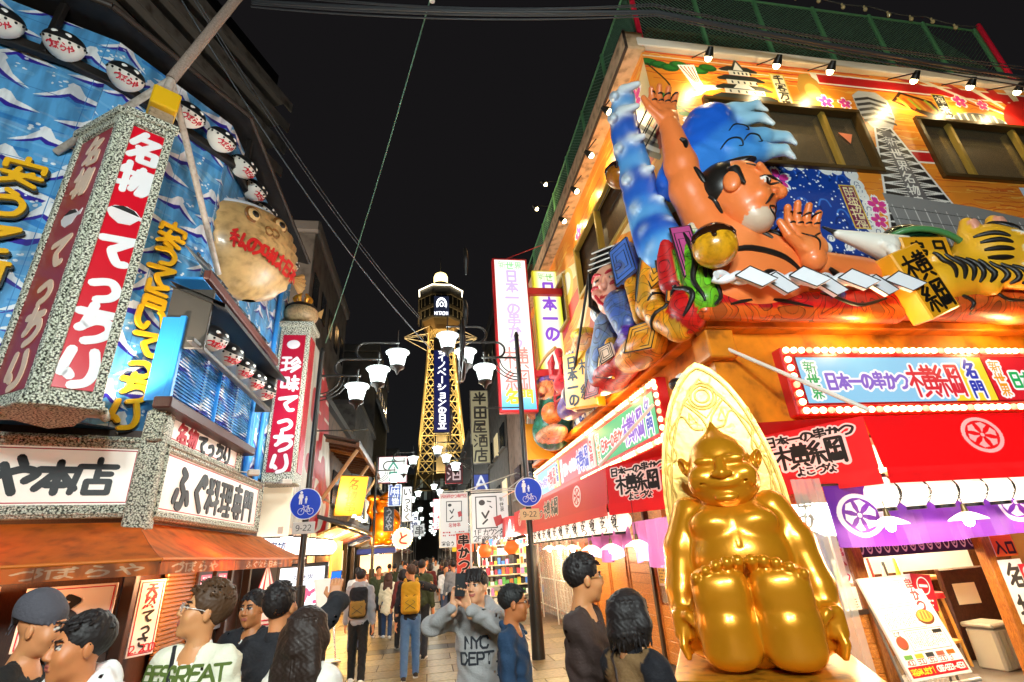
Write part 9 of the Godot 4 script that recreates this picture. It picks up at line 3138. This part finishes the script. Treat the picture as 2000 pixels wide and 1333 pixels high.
func backpack(label: String,at: Vector3,turn: float,h: String,trim: String,k: float) -> void:
	var o := thing("backpack",label,"backpack",at,turn)
	var f := field(0.016)
	f.block(V3(0,0,-0.02),V3(0.15,0.235,0.085)*k,0.07,h,0.02)
	f.block(V3(0,-0.09,-0.1),V3(0.12,0.12,0.05)*k,0.04,trim,0.012)
	f.ripple = 0.004
	solid(o,"pack",[f],cloth_m)
	for e in [-1.0,1.0]:
		var m := MB.new()
		m.tube(spline([V3(e*0.07,0.2,0.05),V3(e*0.1,0.28,0.12),V3(e*0.12,0.2,0.22),V3(e*0.13,0.0,0.24)],4),0.02,8)
		part(o,"strap",m,mat(trim if trim != "8a6a2c" else "15151a",0.7))
	var c := MB.new()
	for e in [-1.0,1.0]: c.tube([V3(e*0.08,0.05,-0.115*k),V3(-e*0.08,-0.06,-0.155*k),V3(e*0.08,-0.16,-0.155*k)],0.005,5)
	part(o,"cord",c,mat("17130f",0.6))
func people() -> void:
	cloth_m = mat("ffffff",0.85,0,{"vc": 1,"bump": "cloth","bs": 0.25,"sc": 5.0})
	skin_m = mat("ffffff",0.5,0,{"vc": 1})
	skin_m.subsurf_scatter_enabled = true
	skin_m.subsurf_scatter_strength = 0.12
	hair_m = mat("ffffff",0.62,0,{"vc": 1})
	var F := 1.0
	person("man in a dark grey knitted hat and black top at the left edge, facing right",{"at": V3(-1.95,0,-3.2),"yaw": 1.5,"h": 1.75,"hy": 0.1,"hp": -0.1,"style": "beanie","hair": "4c4a52","top": "17181b","pants": "1b1b1f","kind": "sweater","under": "17181b"})
	person("short haired man in a white hooded top at the lower left, grinning to the left",{"at": V3(-1.42,0,-2.66),"yaw": -0.15,"h": 1.7,"hy": -0.62,"hp": 0.05,"puff": 0.004,"skin": "c67c4c","top": "efedeb","kind": "hoodie","pants": "24262c","print": [["ANTI",0.03,0.05,1.2,"8a2a5a"]]})
	person("dark haired woman half hidden between the knitted hat and the man in white",{"at": V3(-2.52,0,-4.35),"yaw": 0.35,"h": 1.6,"woman": true,"style": "bob","fringe": true,"top": "141416","pants": "1b1b1f","under": "141416"})
	var rows := []
	for i in 7: rows.append([["BESGREAT","ATVIBES","BESGREA","EATVIBE","BESGREAT","ATVIBES","VIBESGR"][i],0.066,-0.2+0.02*(i % 2),1.38 - i*0.075,"5c6f2e"])
	person("tall man in clear glasses and a green lettered cream sweater, looking up to the left",{"at": V3(-1.15,0,-3.12),"yaw": -0.35,"h": 1.77,"hy": -0.75,"hp": 0.28,"puff": 0.018,"hair": "4a2f1c","skin": "d2915f","top": "e6e3cc","kind": "sweater","pants": "2a2a2e","print": rows,"glasses": "cfc4bc","strap": "17171a","strap_side": -1.0})
	person("man in an open black jacket over a white shirt standing before the lit posters",{"at": V3(-1.28,0,-4.46),"yaw": -0.1,"h": 1.68,"hy": -0.25,"skin": "b97648","top": "191a1e","kind": "jacket","pants": "24262c","print": [["AAA",0.02,-0.05,1.2,"2a2a2a"]]})
	person("dark haired man in black seen from behind, holding up a phone",{"at": V3(-0.86,0,-3.5),"yaw": 2.85,"h": 1.74,"puff": 0.008,"hp": 0.2,"top": "1d1e22","pants": "1c1c20","under": "1d1e22","rh": V3(-0.17,1.62,0.34),"lh": V3(0.02,1.5,0.33),"curl": 0.9,"rp": V3(0.3,0,1),"rd": V3(0,1,0.2)})
	phone("phone with a lit blue screen held up by the man in black",V3(-0.61,1.72,-3.84),V3(-0.2,-0.3,0.05),true)
	person("woman with long dark wavy hair in a cream top, seen from behind",{"at": V3(-0.6,0,-3.0),"yaw": 2.75,"h": 1.64,"woman": true,"style": "long","hair": "2a1812","top": "efe8dc","kind": "sweater","pants": "2a2c34","strap": "3a2012","strap_face": -1.0})
	person("man in a grey hooded top walking away with a black and brown backpack",{"at": V3(-1.15,0,-9.9),"yaw": PI,"h": 1.7,"hy": -0.3,"top": "a3a1a4","kind": "hoodie","pants": "17171a","walk": 0.5,"shoes": "efece6"})
	backpack("black backpack with a brown pocket on the man in the grey hooded top",V3(-1.15,1.2,-9.72),PI,"15151a","8a6a2c",1.0)
	person("man in black with rolled sleeves and jeans walking away with a yellow backpack",{"at": V3(-0.28,0,-9.8),"yaw": PI,"h": 1.72,"hy": 0.6,"hair": "4a3020","top": "1a1a1e","rolled": true,"pants": "4f6f96","walk": -0.6,"under": "1a1a1e","rh": V3(-0.38,1.36,0.4),"shoes": "2a2420"})
	backpack("mustard yellow backpack laced with black cord on the man in jeans",V3(-0.28,1.22,-9.6),PI,"c8921c","d09a20",1.05)
	person("woman in a cream hooded coat and jeans walking away up the street",{"at": V3(-1.02,0,-14.8),"yaw": PI,"h": 1.5,"woman": true,"style": "long","hair": "4a2a1c","top": "ecdcb8","kind": "coat","pants": "2c4468","walk": 0.5,"shoes": "f0ece6","fine": 1.4})
	person("young man in a block lettered grey hooded top raising a phone",{"at": V3(0.4,0,-4.45),"yaw": -0.2,"h": 1.71,"hy": -0.35,"hp": 0.12,"fringe": true,"skin": "dba078","top": "9d9b9a","kind": "hoodie","pants": "20222c","rh": V3(-0.16,1.52,0.32),"lh": V3(-0.02,1.5,0.34),"re": V3(-1,-0.5,0.1),"le": V3(1,-0.6,0.2),"rd": V3(0.2,1,0.1),"ld": V3(-0.25,1,0.1),"lp": V3(-0.6,0,1),"rp": V3(0.6,0,1),"curl": 0.8,"print": [["NYC",0.075,-0.075,1.255,"22242c"],["DEPT.",0.075,-0.11,1.15,"22242c"]]})
	phone("black phone held up in both hands by the young man in grey",V3(0.24,1.64,-4.1),V3(0.1,2.9,0.05),true)
	person("older man in a navy polo shirt and dark rimmed glasses, in profile to the right",{"at": V3(0.58,0,-3.85),"yaw": 1.2,"h": 1.62,"hy": 0.25,"skin": "ba7040","hair": "1c1816","top": "1f3a55","kind": "polo","pants": "24262c","glasses": "4a1a1a","lh": V3(0.24,0.85,0.1)})
	person("tall young man in a dark brown sweatshirt with folded arms, looking right",{"at": V3(0.9,0,-3.15),"yaw": 1.05,"h": 1.79,"hy": 0.55,"puff": 0.006,"skin": "ce8a58","top": "3c2b2a","kind": "sweater","under": "3c2b2a","pants": "17171a","lh": V3(-0.12,1.12,0.2),"rh": V3(0.12,1.1,0.22),"le": V3(0.6,-0.6,0),"re": V3(-0.6,-0.6,0),"glasses": "b08a4a","print": [["AA",0.02,0.05,1.26,"c8c4c0"]]})
	person("woman with a black bob in a brown vest over black, facing the statue",{"at": V3(0.97,0,-2.62),"yaw": 2.0,"h": 1.63,"woman": true,"style": "bob","skin": "d29060","top": "7a5c38","sleeve": "131316","kind": "vest","under": "131316","pants": "1b1b1f","lh": V3(0.1,1.08,0.36),"strap": "2a1810","strap_face": -1.0})
	phone("pale phone held low by the woman in the brown vest",V3(1.32,1.14,-2.78),V3(-0.9,2.6,0.3),false)
	var looks := [["olive green jacket","3d4026","jacket"],["white shirt","e6e2da","tee"],["maroon top","6a2a22","sweater"],["black coat","18181b","coat"],["pale blue shirt","a8b8c8","polo"],["grey sweater","77767a","sweater"]]
	var protos := []
	for i in looks.size():
		protos.append(person("person in %s walking away among the crowd, nearest of those so dressed" % ("an "+looks[i][0] if i == 0 else "a "+looks[i][0]),{"at": [V3(-0.12,0,-11.6),V3(-1.6,0,-13.2),V3(-0.55,0,-12.9),V3(-0.35,0,-16.2),V3(-0.15,0,-14.2),V3(0.7,0,-15.0)][i],"yaw": PI+0.3*(i % 3 - 1),"h": [1.78,1.7,1.6,1.74,1.62,1.68][i],"style": ["short","short","bob","short","long","short"][i],"woman": i % 2 == 0 and i > 0,"top": looks[i][1],"kind": looks[i][2],"pants": ["2a2c34","4a5a78","1c1c20"][i % 3],"walk": [0.5,-0.4,0.5][i % 3],"fine": 1.8,"under": looks[i][1],"group": "people walking in the crowd"}))
	var place := ["second nearest","third nearest","fourth nearest","fifth nearest","sixth nearest","seventh nearest","eighth nearest","ninth nearest","tenth nearest","eleventh nearest","farthest"]
	for i in 66:
		var pr: Node3D = protos[i % 6]
		var n := int(i/6.0)
		var z := -15.2 - n*2.9 - (i % 6)*0.5
		var o := twin(pr,V3(rng.randf_range(-1.7,1.9),0,z),0.0,"person in %s among the crowd, %s of those so dressed" % [("an " if i % 6 == 0 else "a ")+looks[i % 6][0],place[n]],"person")
		o.basis = Basis(Vector3.UP,(PI if rng.randf() < 0.7 else 0.0)+rng.randf_range(-0.3,0.3))*Basis().scaled(Vector3.ONE*rng.randf_range(0.9,1.0))
	var cw := thing("seated_clown_statue","seated shop statue in a red striped shirt and pointed striped hat, gold skinned","statue",V3(-3.05,0,-11.2),1.0)
	var cf := field(0.022)
	var gd := "c8a83a"
	cf.ell(V3(0,1.3,0),V3(0.15,0.18,0.16),gd,0.03)
	cf.ell(V3(0,1.25,0.14),V3(0.05,0.045,0.05),gd,0.02)
	cf.ell(V3(0,0.88,0),V3(0.26,0.32,0.22),"d8d0c8",0.05)
	for e in [-1.0,1.0]:
		cf.chain([V3(e*0.24,1.05,0),V3(e*0.34,0.8,0.1),V3(e*0.2,0.75,0.32)],[0.09,0.085,0.07],"d8d0c8",0.03)
		cf.ell(V3(e*0.16,0.75,0.38),V3(0.07,0.07,0.07),gd,0.02)
		cf.chain([V3(e*0.14,0.55,0.05),V3(e*0.22,0.5,0.4),V3(e*0.22,0.1,0.45)],[0.13,0.12,0.09],gd,0.04)
	solid(cw,"figure",[cf],mat("ffffff",0.4,0,{"vc": 1}))
	for i in 7:
		var m := MB.new()
		m.tube(arc3(V3(0,0.66+i*0.07,0),V3(0.27*cos((i - 3)*0.32),0,0),V3(0,0,0.235*cos((i - 3)*0.32)),0,TAU,22),0.014,6)
		part(cw,"shirt_stripe",m,mat("b02436",0.5))
	part(cw,"hat",C(V3(0,1.42,0),V3(0,1.86,-0.03),0.15,0.02,18),mat("efe9e2",0.5))
	for i in 7:
		var a := TAU*i/7
		part(cw,"hat_stripe",C(V3(cos(a)*0.145,1.43,sin(a)*0.145),V3(cos(a)*0.022,1.84,sin(a)*0.022 - 0.03),0.02,0.005,6),mat("c0283a",0.5))
	var pm := MB.new()
	pm.ball(V3(0,1.88,-0.03),Vector3.ONE*0.045,Basis(),10,7)
	part(cw,"pompom",pm,mat("2a4ab0",0.6))
	var ms := thing("menu_stand","tilted metal menu stand on bowed legs left of the grey hooded man","stand",V3(-2.05,0,-12.0),0.5)
	part(ms,"panel",B(V3(0,1.25,0),V3(0.5,0.7,0.03),0.005,Basis(Vector3.RIGHT,-0.6)),mat("e2e0d8",0.4))
	for e in [-1.0,1.0]:
		var m := MB.new()
		m.tube(spline([V3(e*0.2,1.2,0),V3(e*0.22,0.7,-0.12),V3(e*0.22,0.05,0.1)],5),0.018,8)
		part(ms,"leg",m,mat("c8c8c8",0.25,0.8))
	part(ms,"foot",B(V3(0,0.04,0.08),V3(0.56,0.03,0.4),0.01),mat("9a9a9a",0.3,0.7))
	var bn := thing("vertical_banner","tall narrow red banner with black letters on a pole above the raised phone","banner",V3(0.5,0,-7.6),0.15)
	var bp := Paint.new(self,80,400,HX("e0503a"))
	bp.text("串かつ名物",40,44,64,76,HX("1a1210"),true,1.3,4.0,HX("f2d6c0"))
	var bq := MB.new()
	bq.quad(V3(-0.1,2.12,0),V3(0.09,2.12,0),V3(0.09,1.3,0.02),V3(-0.1,1.3,0.02),Vector3.BACK)
	part(bn,"cloth",bq,tex_mat(bp.im,0.7,0,{"back": "a03020"}))
	part(bn,"pole",C(V3(0.11,0,0),V3(0.11,2.2,0),0.014,-1,8),mat("e6e2da",0.4))
	part(bn,"crossbar",C(V3(-0.12,2.13,0),V3(0.12,2.13,0),0.009,-1,6),mat("e6e2da",0.4))
